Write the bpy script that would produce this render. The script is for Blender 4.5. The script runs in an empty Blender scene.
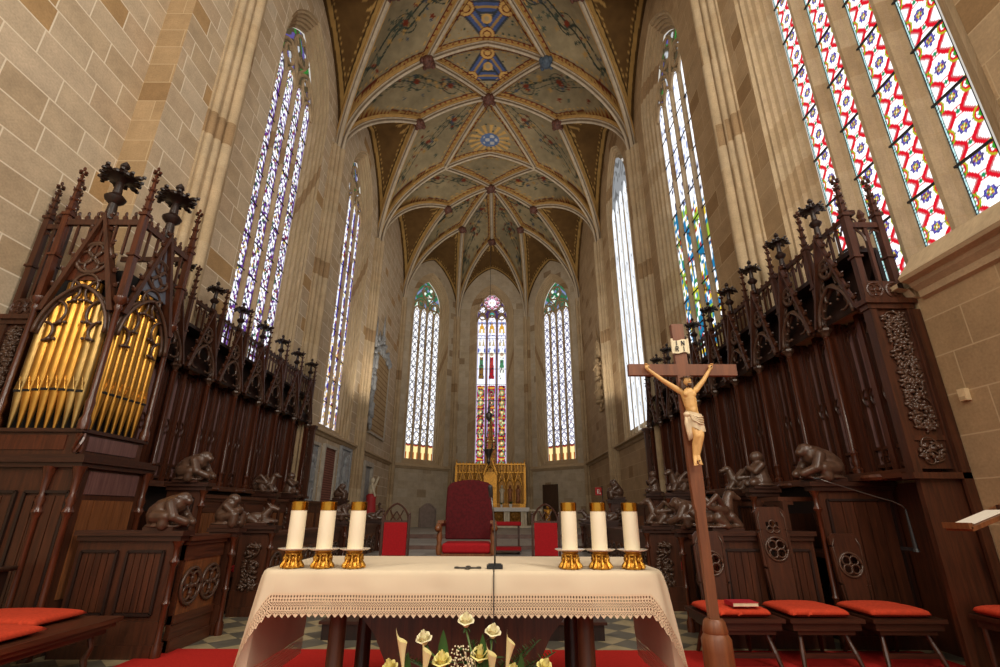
import bpy, bmesh, math, random
import numpy as np
from mathutils import Vector, Matrix
random.seed(7)
RNG = np.random.default_rng(11)
PI = math.pi
scene = bpy.context.scene
COL = scene.collection
V = Vector
Z = V((0, 0, 1))

def lin(r, g, b):
    f = lambda c: ((c/255+0.055)/1.055)**2.4 if c/255 > 0.04045 else c/255/12.92
    return (f(r), f(g), f(b))

# ------------------------------------------------------------------ materials
def new_mat(name):
    m = bpy.data.materials.new(name); m.use_nodes = True
    nt = m.node_tree
    return m, nt, nt.nodes['Principled BSDF'], nt.nodes['Material Output']

def node(nt, kind, **kw):
    n = nt.nodes.new(kind)
    for k, v in kw.items():
        if k in n.inputs: n.inputs[k].default_value = v
        else: setattr(n, k, v)
    return n

def ramp(nt, stops):
    r = nt.nodes.new('ShaderNodeValToRGB')
    el = r.color_ramp.elements
    while len(el) < len(stops): el.new(0.5)
    for e, (p, c) in zip(el, stops):
        e.position = p; e.color = (*c, 1)
    return r

def mixc(nt, a, b, fac, mode='MIX'):
    m = nt.nodes.new('ShaderNodeMix'); m.data_type = 'RGBA'; m.blend_type = mode
    for sock, val in ((m.inputs[0], fac), (m.inputs[6], a), (m.inputs[7], b)):
        if hasattr(val, 'is_output'): nt.links.new(val, sock)
        elif isinstance(val, tuple): sock.default_value = (*val, 1)
        else: sock.default_value = val
    return m.outputs[2]

def mat_plain(name, col, rough=0.6, metal=0.0, noise=0.12, scale=12, spec=0.5, bump=0.0):
    m, nt, bs, out = new_mat(name)
    tc = node(nt, 'ShaderNodeTexCoord')
    nz = node(nt, 'ShaderNodeTexNoise', Scale=float(scale), Detail=4.0)
    nt.links.new(tc.outputs['Object'], nz.inputs['Vector'])
    rp = ramp(nt, [(0.3, tuple(c*(1-noise) for c in col)), (0.7, tuple(min(1, c*(1+noise)) for c in col))])
    nt.links.new(nz.outputs['Fac'], rp.inputs[0])
    nt.links.new(rp.outputs[0], bs.inputs['Base Color'])
    bs.inputs['Roughness'].default_value = rough
    bs.inputs['Metallic'].default_value = metal
    bs.inputs['Specular IOR Level'].default_value = spec
    if bump:
        b = node(nt, 'ShaderNodeBump', Strength=bump, Distance=0.02)
        nt.links.new(nz.outputs['Fac'], b.inputs['Height']); nt.links.new(b.outputs[0], bs.inputs['Normal'])
    return m

def mat_wood(name, dark, light, rough=0.38, axis='Z', scale=6.0, spec=0.5):
    m, nt, bs, out = new_mat(name)
    tc = node(nt, 'ShaderNodeTexCoord')
    mp = node(nt, 'ShaderNodeMapping')
    sc = {'Z': (scale*3, scale*3, scale*0.22), 'X': (scale*0.22, scale*3, scale*3), 'Y': (scale*3, scale*0.22, scale*3)}[axis]
    mp.inputs['Scale'].default_value = sc
    nt.links.new(tc.outputs['Object'], mp.inputs['Vector'])
    nz = node(nt, 'ShaderNodeTexNoise', Scale=1.6, Detail=6.0, Roughness=0.65, Distortion=0.6)
    nt.links.new(mp.outputs[0], nz.inputs['Vector'])
    rp = ramp(nt, [(0.28, dark), (0.75, light)])
    nt.links.new(nz.outputs['Fac'], rp.inputs[0])
    nt.links.new(rp.outputs[0], bs.inputs['Base Color'])
    bs.inputs['Roughness'].default_value = rough
    bs.inputs['Specular IOR Level'].default_value = spec
    b = node(nt, 'ShaderNodeBump', Strength=0.12, Distance=0.01)
    nt.links.new(nz.outputs['Fac'], b.inputs['Height']); nt.links.new(b.outputs[0], bs.inputs['Normal'])
    return m

def mat_stone(name, cols, mortar, bw=0.75, bh=0.36, rough=0.85, msize=0.012, bump=0.25, offset=0.5, mott=0.22):
    """ashlar blocks from UV in metres; cols = 4 stone colours dark->light picked per block"""
    m, nt, bs, out = new_mat(name)
    uv = node(nt, 'ShaderNodeUVMap')
    def brick(c1, c2, mo):
        b = node(nt, 'ShaderNodeTexBrick')
        b.offset = offset; b.squash = 0.7; b.squash_frequency = 3; b.offset_frequency = 2
        b.inputs['Color1'].default_value = (*c1, 1); b.inputs['Color2'].default_value = (*c2, 1); b.inputs['Mortar'].default_value = (*mo, 1)
        b.inputs['Scale'].default_value = 1.0
        b.inputs['Mortar Size'].default_value = msize; b.inputs['Mortar Smooth'].default_value = 0.25
        b.inputs['Bias'].default_value = 0.0
        b.inputs['Brick Width'].default_value = bw; b.inputs['Row Height'].default_value = bh
        nt.links.new(uv.outputs[0], b.inputs['Vector'])
        return b
    br = brick((0, 0, 0), (1, 1, 1), (0.5, 0.5, 0.5))
    n = len(cols)
    rp = ramp(nt, [(0.0, cols[0]), (0.035, cols[0])]+[(0.05+0.95*i/(n-2), c) for i, c in enumerate(cols[1:])])
    nt.links.new(br.outputs['Color'], rp.inputs[0])
    nz = node(nt, 'ShaderNodeTexNoise', Scale=2.2, Detail=8.0, Roughness=0.7)
    nt.links.new(uv.outputs[0], nz.inputs['Vector'])
    mr = ramp(nt, [(0.25, (1-mott*1.4,)*3), (0.75, (1+mott*0.4,)*3)])
    nt.links.new(nz.outputs['Fac'], mr.inputs[0])
    c1 = mixc(nt, rp.outputs[0], mr.outputs[0], 1.0, 'MULTIPLY')
    nf = node(nt, 'ShaderNodeTexNoise', Scale=35.0, Detail=3.0)
    nt.links.new(uv.outputs[0], nf.inputs['Vector'])
    fr = ramp(nt, [(0.3, (0.88,)*3), (0.7, (1.08,)*3)])
    nt.links.new(nf.outputs['Fac'], fr.inputs[0])
    c2 = mixc(nt, c1, fr.outputs[0], 1.0, 'MULTIPLY')
    c3 = mixc(nt, c2, mortar, br.outputs['Fac'])
    nt.links.new(c3, bs.inputs['Base Color'])
    bs.inputs['Roughness'].default_value = rough
    bs.inputs['Specular IOR Level'].default_value = 0.25
    b = node(nt, 'ShaderNodeBump', Strength=bump, Distance=0.015, invert=True)
    nt.links.new(br.outputs['Fac'], b.inputs['Height']); nt.links.new(b.outputs[0], bs.inputs['Normal'])
    return m

def mat_paint(name, rough=0.85, attr='paint', emit=0.0):
    m, nt, bs, out = new_mat(name)
    a = node(nt, 'ShaderNodeVertexColor'); a.layer_name = attr
    if emit:
        em = node(nt, 'ShaderNodeEmission', Strength=emit)
        nt.links.new(a.outputs[0], em.inputs[0]); nt.links.new(em.outputs[0], out.inputs[0])
    else:
        tc = node(nt, 'ShaderNodeTexCoord')
        nz = node(nt, 'ShaderNodeTexNoise', Scale=3.0, Detail=6.0)
        nt.links.new(tc.outputs['Object'], nz.inputs['Vector'])
        rp = ramp(nt, [(0.3, (0.8,)*3), (0.7, (1.1,)*3)])
        nt.links.new(nz.outputs['Fac'], rp.inputs[0])
        nt.links.new(mixc(nt, a.outputs[0], rp.outputs[0], 1.0, 'MULTIPLY'), bs.inputs['Base Color'])
        bs.inputs['Roughness'].default_value = rough
        bs.inputs['Specular IOR Level'].default_value = 0.2
    return m

# ------------------------------------------------------------------ mesh builder
class MB:
    def __init__(self): self.v = []; self.f = []; self.uvf = []
    def add(self, vs, fs, uvs=None):
        o = len(self.v); self.v += [V(p) for p in vs]
        for i, f in enumerate(fs):
            self.f.append([o+k for k in f]); self.uvf.append(uvs[i] if uvs else None)
        return self
    def quad(self, a, b, c, d, uv=None): return self.add([a, b, c, d], [(0, 1, 2, 3)], [uv] if uv else None)
    def obox(self, c, ax, ay, az):
        c, ax, ay, az = V(c), V(ax), V(ay), V(az)
        vs = [c+ax*i+ay*j+az*k for k in (-1, 1) for j in (-1, 1) for i in (-1, 1)]
        return self.add(vs, [(0, 2, 3, 1), (4, 5, 7, 6), (0, 1, 5, 4), (2, 6, 7, 3), (0, 4, 6, 2), (1, 3, 7, 5)])
    def box(self, x0, x1, y0, y1, z0, z1):
        return self.obox(((x0+x1)/2, (y0+y1)/2, (z0+z1)/2), ((x1-x0)/2, 0, 0), (0, (y1-y0)/2, 0), (0, 0, (z1-z0)/2))
    def bar(self, p, q, w, h, up=(0, 0, 1)):
        p, q, up = V(p), V(q), V(up); d = (q-p)
        s = d.cross(up)
        if s.length < 1e-6: s = d.cross(V((1, 0, 0)))
        s.normalize(); u = s.cross(d).normalized()
        return self.obox((p+q)/2, d/2, s*w/2, u*h/2)
    def prism(self, poly, ext):
        ext = V(ext); n = len(poly); a = [V(p) for p in poly]; b = [p+ext for p in a]
        fs = [tuple(range(n)), tuple(range(2*n-1, n-1, -1))] + [(i, (i+1) % n, n+(i+1) % n, n+i) for i in range(n)]
        return self.add(a+b, fs)
    def tube(self, pts, r, n=8, closed=False, cap=True, flat=None):
        pts = [V(p) for p in pts]; m = len(pts)
        rs = r if isinstance(r, (list, tuple)) else [r]*m
        vs = []; fs = []; ref = None
        for i, p in enumerate(pts):
            if closed: t = pts[(i+1) % m]-pts[i-1]
            else: t = pts[min(i+1, m-1)]-pts[max(i-1, 0)]
            if t.length < 1e-9: t = V((0, 0, 1))
            t.normalize()
            if ref is None:
                ref = t.cross(V((0.13, 0.21, 0.97)))
                if ref.length < 0.1: ref = t.cross(V((1, 0, 0)))
            ref = (ref - t*ref.dot(t)); ref.normalize()
            b = t.cross(ref)
            for k in range(n):
                a = 2*PI*(k+0.5)/n
                vs.append(p+ref*math.cos(a)*rs[i]+b*math.sin(a)*rs[i])
        for i in range(m if closed else m-1):
            j = (i+1) % m
            for k in range(n):
                fs.append((i*n+k, i*n+(k+1) % n, j*n+(k+1) % n, j*n+k))
        if cap and not closed:
            fs.append(tuple(range(n-1, -1, -1))); fs.append(tuple((m-1)*n+k for k in range(n)))
        return self.add(vs, fs)
    def lathe(self, c, prof, n=16, axis=None, start=0.0):
        c = V(c); vs = []; fs = []; m = len(prof)
        if axis is None: X, Y, W = V((1, 0, 0)), V((0, 1, 0)), V((0, 0, 1))
        else:
            W = V(axis).normalized(); X = W.cross(V((0.31, 0.17, 0.93)));  X.normalize(); Y = W.cross(X)
        for r, z in prof:
            for k in range(n):
                a = 2*PI*k/n+start
                vs.append(c+X*(r*math.cos(a))+Y*(r*math.sin(a))+W*z)
        for i in range(m-1):
            for k in range(n):
                fs.append((i*n+k, i*n+(k+1) % n, (i+1)*n+(k+1) % n, (i+1)*n+k))
        fs.append(tuple(range(n-1, -1, -1))); fs.append(tuple((m-1)*n+k for k in range(n)))
        return self.add(vs, fs)
    def ell(self, c, r, n=10, m=6, R=None):
        c = V(c); r = V(r) if not isinstance(r, (int, float)) else V((r, r, r))
        vs = [];  fs = []
        for i in range(m+1):
            t = PI*i/m
            for k in range(n):
                a = 2*PI*k/n
                p = V((r.x*math.sin(t)*math.cos(a), r.y*math.sin(t)*math.sin(a), r.z*math.cos(t)))
                if R is not None: p = R @ p
                vs.append(c+p)
        for i in range(m):
            for k in range(n):
                fs.append((i*n+k, (i+1)*n+k, (i+1)*n+(k+1) % n, i*n+(k+1) % n))
        return self.add(vs, fs)
    def cap(self, p, q, r1, r2, n=10):
        """tapered capsule"""
        p, q = V(p), V(q); d = (q-p); L = max(d.length, 1e-4); d = d/L
        pts = []; rs = []
        for a in (0.999, 0.7, 0.35): pts.append(p-d*r1*math.sin(a*PI/2)); rs.append(max(r1*math.cos(a*PI/2), 1e-4))
        pts += [p, q]; rs += [r1, r2]
        for a in (0.35, 0.7, 0.999): pts.append(q+d*r2*math.sin(a*PI/2)); rs.append(max(r2*math.cos(a*PI/2), 1e-4))
        return self.tube(pts, rs, n)
    def xform(self, M, start=0):
        for i in range(start, len(self.v)): self.v[i] = M @ self.v[i]
        return self

def build(name, mb, mat, parent=None, smooth=False, base=None, kind=None, label=None, mods=None, normals=True):
    me = bpy.data.meshes.new(name)
    o = V((0, 0, 0))
    if base is not None: o = V(base)
    elif parent is not None: o = WORLD_BASE.get(parent.name, o)
    vs = [tuple(p-o) for p in mb.v]
    me.from_pydata(vs, [], mb.f)
    if any(u is not None for u in mb.uvf):
        uvl = me.uv_layers.new(name='UVMap')
        i = 0
        for f, u in zip(mb.f, mb.uvf):
            for k in range(len(f)):
                if u: uvl.data[i].uv = u[k]
                i += 1
    if normals:
        bm = bmesh.new(); bm.from_mesh(me)
        bmesh.ops.remove_doubles(bm, verts=bm.verts, dist=1e-5)
        bmesh.ops.recalc_face_normals(bm, faces=bm.faces); bm.to_mesh(me); bm.free()
    if smooth:
        me.polygons.foreach_set('use_smooth', [True]*len(me.polygons))
    ms = mat if isinstance(mat, (list, tuple)) else [mat]
    for m_ in ms: me.materials.append(m_)
    ob = bpy.data.objects.new(name, me); COL.objects.link(ob)
    if parent is not None:
        ob.parent = parent; WORLD_BASE[ob.name] = o
    else:
        ob.location = o; WORLD_BASE[ob.name] = o
    if kind: ob['kind'] = kind
    if label: ob['label'] = label
    if smooth == 'auto':
        try: me.set_sharp_from_angle(angle=math.radians(40))
        except Exception: pass
    return ob

WORLD_BASE = {}
def thing(name, label, cat, loc, group=None):
    o = bpy.data.objects.new(name, None); COL.objects.link(o)
    o.empty_display_size = 0.1
    o.location = loc; o['label'] = label; o['category'] = cat
    if group: o['group'] = group
    WORLD_BASE[o.name] = V(loc)
    return o
def tag(o, label, cat, group=None):
    o['label'] = label; o['category'] = cat
    if group: o['group'] = group
    return o
def structure(name, loc=(0, 0, 0)):
    o = bpy.data.objects.new(name, None); COL.objects.link(o); o.location = loc
    o['kind'] = 'structure'; WORLD_BASE[o.name] = V(loc); return o
def dup(root, delta, label=None, group=None, rotz=0.0):
    kids = [o for o in COL.objects if o.parent == root]
    sub = {k: [o for o in COL.objects if o.parent == k] for k in kids}
    r = root.copy(); COL.objects.link(r); r.location = V(root.location)+V(delta)
    r.rotation_euler.z = root.rotation_euler.z + rotz
    WORLD_BASE[r.name] = V(r.location)
    if label: r['label'] = label
    if group: r['group'] = group
    for k in kids:
        c = k.copy(); COL.objects.link(c); c.parent = r
        for g in sub[k]:
            d = g.copy(); COL.objects.link(d); d.parent = c
    return r

def grid_obj(name, P, mat, col=None, uv=None, parent=None, kind=None, smooth=True):
    nu, nv = P.shape[:2]
    o = V((0, 0, 0))
    if parent is not None: o = WORLD_BASE.get(parent.name, o)
    me = bpy.data.meshes.new(name)
    me.vertices.add(nu*nv)
    me.vertices.foreach_set('co', (P-np.array(o)).astype(np.float32).ravel())
    idx = np.arange(nu*nv).reshape(nu, nv)
    q = np.stack([idx[:-1, :-1], idx[1:, :-1], idx[1:, 1:], idx[:-1, 1:]], -1).reshape(-1, 4)
    me.loops.add(q.size); me.loops.foreach_set('vertex_index', q.ravel().astype(np.int32))
    me.polygons.add(len(q)); me.polygons.foreach_set('loop_start', (np.arange(len(q))*4).astype(np.int32))
    me.update(calc_edges=True); me.validate()
    if smooth: me.polygons.foreach_set('use_smooth', [True]*len(me.polygons))
    if col is not None:
        a = me.color_attributes.new('paint', 'FLOAT_COLOR', 'POINT')
        rgba = np.ones((nu*nv, 4), np.float32); rgba[:, :3] = np.clip(col.reshape(-1, 3), 0, 1)
        a.data.foreach_set('color', rgba.ravel())
    if uv is not None:
        l = me.uv_layers.new(name='UVMap')
        l.data.foreach_set('uv', uv.reshape(-1, 2)[q.ravel()].astype(np.float32).ravel())
    me.materials.append(mat)
    ob = bpy.data.objects.new(name, me); COL.objects.link(ob)
    WORLD_BASE[ob.name] = o
    if parent is not None: ob.parent = parent
    if kind: ob['kind'] = kind
    return ob

def arc(c, r, a0, a1, n, F):
    """points of an arc in a plane; F maps (a,b) to 3D"""
    return [F(c[0]+r*math.cos(a0+(a1-a0)*i/n), c[1]+r*math.sin(a0+(a1-a0)*i/n)) for i in range(n+1)]
def pointed(hw, z0, n=10, k=1.0):
    """pointed arch outline points (a,b) from (-hw,z0) over the apex to (hw,z0); k=1 equilateral"""
    R = 2*hw*k; c = R-hw; top = math.acos((R-hw)/R)
    left = [(c-R*math.cos(top*i/n), z0+R*math.sin(top*i/n)) for i in range(n+1)]
    return left + [(-a, b) for a, b in reversed(left[:-1])]
# ------------------------------------------------------------------ palette
M = {}
M['stone_l'] = mat_stone('stone_pale_ashlar', [lin(182, 148, 104), lin(188, 164, 132), lin(196, 174, 144), lin(202, 182, 154), lin(196, 172, 142), lin(208, 190, 164)], lin(226, 212, 188), bw=0.9, bh=0.42)
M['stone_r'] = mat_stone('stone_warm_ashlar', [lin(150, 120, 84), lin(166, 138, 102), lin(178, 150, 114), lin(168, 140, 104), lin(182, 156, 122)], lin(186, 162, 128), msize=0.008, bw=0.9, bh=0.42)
M['stone_a'] = mat_stone('stone_grey_ashlar', [lin(154, 132, 104), lin(184, 168, 142), lin(192, 176, 152), lin(188, 172, 148), lin(198, 184, 162)], lin(184, 170, 148), bw=0.62, bh=0.42, msize=0.008)
M['stone_trim'] = mat_stone('stone_dressed_shafts', [lin(158, 130, 96), lin(188, 164, 130), lin(194, 172, 140), lin(190, 168, 134), lin(172, 146, 112)], lin(180, 156, 122), bw=3.0, bh=0.55, msize=0.006, bump=0.1)

def mat_rib():
    m, nt, bs, out = new_mat('painted_stone_rib')
    uv = node(nt, 'ShaderNodeUVMap'); sp = node(nt, 'ShaderNodeSeparateXYZ'); nt.links.new(uv.outputs[0], sp.inputs[0])
    g, r, d = lin(186, 146, 84), lin(196, 180, 156), lin(104, 84, 62)
    rp = ramp(nt, [(0.0, g), (0.16, g), (0.2, d), (0.26, r), (0.36, d), (0.42, r), (0.58, r), (0.64, d), (0.74, r), (0.8, d), (0.84, g)])
    nt.links.new(sp.outputs[0], rp.inputs[0])
    nz = node(nt, 'ShaderNodeTexNoise', Scale=3.0, Detail=5.0); nt.links.new(uv.outputs[0], nz.inputs[0])
    r2 = ramp(nt, [(0.3, (0.72,)*3), (0.7, (1.05,)*3)]); nt.links.new(nz.outputs[0], r2.inputs[0])
    nt.links.new(mixc(nt, rp.outputs[0], r2.outputs[0], 1.0, 'MULTIPLY'), bs.inputs['Base Color']); bs.inputs['Roughness'].default_value = 0.8
    return m
M['stone_rib'] = mat_rib()
M['rib_gold'] = mat_plain('gilded_rib_paint', lin(196, 150, 76), 0.6, noise=0.2, scale=20)
M['boss'] = mat_plain('painted_boss', lin(92, 54, 42), 0.6, noise=0.5, scale=14)
M['boss_blue'] = mat_plain('blue_boss_paint', lin(70, 84, 100), 0.6, noise=0.4, scale=14)
M['tracery'] = mat_plain('tracery_stone', lin(176, 152, 118), 0.85, noise=0.2, scale=4)
M['vault'] = mat_paint('vault_painting')
M['glass'] = mat_paint('stained_glass', emit=1.25)
M['lead'] = mat_plain('dark_lead_bar', lin(30, 30, 34), 0.6)

# ------------------------------------------------------------------ stained glass colours (vectorised, u in -1..1 across one light, z in metres)
def hsh(a, b, c=0.0):
    t = np.sin(a*127.1+b*311.7+c*74.7)*43758.5453
    return t-np.floor(t)
def put(C, mask, col): C[mask] = col; return C
WHITE = lin(250, 250, 255)
def base(shape, c): return np.tile(np.array(c, float), shape+(1,))
def borders(C, u, z):
    put(C, np.abs(u) > 0.955, (0.015, 0.015, 0.02))
    return C

def tone(C):
    l = C.mean(-1, keepdims=True)
    return C*(0.42+0.58*np.clip(l, 0, 1)**1.6)

def g_red(u, z, k):
    q = z/0.43; w = (q-np.floor(q)-0.5)*2
    C = base(u.shape, (1.0, 0.97, 0.98))
    r = np.sqrt(u**2+w**2); ang = np.arctan2(w, u)
    f = np.abs(u)**0.75+np.abs(w)**0.75
    RED = (0.95, 0.012, 0.03); GRN = (0.06, 0.5, 0.03)
    put(C, np.abs(f-1.28) < 0.15, RED); put(C, (np.abs(f-1.46) < 0.05), (0.75, 0.25, 0.25))
    # curved lobes beside the flowers
    r2 = np.sqrt((np.abs(u)-1.0)**2+w**2)
    put(C, np.abs(r2-0.44) < 0.055, (0.55, 0.6, 0.02)); put(C, np.abs(r2-0.34) < 0.05, RED)
    side = (np.abs(u) > 0.62) & (np.abs(np.abs(w)-0.35) < 0.10*(1+np.sin(u*20)))
    put(C, side & (u < 0), GRN)
    put(C, (r2 < 0.22) & (u < 0), (0.25, 0.65, 0.08)); put(C, (r2 < 0.2) & (u > 0), GRN)
    # little cross square between flowers
    w2 = np.abs(w)-1.0
    sq = np.maximum(np.abs(u), np.abs(w2)*0.9)
    put(C, (sq < 0.24) & (sq > 0.17), RED); put(C, (np.abs(u)+np.abs(w2) < 0.16), (0.02, 0.42, 0.15))
    # flower
    pet = 0.30+0.05*np.cos(ang*8)
    put(C, r < pet+0.05, (0.04, 0.02, 0.28)); put(C, r < pet-0.03, (0.18, 0.16, 0.75)); put(C, r < 0.2, (0.95, 0.75, 0.10))
    put(C, (r < 0.2) & (np.sin(ang*4) > 0.3), (0.55, 0.04, 0.05)); put(C, (r < 0.2) & (np.sin(ang*4+2) > 0.6), (0.1, 0.5, 0.12)); put(C, r < 0.06, (0.95, 0.9, 0.6))
    put(C, np.abs(w) < 0.012, (0.25, 0.2, 0.25))
    # beaded border on the one edge
    put(C, u < -0.84, (0.55, 0.85, 0.85)); put(C, (u < -0.84) & ((z*24) % 1 < 0.22), (0.05, 0.1, 0.12)); put(C, (u > -0.86) & (u < -0.82), (0.03, 0.05, 0.05))
    put(C, u > 0.92, (0.45, 0.01, 0.02))
    return borders(C, u, z)

def g_mosaic(u, z, k):
    """white ground peppered with purple, green, red and dark leading"""
    C = base(u.shape, (0.92, 0.93, 1.0))
    q = z/0.34; w = (q-np.floor(q)-0.5)*2; n = np.floor(q)
    i = np.floor(u*4.5); j = np.floor(z*17); h = hsh(i, j, k)
    put(C, h < 0.16, (0.20, 0.05, 0.42)); put(C, (h > 0.16) & (h < 0.25), (0.42, 0.03, 0.10)); put(C, (h > 0.25) & (h < 0.33), (0.05, 0.26, 0.10))
    put(C, (h > 0.33) & (h < 0.43), (0.07, 0.07, 0.12)); put(C, (h > 0.43) & (h < 0.50), (0.75, 0.55, 0.12))
    d = np.abs(((u*0.5+z*1.6) % 0.42)-0.21); put(C, d < 0.02, (0.08, 0.06, 0.12))
    put(C, (np.abs(u) > 0.74), (0.22, 0.08, 0.45)); put(C, (np.abs(u) > 0.74) & (hsh(j, 3.0, k) > 0.7), (0.75, 0.7, 0.9)); put(C, d < .05, (.07, .05, .10))
    return borders(C, u, z)

def g_figures(u, z, k):
    """pale upper lights, strong blue, yellow, green and red figures below"""
    C = base(u.shape, (0.92, 0.94, 1.0))
    i = np.floor(u*3.2); j = np.floor(z*8); h = hsh(i, j, k+3.1)
    put(C, h < 0.10, (0.35, 0.42, 0.75)); put(C, (h > 0.1) & (h < 0.14), (0.05, 0.05, 0.12)); put(C, (h > 0.14) & (h < 0.2), (0.6, 0.62, 0.75))
    low = z < 9.6-0.25*k
    put(C, low & (h < 0.26), (0.03, 0.30, 0.62)); put(C, low & (h > 0.30) & (h < 0.46), (0.92, 0.66, 0.04)); put(C, low & (h > 0.46) & (h < 0.56), (0.10, 0.42, 0.10))
    put(C, low & (h > 0.56) & (h < 0.63), (0.62, 0.05, 0.03)); put(C, low & (h > 0.63) & (h < 0.68), (0.28, 0.12, 0.03))
    hd = low & (np.abs(((z+0.7*k) % 2.6)-1.3) < 0.42) & (np.abs(u) < 0.75); put(C, hd & (hsh(i, j, 9+k) > 0.35), (0.02, 0.26, 0.50))
    gr = low & (np.abs(((z+0.7*k) % 2.6)-2.2) < 0.22); put(C, gr & (hsh(j, i, 5+k) > 0.3), (0.42, 0.66, 0.06))
    put(C, np.abs((z % 1.0)-0.5+0.12*u) < 0.02, (0.03, 0.03, 0.03))
    return borders(C, u, z)

def g_purple(u, z, k):
    C = base(u.shape, (0.80, 0.84, 0.98))
    j = np.floor(z*9); h = hsh(j, k+0.5, 2.0)
    e = np.abs(u) > 0.42
    put(C, e & (h < 0.62), (0.10, 0.05, 0.48)); put(C, e & (h > 0.62) & (h < 0.8), (0.42, 0.03, 0.10))
    hh = hsh(np.floor(u*4), np.floor(z*14), k)
    put(C, ~e & (hh < 0.2), (0.75, 0.6, 0.2)); put(C, ~e & (hh > 0.85), (0.2, 0.2, 0.35))
    put(C, (z < 7.5) & (hh > 0.55) & (hh < 0.8), (0.9, 0.6, 0.25))
    return borders(C, u, z)

def g_clear(u, z, k):
    C = base(u.shape, (0.90, 0.93, 0.98))
    s = np.abs(((u*1.5+0.15*np.sin(z*3+k)) % 0.5)-0.25); C *= (0.82+0.5*s)[..., None]
    h = hsh(np.floor(u*3.0), np.floor(z*3.1), k); C *= (0.82+0.3*h)[..., None]
    d = np.abs(((z+0.45*u) % 0.9)-0.45)
    put(C, (d < 0.035) & (np.abs(u-0.2) < 0.16), (0.03, 0.03, 0.04))
    return borders(C, u, z)

def g_lattice(tint):
    def f(u, z, k):
        C = base(u.shape, (0.97, 0.97, 1.0))
        q = z/0.46; w = (q-np.floor(q)-0.5)*2
        a = np.abs(np.sin((u*1.0+w)*PI*0.5)); b = np.abs(np.sin((u*1.0-w)*PI*0.5))
        put(C, (a < 0.34), tint); put(C, (b < 0.28), tuple(0.7*t for t in tint)); put(C, (hsh(np.floor(u*3), np.floor(z*8), k) < .2), (.45, .45, .55))
        r = np.sqrt(u**2+w**2); put(C, r < 0.26, tuple(1.3*t for t in tint)); put(C, r < 0.13, (0.9, 0.75, 0.5))
        put(C, (np.abs(w) < 0.05), (0.25, 0.25, 0.3))
        lo = z < 4.95
        put(C, lo, (0.95, 0.78, 0.35)); put(C, lo & (z < 4.5) & (np.abs(u) > 0.4), (0.55, 0.08, 0.02)); put(C, lo & (np.abs(z-4.9) < 0.05), (0.45, 0.03, 0.02))
        put(C, lo & (np.abs(u) > 0.72), (0.62, 0.25, 0.03))
        put(C, np.abs(u) > 0.86, (0.18, 0.16, 0.24))
        return borders(C, u, z)
    return f

def g_centre(u, z, k):
    C = base(u.shape, (0.88, 0.88, 1.0))
    RED = (0.55, 0.02, 0.05); GRN = (0.05, 0.42, 0.22); GLD = (0.85, 0.5, 0.05); BLU = (0.10, 0.18, 0.55)
    lowp = z < 8.95
    q = z/0.62; w = (q-np.floor(q)-0.5)*2; r = np.sqrt(u**2+w**2)
    i = np.floor(u*4); j = np.floor(z*9); h = hsh(i, j, k)
    L = base(u.shape, RED)
    L[r < 0.62] = GRN; L[(np.abs(u)+np.abs(w)) < 0.55] = (.8, .3, .06) if k != 1 else RED; L[r < 0.22] = (.9, .8, .4); L[np.abs(w) > 0.86] = GLD
    L[h < 0.16] = (0.12, 0.02, 0.04); L[(h > 0.16) & (h < 0.26)] = (0.6, 0.7, 0.35)
    L[np.abs(u) > 0.72] = (0.75, 0.55, 0.85); L[(np.abs(u) > 0.72) & (hsh(j, k, 1) > 0.45)] = (0.42, 0.03, 0.25)
    C[lowp] = L[lowp]
    put(C, (np.abs(z-8.95) < 0.12), (0.9, 0.9, 0.98))
    # standing saints
    fz = (z-9.25)/1.75; body = (fz > 0) & (fz < 0.86) & (np.abs(u) < 0.62-0.25*np.clip(fz, 0, 1)+0.05*np.sin(z*9))
    put(C, (fz > -0.05) & (fz < 1.12), (0.80, 0.84, 0.97))
    tones = [((0.30, 0.16, 0.04), (0.10, 0.30, 0.14)), ((0.55, 0.02, 0.03), (0.60, 0.06, 0.05)), ((0.80, 0.82, 0.75), (0.10, 0.34, 0.16))][k]
    put(C, body, tones[0]); put(C, body & (fz > 0.42) & (fz < 0.72), tones[1]); put(C, body & (hsh(np.floor(u*5), np.floor(z*12), k) < 0.22), (0.08, 0.05, 0.06))
    hr = np.sqrt((u*0.24)**2+((fz-0.93)*1.75)**2)
    put(C, hr < 0.2, (0.85, 0.85, 0.7)); put(C, hr < 0.11, (0.60, 0.38, 0.26)); put(C, (fz > 1.0) & (fz < 1.16) & (np.abs(np.abs(u)-0.75) < 0.2), BLU)
    # canopies with gold pinnacles
    up = z > 11.15
    put(C, up & (h < 0.16), (0.55, 0.60, 0.86)); put(C, up & (h > 0.16) & (h < 0.24), (0.35, 0.36, 0.55))
    for zc in (11.45, 12.35):
        t = (z-zc)/0.55; put(C, (t > 0) & (t < 1) & (np.abs(np.abs(u)-0.42) < 0.30*(1-t)), (0.80, 0.55, 0.12) if zc > 12 else (0.62, 0.5, 0.25))
    t = (z-12.6)/0.7; put(C, (t > 0) & (t < 1) & (np.abs(u) < 0.4*(1-t)), (0.85, 0.42, 0.05))
    put(C, np.abs(z-13.05) < 0.04, BLU); put(C, np.abs(z-12.15) < 0.03, (0.1, 0.1, 0.25)); put(C, np.abs(u) > 0.86, (0.55, 0.45, 0.75))
    return borders(C, u, z)

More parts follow.
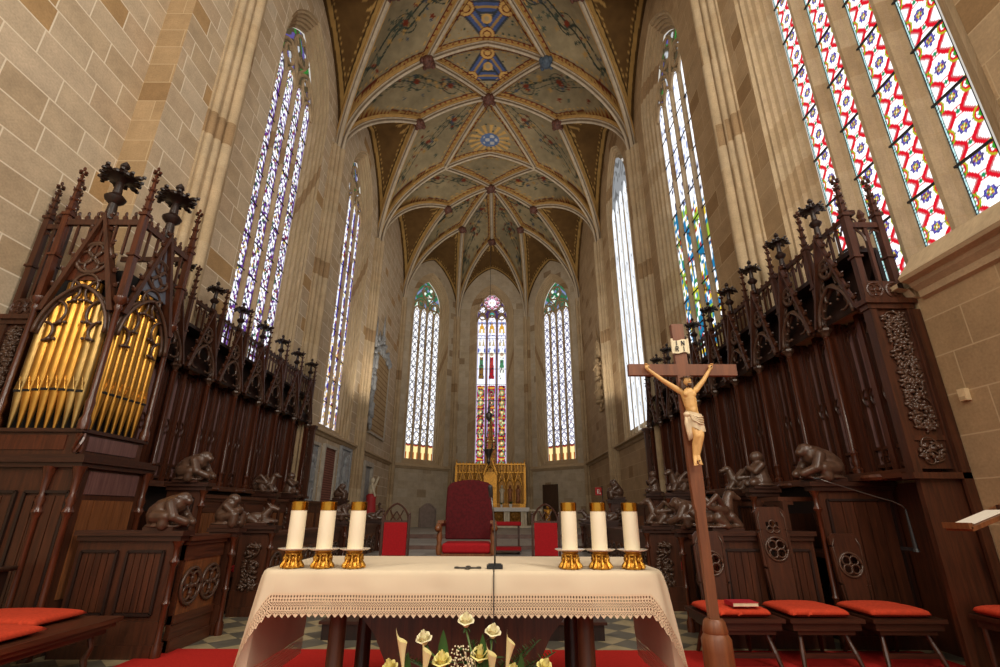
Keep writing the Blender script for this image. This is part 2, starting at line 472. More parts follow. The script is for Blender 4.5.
def g_trac(kind):
    def f(a, z, k):
        i = np.floor(a*5.0+np.sin(z*5)); j = np.floor(z*4.0+np.sin(a*5)); h = hsh(i, j, 1.7)
        C = base(a.shape, lin(96, 84, 62))*1.0
        if kind == 'green':
            C = base(a.shape, (0.10, 0.16, 0.10)); put(C, h < 0.35, (0.03, 0.26, 0.10)); put(C, (h > 0.35) & (h < 0.5), (0.75, 0.85, 0.75)); put(C, (h > 0.5) & (h < 0.62), (0.25, 0.3, 0.55))
        elif kind == 'clear':
            C = base(a.shape, (0.36, 0.37, 0.38)); put(C, h < 0.3, (0.2, 0.2, 0.2))
        else:
            put(C, h < 0.18, (0.55, 0.57, 0.6)); put(C, (h > 0.18) & (h < 0.26), (0.05, 0.30, 0.05)); put(C, (h > 0.26) & (h < 0.33), (0.16, 0.12, 0.40))
        return C
    return f

def g_rose(a, z, k):
    C = base(a.shape, (0.10, 0.05, 0.16))
    cz = 14.5; r = np.sqrt(a**2+(z-cz)**2)
    for q in range(8):
        t = q*PI/4; d = np.sqrt((a-0.40*math.cos(t))**2+(z-cz-0.40*math.sin(t))**2)
        put(C, d < 0.17, (0.88, 0.70, 0.85)); put(C, d < 0.09, (0.72, 0.25, 0.36))
    put(C, r < 0.30, (0.35, 0.10, 0.30)); put(C, r < 0.26, (0.95, 0.95, 1.0))
    put(C, (np.sqrt((np.abs(a)-0.08)**2+(z-cz)**2) < 0.05), (0.75, 0.45, 0.15))
    for s in (-1, 0, 1):
        zz = 13.45 if s else 13.62
        d = np.sqrt((a-0.62*s)**2+(z-zz)**2)
        put(C, d < 0.19, (0.15, 0.3, 0.55)); put(C, d < 0.15, (0.06, 0.5, 0.36)); put(C, d < 0.06, (0.9, 0.9, 0.8))
        if s:
            for (da, dz) in ((0, 0.17), (0.13, -0.06), (-0.13, -0.06)):
                put(C, np.sqrt((a-0.62*s-da)**2+(z-13.92-dz)**2) < 0.12, (0.88, 0.88, 1.0))
    return C

# ------------------------------------------------------------------ windows
def outline(hw, zs, zsp, e, k=1.0, n=12, sill=0.9):
    R = 2*hw*k; c = R-hw; Re = R+e; top = math.acos(max(-1, min(1, c/Re)))
    left = [(c-Re*math.cos(top*i/n), zsp+Re*math.sin(top*i/n)) for i in range(n+1)]
    return [(-(hw+e), zs-e*sill)] + left + [(-a, b) for a, b in reversed(left[:-1])] + [(hw+e, zs-e*sill)]

JAMB = [(0.46, 0.0), (0.42, 0.05), (0.36, 0.05), (0.34, 0.12), (0.27, 0.14), (0.26, 0.20), (0.18, 0.22), (0.16, 0.29), (0.09, 0.31), (0.07, 0.39), (0.0, 0.42)]
def window(idx, O, A, N, hw, zs, zsp, nl, pat, trac, mull=0.15, mdep=0.10, gfront=0.0, res=(24, 420), k=1.0, label=None, dep=0.42, headdrop=0.0, mat='stone_trim', bars=0.9, tracery=True, zhead=None):
    O, A, N = V(O), V(A).normalized(), V(N).normalized()
    Pt = lambda a, n, z: V((O.x+A.x*a+N.x*n, O.y+A.y*a+N.y*n, z))
    root = structure(f'window_{idx}', (O.x, O.y, zs))
    jm = MB(); prev = None
    for e, n in JAMB:
        n = n*dep/0.42
        cur = [Pt(a, n, z) for a, z in outline(hw, zs, zsp, e, k)]
        arcl = [0]
        for p, q in zip(cur, cur[1:]): arcl.append(arcl[-1]+(q-p).length)
        if prev:
            pp, pe, pl = prev
            for i in range(len(cur)-1):
                jm.quad(pp[i], pp[i+1], cur[i+1], cur[i], [(pe*2, pl[i]), (pe*2, pl[i+1]), (e*2, arcl[i+1]), (e*2, arcl[i])])
            jm.quad(pp[-1], pp[0], cur[0], cur[-1], [(0, 0), (2.4, 0), (2.4, .2), (0, .2)])
        prev = (cur, e, arcl)
    build('jamb', jm, M[mat], root)
    wtot = 2*hw-0.04; mw = mull if nl > 1 else 0
    lw = (wtot-(nl-1)*mw)/nl
    zh = zhead if zhead else zsp-headdrop
    gn = dep+0.0-gfront
    edge = []
    for i in range(nl):
        ac = -wtot/2+lw/2+i*(lw+mw)
        edge.append(ac)
        nu, nv = res
        u = np.linspace(-1, 1, nu)[:, None]*np.ones((1, nv)); t = np.ones((nu, 1))*np.linspace(0, 1, nv)[None]
        zt = zh+lw*0.75*(1-np.abs(u)**1.7)
        z = zs+t*(zt-zs); a = ac+u*lw/2
        P = np.stack([O.x+A.x*a+N.x*gn, O.y+A.y*a+N.y*gn, z], -1)
        grid_obj('glass', P, M['glass'], tone(pat(u, z, i)), parent=root, smooth=False)
    def head(ac, w, z0, r, n=8):
        return [Pt(ac+a, dep-0.03, z) for a, z in pointed(w, z0, n, 0.85)]
    for i in range(nl-1):
        ac = edge[i]+lw/2+mw/2; w = mw/2
        pf = [(-w, dep+0.08), (-w, dep-mdep*.15), (-w*0.62, dep-mdep*.35), (-w*0.5, dep-mdep*.7), (-w*0.22, dep-mdep), (w*0.22, dep-mdep), (w*0.5, dep-mdep*.7), (w*0.62, dep-mdep*.35), (w, dep-mdep*.15), (w, dep+0.08)]
        mb = MB(); n = len(pf); zz = zh+0.1
        lo = [Pt(ac+a, nn, zs) for a, nn in pf]; hi = [Pt(ac+a, nn, zz) for a, nn in pf]
        for q in range(n-1): mb.quad(lo[q], lo[q+1], hi[q+1], hi[q], [(q*.1, zs), (q*.1+.1, zs), (q*.1+.1, zz), (q*.1, zz)])
        build('mullion', mb, M[mat], root)
    zb = zs+0.8
    while zb < zh-0.1 and pat is not g_clear:
        mb = MB(); mb.bar(Pt(-hw+.02, gn-0.025, zb), Pt(hw-.02, gn-0.025, zb), 0.02, 0.03)
        build('saddle_bar', mb, M['lead'], root); zb += bars
    # tracery plate glass
    ol = outline(hw, zs, zsp, 0, k, 16)[1:-1]
    aa = np.array([p[0] for p in ol]); zz = np.array([p[1] for p in ol])
    nu, nv = 70, 70
    a = np.linspace(-hw, hw, nu)[:, None]*np.ones((1, nv)); t = np.ones((nu, 1))*np.linspace(0, 1, nv)[None]
    ztop = np.interp(a[:, 0], aa, zz)[:, None]
    z = zh+0.02+t*np.maximum(ztop-zh-0.02, 0.01)
    P = np.stack([O.x+A.x*a+N.x*(gn+.05), O.y+A.y*a+N.y*(gn+.05), z], -1)
    grid_obj('tracery_glass', P, M['glass'], tone(trac(a, z, 0)), parent=root, smooth=False)
    if tracery:
        mb = MB(); R0 = 0.055
        for ac in edge: mb.tube(head(ac, lw/2+mw*0.3, zh-0.05, R0), R0, 6)
        apex = max(p[1] for p in ol)
        def ring(ca, cz, r, foils, rr=R0*0.9):
            mb.tube([Pt(ca+r*math.cos(2*PI*q/18), dep-0.03, cz+r*math.sin(2*PI*q/18)) for q in range(18)], rr, 6, closed=True)
            for q in range(foils):
                t = 2*PI*(q+0.5)/foils; r2 = r*0.46
                mb.tube([Pt(ca+r*0.52*math.cos(t)+r2*math.cos(t+s), dep-0.03, cz+r*0.52*math.sin(t)+r2*math.sin(t+s)) for s in np.linspace(-2.0, 2.0, 9)], rr*0.6, 5)
        if nl == 4:
            for s in (-1, 1):
                mb.tube(head(s*(lw+mw)/1.0, (lw+mw)/1.0+0.02, zh+0.1, R0), R0, 6)
                ring(s*(lw+mw), zh+(lw+mw)*1.0, (lw+mw)*0.42, 4)
            ring(0, zh+(apex-zh)*0.66, (apex-zh)*0.20, 4)
            for s in (-1, 1):
                mb.tube([Pt(s*x_, dep-.03, z_) for x_, z_ in ((0.05, zh+.2), (0.12, zh+(apex-zh)*.35), (0.34, zh+(apex-zh)*.5), (0.52, zh+(apex-zh)*.66))], R0*.8, 6)
        elif nl == 3:
            ring(0, 14.5, 0.60, 8, 0.05); ring(0, 13.62, 0.2, 0); ring(-0.62, 13.45, 0.2, 0); ring(0.62, 13.45, 0.2, 0)
            ring(-0.62, 13.95, 0.25, 3); ring(0.62, 13.95, 0.25, 3)
        build('tracery', mb, M['tracery'], root, smooth=True)
    return outline(hw, zs, zsp, JAMB[0][0], k)

# ------------------------------------------------------------------ walls
WALLX = 5.23; TOP = 18.6
def wall_span(mb, O, A, a0, a1, z0, z1, opening=None, uo=0.0, N=None):
    O, A = V(O), V(A).normalized()
    def q(aL, aR, zl0, zl1, zr0, zr1):
        P = lambda a, z: V((O.x+A.x*a, O.y+A.y*a, z))
        mb.quad(P(aL, zl0), P(aR, zr0), P(aR, zr1), P(aL, zl1), [(aL+uo, zl0), (aR+uo, zr0), (aR+uo, zr1), (aL+uo, zl1)])
    if not opening: q(a0, a1, z0, z1, z0, z1); return
    w = opening[0][0]; w2 = opening[-1][0]
    q(a0, w, z0, z1, z0, z1); q(w2, a1, z0, z1, z0, z1)
    q(w, w2, z0, opening[0][1], z0, opening[-1][1])
    arch = opening[1:-1]
    for (xa, za), (xb, zb_) in zip(arch, arch[1:]):
        q(xa, xb, za, z1, zb_, z1)

BAYS = [1.8, 8.0, 13.95, 20.15, 26.6]
C1Y, C2X, C2Y = 26.6, 2.25, 29.6
# windows + walls, organ side (x<0) and crucifix side (x>0)
wl = MB(); wr = MB(); wa = MB()
HW = 1.24
# bay 1
nx, ny = -5.72, 6.55
wall_span(wl, (nx, -2.0, 0), (0, 1, 0), 0, ny+2.0, 0, TOP, None, 0.3)
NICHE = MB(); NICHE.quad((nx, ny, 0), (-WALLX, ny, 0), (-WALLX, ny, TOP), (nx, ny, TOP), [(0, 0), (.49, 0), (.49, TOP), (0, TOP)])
wall_span(wl, (-WALLX, ny, 0), (0, 1, 0), 0, BAYS[1]-ny, 0, TOP, None, 1.1)
op = window(1, (WALLX, 5.3, 0), (0, -1, 0), (1, 0, 0), HW, 4.2, 13.3, 4, g_red, g_trac('stone'), res=(50, 620), mull=0.24, mdep=0.17, bars=0.86)
wall_span(wr, (WALLX, 5.3, 0), (0, -1, 0), -(BAYS[1]-5.3), 7.3, 0, TOP, op, 20)
for side, s in (('l', -1), ('r', 1)):
    mb = wl if s < 0 else wr
    for bi, yc in ((1, 11.25), (2, 17.3 if s < 0 else 16.95)):
        pat = {(-1, 1): g_mosaic, (1, 1): g_figures, (-1, 2): g_purple, (1, 2): g_clear}[(s, bi)]
        Adir = (0, 1, 0) if s < 0 else (0, -1, 0)
        op = window({(-1, 1): 2, (1, 1): 3, (-1, 2): 4, (1, 2): 5}[(s, bi)], (s*WALLX, yc, 0), Adir, (s, 0, 0), HW, 4.2, 13.3, 4, pat, g_trac('clear' if pat is g_clear else 'stone'), res=(18, 320), headdrop=0.1, mull=0.15, gfront=0.3 if pat is g_clear else 0.0)
        lo, hi = BAYS[bi]-yc, BAYS[bi+1]-yc
        if s < 0: wall_span(mb, (s*WALLX, yc, 0), Adir, lo, hi, 0, TOP, op, yc)
        else: wall_span(mb, (s*WALLX, yc, 0), Adir, -hi, -lo, 0, TOP, op, yc)
    wall_span(mb, (s*WALLX, BAYS[3], 0), (0, 1, 0), 0, BAYS[4]-BAYS[3], 0, TOP, None, 40)
wall_l = build('wall_left', wl, [M['stone_l']], kind='structure', normals=False)
wall_r = build('wall_right', wr, [M['stone_r']], kind='structure', normals=False)
# apse: two oblique walls and the centre wall
for s, idx in ((-1, 6), (1, 7)):
    p = V((s*WALLX, C1Y, 0)); q = V((s*C2X, C2Y, 0)); L = (q-p).length; A = (q-p)/L; N = V((s*abs(A.y), abs(A.x), 0))
    mid = (p+q)/2
    op = window(idx, mid, A, N, 0.98, 4.15, 13.5, 4, g_lattice((0.12, 0.10, 0.08)) if s < 0 else g_lattice((0.10, 0.09, 0.34)), g_trac('green'), mull=0.15, res=(14, 260), mat='stone_trim', headdrop=0.5)
    wall_span(wa, mid, A, -L/2, L/2, 0, TOP, op, 60+s*7)
op = window(8, (0, C2Y, 0), (1, 0, 0), (0, 1, 0), 0.95, 4.0, 13.5, 3, g_centre, g_rose, mull=0.10, res=(20, 320), bars=1.02, zhead=13.15)
wall_span(wa, (0, C2Y, 0), (1, 0, 0), -C2X, C2X, 0, TOP, op, 90)
build('wall_apse', wa, [M['stone_a']], kind='structure', normals=False)

build('trim_0', NICHE, M['stone_r'], kind='structure', normals=False)  # darker stone colour paints in shade the lights leave off this return face
# string course / sill ledges along the walls (trim)
def string_course(idx, p, q, zc, N, mat='stone_trim', out=0.14, big=False):
    p, q, N = V(p), V(q), V(N).normalized()
    pf = [(0, -0.16), (0.05, -0.14), (0.10, -0.06), (out, -0.04), (out, 0.01), (0.0, 0.12)]
    if big: pf = [(0, -.20), (.05, -.18), (.06, -.11), (.12, -.06), (.14, -.02), (.22, .0), (.24, .04), (.22, .07), (0, .34)]
    mb = MB(); n = len(pf)
    a = [p-N*x+Z*(zc+z) for x, z in pf]; b = [q-N*x+Z*(zc+z) for x, z in pf]
    L = (q-p).length
    for i in range(n-1): mb.quad(a[i], b[i], b[i+1], a[i+1], [(0, i*.1), (L, i*.1), (L, i*.1+.1), (0, i*.1+.1)])
    return build(f'trim_{idx}', mb, M[mat], kind='structure')
ti = 1
for s in (-1, 1):
    spans = ([(8.4, 13.5), (14.4, 19.7), (20.6, 26.4)] if s < 0 else [(0.5, 4.95), (5.0, 7.6), (8.4, 13.5), (14.4, 19.7), (20.6, 26.4)])
    for y0, y1 in spans:
        string_course(ti, (s*WALLX, y0, 0), (s*WALLX, y1, 0), 3.78, (s, 0, 0), out=0.16 if s < 0 else 0.22, big=(s > 0 and y0 < 1)); ti += 1
    p = V((s*WALLX, C1Y, 0)); q = V((s*C2X, C2Y, 0)); A = (q-p).normalized()
    string_course(ti, p+A*.2, q-A*.2, 3.72, (s*abs(A.y), abs(A.x), 0)); ti += 1
string_course(ti, (-C2X+.2, C2Y, 0), (C2X-.2, C2Y, 0), 3.72, (0, 1, 0)); ti += 1

# clustered wall shafts at the bay divisions (trim)
def shaft(idx, c, N, T, zt, scale=1.0, z0=0.0):
    c, N, T = V(c), V(N).normalized(), V(T).normalized()
    mb = MB()
    for off, out, r in ((0, 0.22, 0.11), (-0.17, 0.13, 0.075), (0.17, 0.13, 0.075), (-0.33, 0.06, 0.075), (0.33, 0.06, 0.075), (-0.085, 0.14, 0.04), (0.085, 0.14, 0.04), (-0.25, 0.06, 0.05), (0.25, 0.06, 0.05)):
        cc = c+T*off*scale-N*out*scale; r *= scale; n = 12
        ring = [(r*math.cos(2*PI*k/n), r*math.sin(2*PI*k/n)) for k in range(n+1)]
        for (xa, ya), (xb, yb) in zip(ring, ring[1:]):
            pa, pb = V((cc.x+xa, cc.y+ya, 0)), V((cc.x+xb, cc.y+yb, 0))
            u0 = math.atan2(ya, xa)*r; u1 = u0+2*PI*r/n
            mb.quad(pa+Z*z0, pb+Z*z0, pb+Z*zt, pa+Z*zt, [(u0+off, z0), (u1+off, z0), (u1+off, zt), (u0+off, zt)])
    # wall strip behind the shafts
    w = 0.46*scale
    for t0, t1, n0, n1 in ((-w, -w, 0, 0.04), (-w, w, 0.04, 0.04), (w, w, 0.04, 0)):
        a = c+T*t0-N*n0; b = c+T*t1-N*n1
        mb.quad(a+Z*z0, b+Z*z0, b+Z*zt, a+Z*zt, [(t0, z0), (t1, z0), (t1, zt), (t0, zt)])
    # base mouldings
    if z0 < 1: mb.lathe(c-N*0.12*scale, [(0.46*scale, z0), (0.46*scale, z0+.5), (0.40*scale, z0+.62), (0.36*scale, z0+.7)], 16)
    return build(f'trim_{idx}', mb, M['stone_trim'], kind='structure', smooth='auto')
SPR = 13.1
for s in (-1, 1):
    for y in BAYS[1:4]:
        shaft(ti, (s*WALLX, y, 0), (s, 0, 0), (0, 1, 0), SPR+0.15, z0=4.46 if y < 9 else 0.0); ti += 1
    n = V((s, 0.45, 0)).normalized()
    shaft(ti, (s*WALLX, C1Y, 0), n, (-n.y*s, n.x*s, 0), SPR+.15, 0.85); ti += 1
    n = V((s*0.45, 1, 0)).normalized()
    shaft(ti, (s*C2X, C2Y, 0), n, (n.y, -n.x, 0), SPR+.15, 0.8); ti += 1

# ------------------------------------------------------------------ floor
def mat_floor():
    m, nt, bs, out = new_mat('floor_diamond_tiles')
    uv = node(nt, 'ShaderNodeTexCoord')
    mp = node(nt, 'ShaderNodeMapping'); mp.inputs['Rotation'].default_value = (0, 0, PI/4); mp.inputs['Scale'].default_value = (3.2, 3.2, 3.2)
    nt.links.new(uv.outputs['Object'], mp.inputs[0])
    ck = node(nt, 'ShaderNodeTexChecker', Scale=1.0); ck.inputs[1].default_value = (*lin(176, 160, 124), 1); ck.inputs[2].default_value = (*lin(104, 100, 88), 1)
    nt.links.new(mp.outputs[0], ck.inputs[0])
    nz = node(nt, 'ShaderNodeTexNoise', Scale=6.0, Detail=5.0); nt.links.new(uv.outputs['Object'], nz.inputs[0])
    rp = ramp(nt, [(0.3, (0.75,)*3), (0.7, (1.1,)*3)]); nt.links.new(nz.outputs[0], rp.inputs[0])
    c = mixc(nt, ck.outputs[0], rp.outputs[0], 1.0, 'MULTIPLY')
    br = node(nt, 'ShaderNodeTexBrick'); br.offset = 0.0
    br.inputs['Brick Width'].default_value = 1.0; br.inputs['Row Height'].default_value = 1.0; br.inputs['Scale'].default_value = 1.0; br.inputs['Mortar Size'].default_value = 0.012
    nt.links.new(mp.outputs[0], br.inputs['Vector'])
    c = mixc(nt, c, lin(80, 74, 60), br.outputs['Fac'])
    nt.links.new(c, bs.inputs['Base Color']); bs.inputs['Roughness'].default_value = 0.35
    return m
M['floor'] = mat_floor()
M['slab'] = mat_stone('grey_paving_slabs', [lin(120, 116, 110), lin(150, 146, 138), lin(166, 160, 152), lin(140, 134, 126)], lin(110, 106, 100), bw=0.9, bh=0.6, rough=0.4)
M['step'] = mat_plain('red_marble_step', lin(112, 84, 74), 0.4, noise=0.25, scale=5)
fl = MB(); fl.box(-5.8, 5.8, -2, 11.0, -0.2, 0.0)
build('floor', fl, M['floor'], kind='structure')
def terrace(name, y0, y1, z, zlow, xh):
    mb = MB()
    mb.quad((-xh, y0, z), (xh, y0, z), (xh, y1, z), (-xh, y1, z), [(-xh, y0), (xh, y0), (xh, y1), (-xh, y1)])
    a = build(name, mb, M['slab'], kind='structure')
    mb = MB(); mb.box(-xh, xh, y0-0.04, y0+.3, zlow, z-0.002)
    b = build('riser', mb, M['step'], a)
    return a
terrace('floor_terrace', 11.0, 15.2, 0.36, 0.0, 5.3)
terrace('floor_chancel', 15.2, 19.2, 0.46, 0.36, 5.3)
terrace('floor_sanctuary', 19.2, 29.6, 0.60, 0.46, 5.3)

# ------------------------------------------------------------------ vault
def g_(s): s = np.clip(s, 0, 1); return 0.8*np.sqrt(np.clip(1-(1-s)**2, 0, 1))+0.2*s
def zb(x): return SPR+5.4*g_(1-np.abs(x)/WALLX)
NP_ = 41
tt = np.linspace(0, 1, NP_)
def on_barrel(p, q):
    x = p[0]+(q[0]-p[0])*tt; y = p[1]+(q[1]-p[1])*tt
    return np.stack([x, y, zb(x)], -1)
def spring_rib(p, q):
    x = p[0]+(q[0]-p[0])*tt; y = p[1]+(q[1]-p[1])*tt
    return np.stack([x, y, p[2]+(q[2]-p[2])*g_(tt)], -1)
def tie_rib(p, q, b=0.12):
    x = p[0]+(q[0]-p[0])*tt; y = p[1]+(q[1]-p[1])*tt
    return np.stack([x, y, p[2]+(q[2]-p[2])*tt+4*b*tt*(1-tt)], -1)
def resample(c, n): 
    s = np.linspace(0, 1, len(c)); t = np.linspace(0, 1, n)
    return np.stack([np.interp(t, s, c[:, k]) for k in range(3)], -1)
def coons(c0, c1, d0, d1, n):
    """c0: P00->P10, c1: P01->P11, d0: P00->P01, d1: P10->P11"""
    c0, c1, d0, d1 = [resample(c, n) for c in (c0, c1, d0, d1)]
    u = np.linspace(0, 1, n)[:, None, None]; v = np.linspace(0, 1, n)[None, :, None]
    S = (1-v)*c0[:, None]+v*c1[:, None]+(1-u)*d0[None]+u*d1[None]
    S -= (1-u)*(1-v)*c0[0]+u*(1-v)*c0[-1]+(1-u)*v*c1[0]+u*v*c1[-1]
    S[..., 2] += 0.25*16*(u*(1-u)*v*(1-v))[..., 0]*0.5
    return S
ceiling = structure('ceiling')
OLIVE = np.array(lin(150, 136, 106)); DARK = np.array(lin(96, 70, 36)); GOLD = np.array(lin(200, 160, 94)); RED = np.array(lin(120, 52, 30)); LEAF = np.array(lin(70, 78, 66)); BLUEG = np.array(lin(78, 86, 98))
def edge_dist(P):
    du = np.linalg.norm(np.diff(P, axis=0), axis=-1); dv = np.linalg.norm(np.diff(P, axis=1), axis=-1)
    cu = np.concatenate([np.zeros((1, P.shape[1])), np.cumsum(du, 0)], 0); cv = np.concatenate([np.zeros((P.shape[0], 1)), np.cumsum(dv, 1)], 1)
    return cu, cu[-1:]-cu, cv, cv[:, -1:]-cv
def paint_field(P, kind, seed=0, medal=None, apexpt=None):
    rg = np.random.default_rng(seed)
    a, b, c, d = edge_dist(P)
    # distance to the true patch edges
    n = P.shape[0]
    edges = [P[0], P[-1], P[:, 0], P[:, -1]]
    flat = P.reshape(-1, 3); dm = np.full(len(flat), 9.0); run = np.zeros(len(flat))
    for E in edges:
        if np.linalg.norm(E[-1]-E[0]) < 1e-6: continue
        E2 = resample(E, 3*len(E))
        for blk in range(0, len(flat), 4000):
            D = np.linalg.norm(flat[blk:blk+4000, None]-E2[None], axis=-1); m = D.min(1); am = D.argmin(1)
            cur = dm[blk:blk+4000]; sel = m < cur
            run[blk:blk+4000][sel] = (am[sel]/len(E2))*np.linalg.norm(np.diff(E2, axis=0), axis=-1).sum()
            dm[blk:blk+4000] = np.minimum(cur, m)
    dm = dm.reshape(P.shape[:2]); run = run.reshape(P.shape[:2])
    x, y, z = P[..., 0], P[..., 1], P[..., 2]
    if kind == 'lunette':
        C = np.tile(DARK, P.shape[:2]+(1,))
        if apexpt is not None:
            ang = np.arctan2(y-apexpt[1], x-apexpt[0]); r = np.hypot(x-apexpt[0], y-apexpt[1])
            ray = (np.sin(ang*22+np.sin(r*9)*0.6) > 0.55) & (r > 0.42) & (r < 1.05)
            C[ray] = GOLD*0.75; C[(np.abs(r-0.40) < 0.03)] = GOLD*0.7
        dots = (np.sin(run*22) > 0.4) & (np.abs(dm-0.34) < 0.03); C[dots] = GOLD*0.7
        C[dm < 0.26] = GOLD*0.62; C[np.abs(dm-0.27) < 0.02] = DARK*0.35; C[dm < 0.1] = DARK*0.6
        return C
    C = np.tile(OLIVE, P.shape[:2]+(1,))
    C = C*(0.9+0.2*np.sin(x*1.3+y*0.7)*np.sin(y*1.1))[..., None]
    if kind == 'vine':
        # a trail along the patch diagonal with curling stems, leaves and roses
        # two S-shaped stems run through the field and carry leaves, berries and roses
        free_all = dm
        for lane in (0.36, 0.64):
            tl = np.linspace(0.10, 0.92, 150)
            stem = np.array([P[int(np.clip(t, 0, 1)*(n-1)), int(np.clip(t+(lane-.5)*0.55+0.07*math.sin(t*26+lane*9), 0, 1)*(n-1))] for t in tl])
            for q in stem[::1]:
                dd = np.linalg.norm(P-q, axis=-1); C[(dd < 0.04) & (dm > .3)] = LEAF*0.6
            for k, q in enumerate(stem[::7]):
                for m_ in range(9):
                    off = rg.normal(0, 1, 3); off /= np.linalg.norm(off); pos = q+off*rg.uniform(0.12, 0.75)
                    de = np.linalg.norm(P-pos, axis=-1); an = np.arctan2(y-pos[1], x-pos[0])
                    colr = [LEAF, LEAF*0.8, RED*.9, GOLD*0.7, BLUEG*0.8, LEAF*1.1, GOLD*.6][rg.integers(0, 7)]
                    C[(de < (0.082+0.03*np.sin(an*5+k))*rg.uniform(0.6, 1.2)) & (dm > .3)] = colr
        for t in (0.45, 0.7):
            q = P[int(t*(n-1)), int(t*(n-1))]; dd = np.linalg.norm(P-q, axis=-1); an = np.arctan2(y-q[1], x-q[0])
            rr = 0.36+0.05*np.sin(an*2)
            C[(np.abs(dd-rr) < 0.02) & (dm > .3)] = LEAF*.6; C[(dd < 0.12+0.03*np.sin(an*6)) & (dm > .3)] = RED*.9
    if kind in ('dots', 'medal'):
        h = hsh(np.floor(x*9), np.floor(y*9), seed); fx = (x*9)%1-0.5; fy = (y*9) % 1-0.5
        C[(h < 0.16) & (np.hypot(fx, fy) < 0.28)] = GOLD*0.55; C[(h > 0.93) & (np.hypot(fx, fy) < 0.4)] = LEAF*0.8
    if medal is not None: medal(C, x, y)
    brd = dm < 0.25
    C[brd] = GOLD*0.7
    C[brd & (np.sin(run*26) > 0.55) & (np.abs(dm-0.19) < 0.035)] = RED
    C[np.abs(dm-0.26) < 0.022] = RED*0.6
    C[np.abs(dm-0.36) < 0.02*(np.sin(run*20) > 0)] = GOLD*.8
    C[dm < 0.12] = RED*0.6
    return C
ci = [0]
def web(P, kind, **kw):
    ci[0] += 1
    return grid_obj('web', P, M['vault'], paint_field(P, kind, seed=ci[0], **kw), parent=ceiling)
ribs_done = set()
def rib(curve, r=0.13):
    key = tuple(np.round(np.sort(np.stack([curve[0], curve[-1]]), axis=0).ravel(), 2))
    if key in ribs_done: return
    ribs_done.add(key)
    # moulded profile: broad back, narrow nosing, hanging below the web
    pts = [V(p) for p in curve]; n = len(pts)
    pf = [(-0.135, 0.06), (-0.135, -0.03), (-0.10, -0.05), (-0.10, -0.08), (-0.055, -0.12), (-0.05, -0.20), (0, -0.235), (0.05, -0.20), (0.055, -0.12), (0.10, -0.08), (0.10, -0.05), (0.135, -0.03), (0.135, 0.06)]
    mb = MB(); rows = []
    for i, p in enumerate(pts):
        t = (pts[min(i+1, n-1)]-pts[max(i-1, 0)]).normalized()
        s = t.cross(Z)
        if s.length < 0.05: s = V((pts[-1]-pts[0])).cross(Z)
        s.normalize(); u = s.cross(t).normalized()
        rows.append([p+s*a+u*b for a, b in pf])
    for i in range(n-1):
        for k in range(len(pf)-1): mb.quad(rows[i][k], rows[i][k+1], rows[i+1][k+1], rows[i+1][k], [(k/12, i*.15), ((k+1)/12, i*.15), ((k+1)/12, i*.15+.15), (k/12, i*.15+.15)])
    build('rib', mb, M['stone_rib'], ceiling, smooth='auto')
def boss(p, col='boss', s=1.0):
    mb = MB(); p = V(p)-Z*0.2
    mb.lathe(p, [(0.10*s, 0.14), (0.2*s, 0.1), (0.22*s, -0.06), (0.15*s, -0.16), (0.06*s, -0.24)], 8)
    for k in range(4):
        a = k*PI/2+0.6; mb.ell(p+V((0.2*s*math.cos(a), 0.2*s*math.sin(a), -0.05)), (0.08*s, 0.08*s, 0.12*s), 6, 4)
    build('boss', mb, M[col], ceiling, smooth=True)
def lunette(Sa, Sb, Mp, ca, cb, apexz, n=100):
    """ca: Sa->Mp curve, cb: Sb->Mp"""
    t = np.linspace(0, 1, n)
    ribpts = np.concatenate([resample(ca, n)[::2], resample(cb, n)[::-2][(n % 2):]], 0); ribpts = resample(ribpts, n)
    w = np.stack([Sa[0]+(Sb[0]-Sa[0])*t, Sa[1]+(Sb[1]-Sa[1])*t, Sa[2]+(apexz-Sa[2])*g_(1-np.abs(2*t-1))], -1)
    k = np.linspace(0, 1, n//2)[None, :, None]
    P = ribpts[:, None]*(1-k)+w[:, None]*k
    web(P, 'lunette', apexpt=Mp)
A0 = lambda x, y: np.array([x, y, float(zb(x))])
TX, MX = 2.25, 2.95
def trinity(cx, cy, flip):
    def f(C, x, y):
        s = -1 if flip else 1
        pts = [(cx-0.72, cy-0.45*s), (cx+0.72, cy-0.45*s), (cx, cy+0.62*s)]
        for (px, py), (qx, qy) in ((pts[0], pts[1]), (pts[1], pts[2]), (pts[2], pts[0])):
            L2 = (qx-px)**2+(qy-py)**2; t = np.clip(((x-px)*(qx-px)+(y-py)*(qy-py))/L2, 0, 1)
            d = np.hypot(x-px-t*(qx-px), y-py-t*(qy-py))
            C[d < 0.26] = BLUEG*0.55; C[d < 0.17] = np.array(lin(74, 92, 140)); C[d < 0.05] = GOLD*0.7
        d = np.hypot(x-cx, y-cy); C[d < 0.2] = GOLD; C[d < 0.1] = OLIVE*1.3
        for px, py in pts:
            d = np.hypot(x-px, y-py); C[d < 0.30] = RED*0.7; C[d < 0.27] = GOLD*1.05; C[np.abs(d-0.14) < 0.025] = RED*0.8
    return f
def trefoil(cx, cy):
    def f(C, x, y):
        for px, py, r in ((cx-0.75, cy+.15, 0.55), (cx+0.75, cy+.15, 0.55), (cx, cy-.35, 0.75)):
            d = np.hypot(x-px, y-py); C[d < r] = RED*0.8; C[d < r-0.05] = GOLD*(0.75 if px != cx else 1.0)
            a = np.arctan2(y-py, x-px); C[(d < r-0.05) & (d > 0.2) & (np.sin(a*14) > 0.6)] = RED*0.9; C[np.abs(d-r*0.6) < .03] = BLUEG*.7
    return f
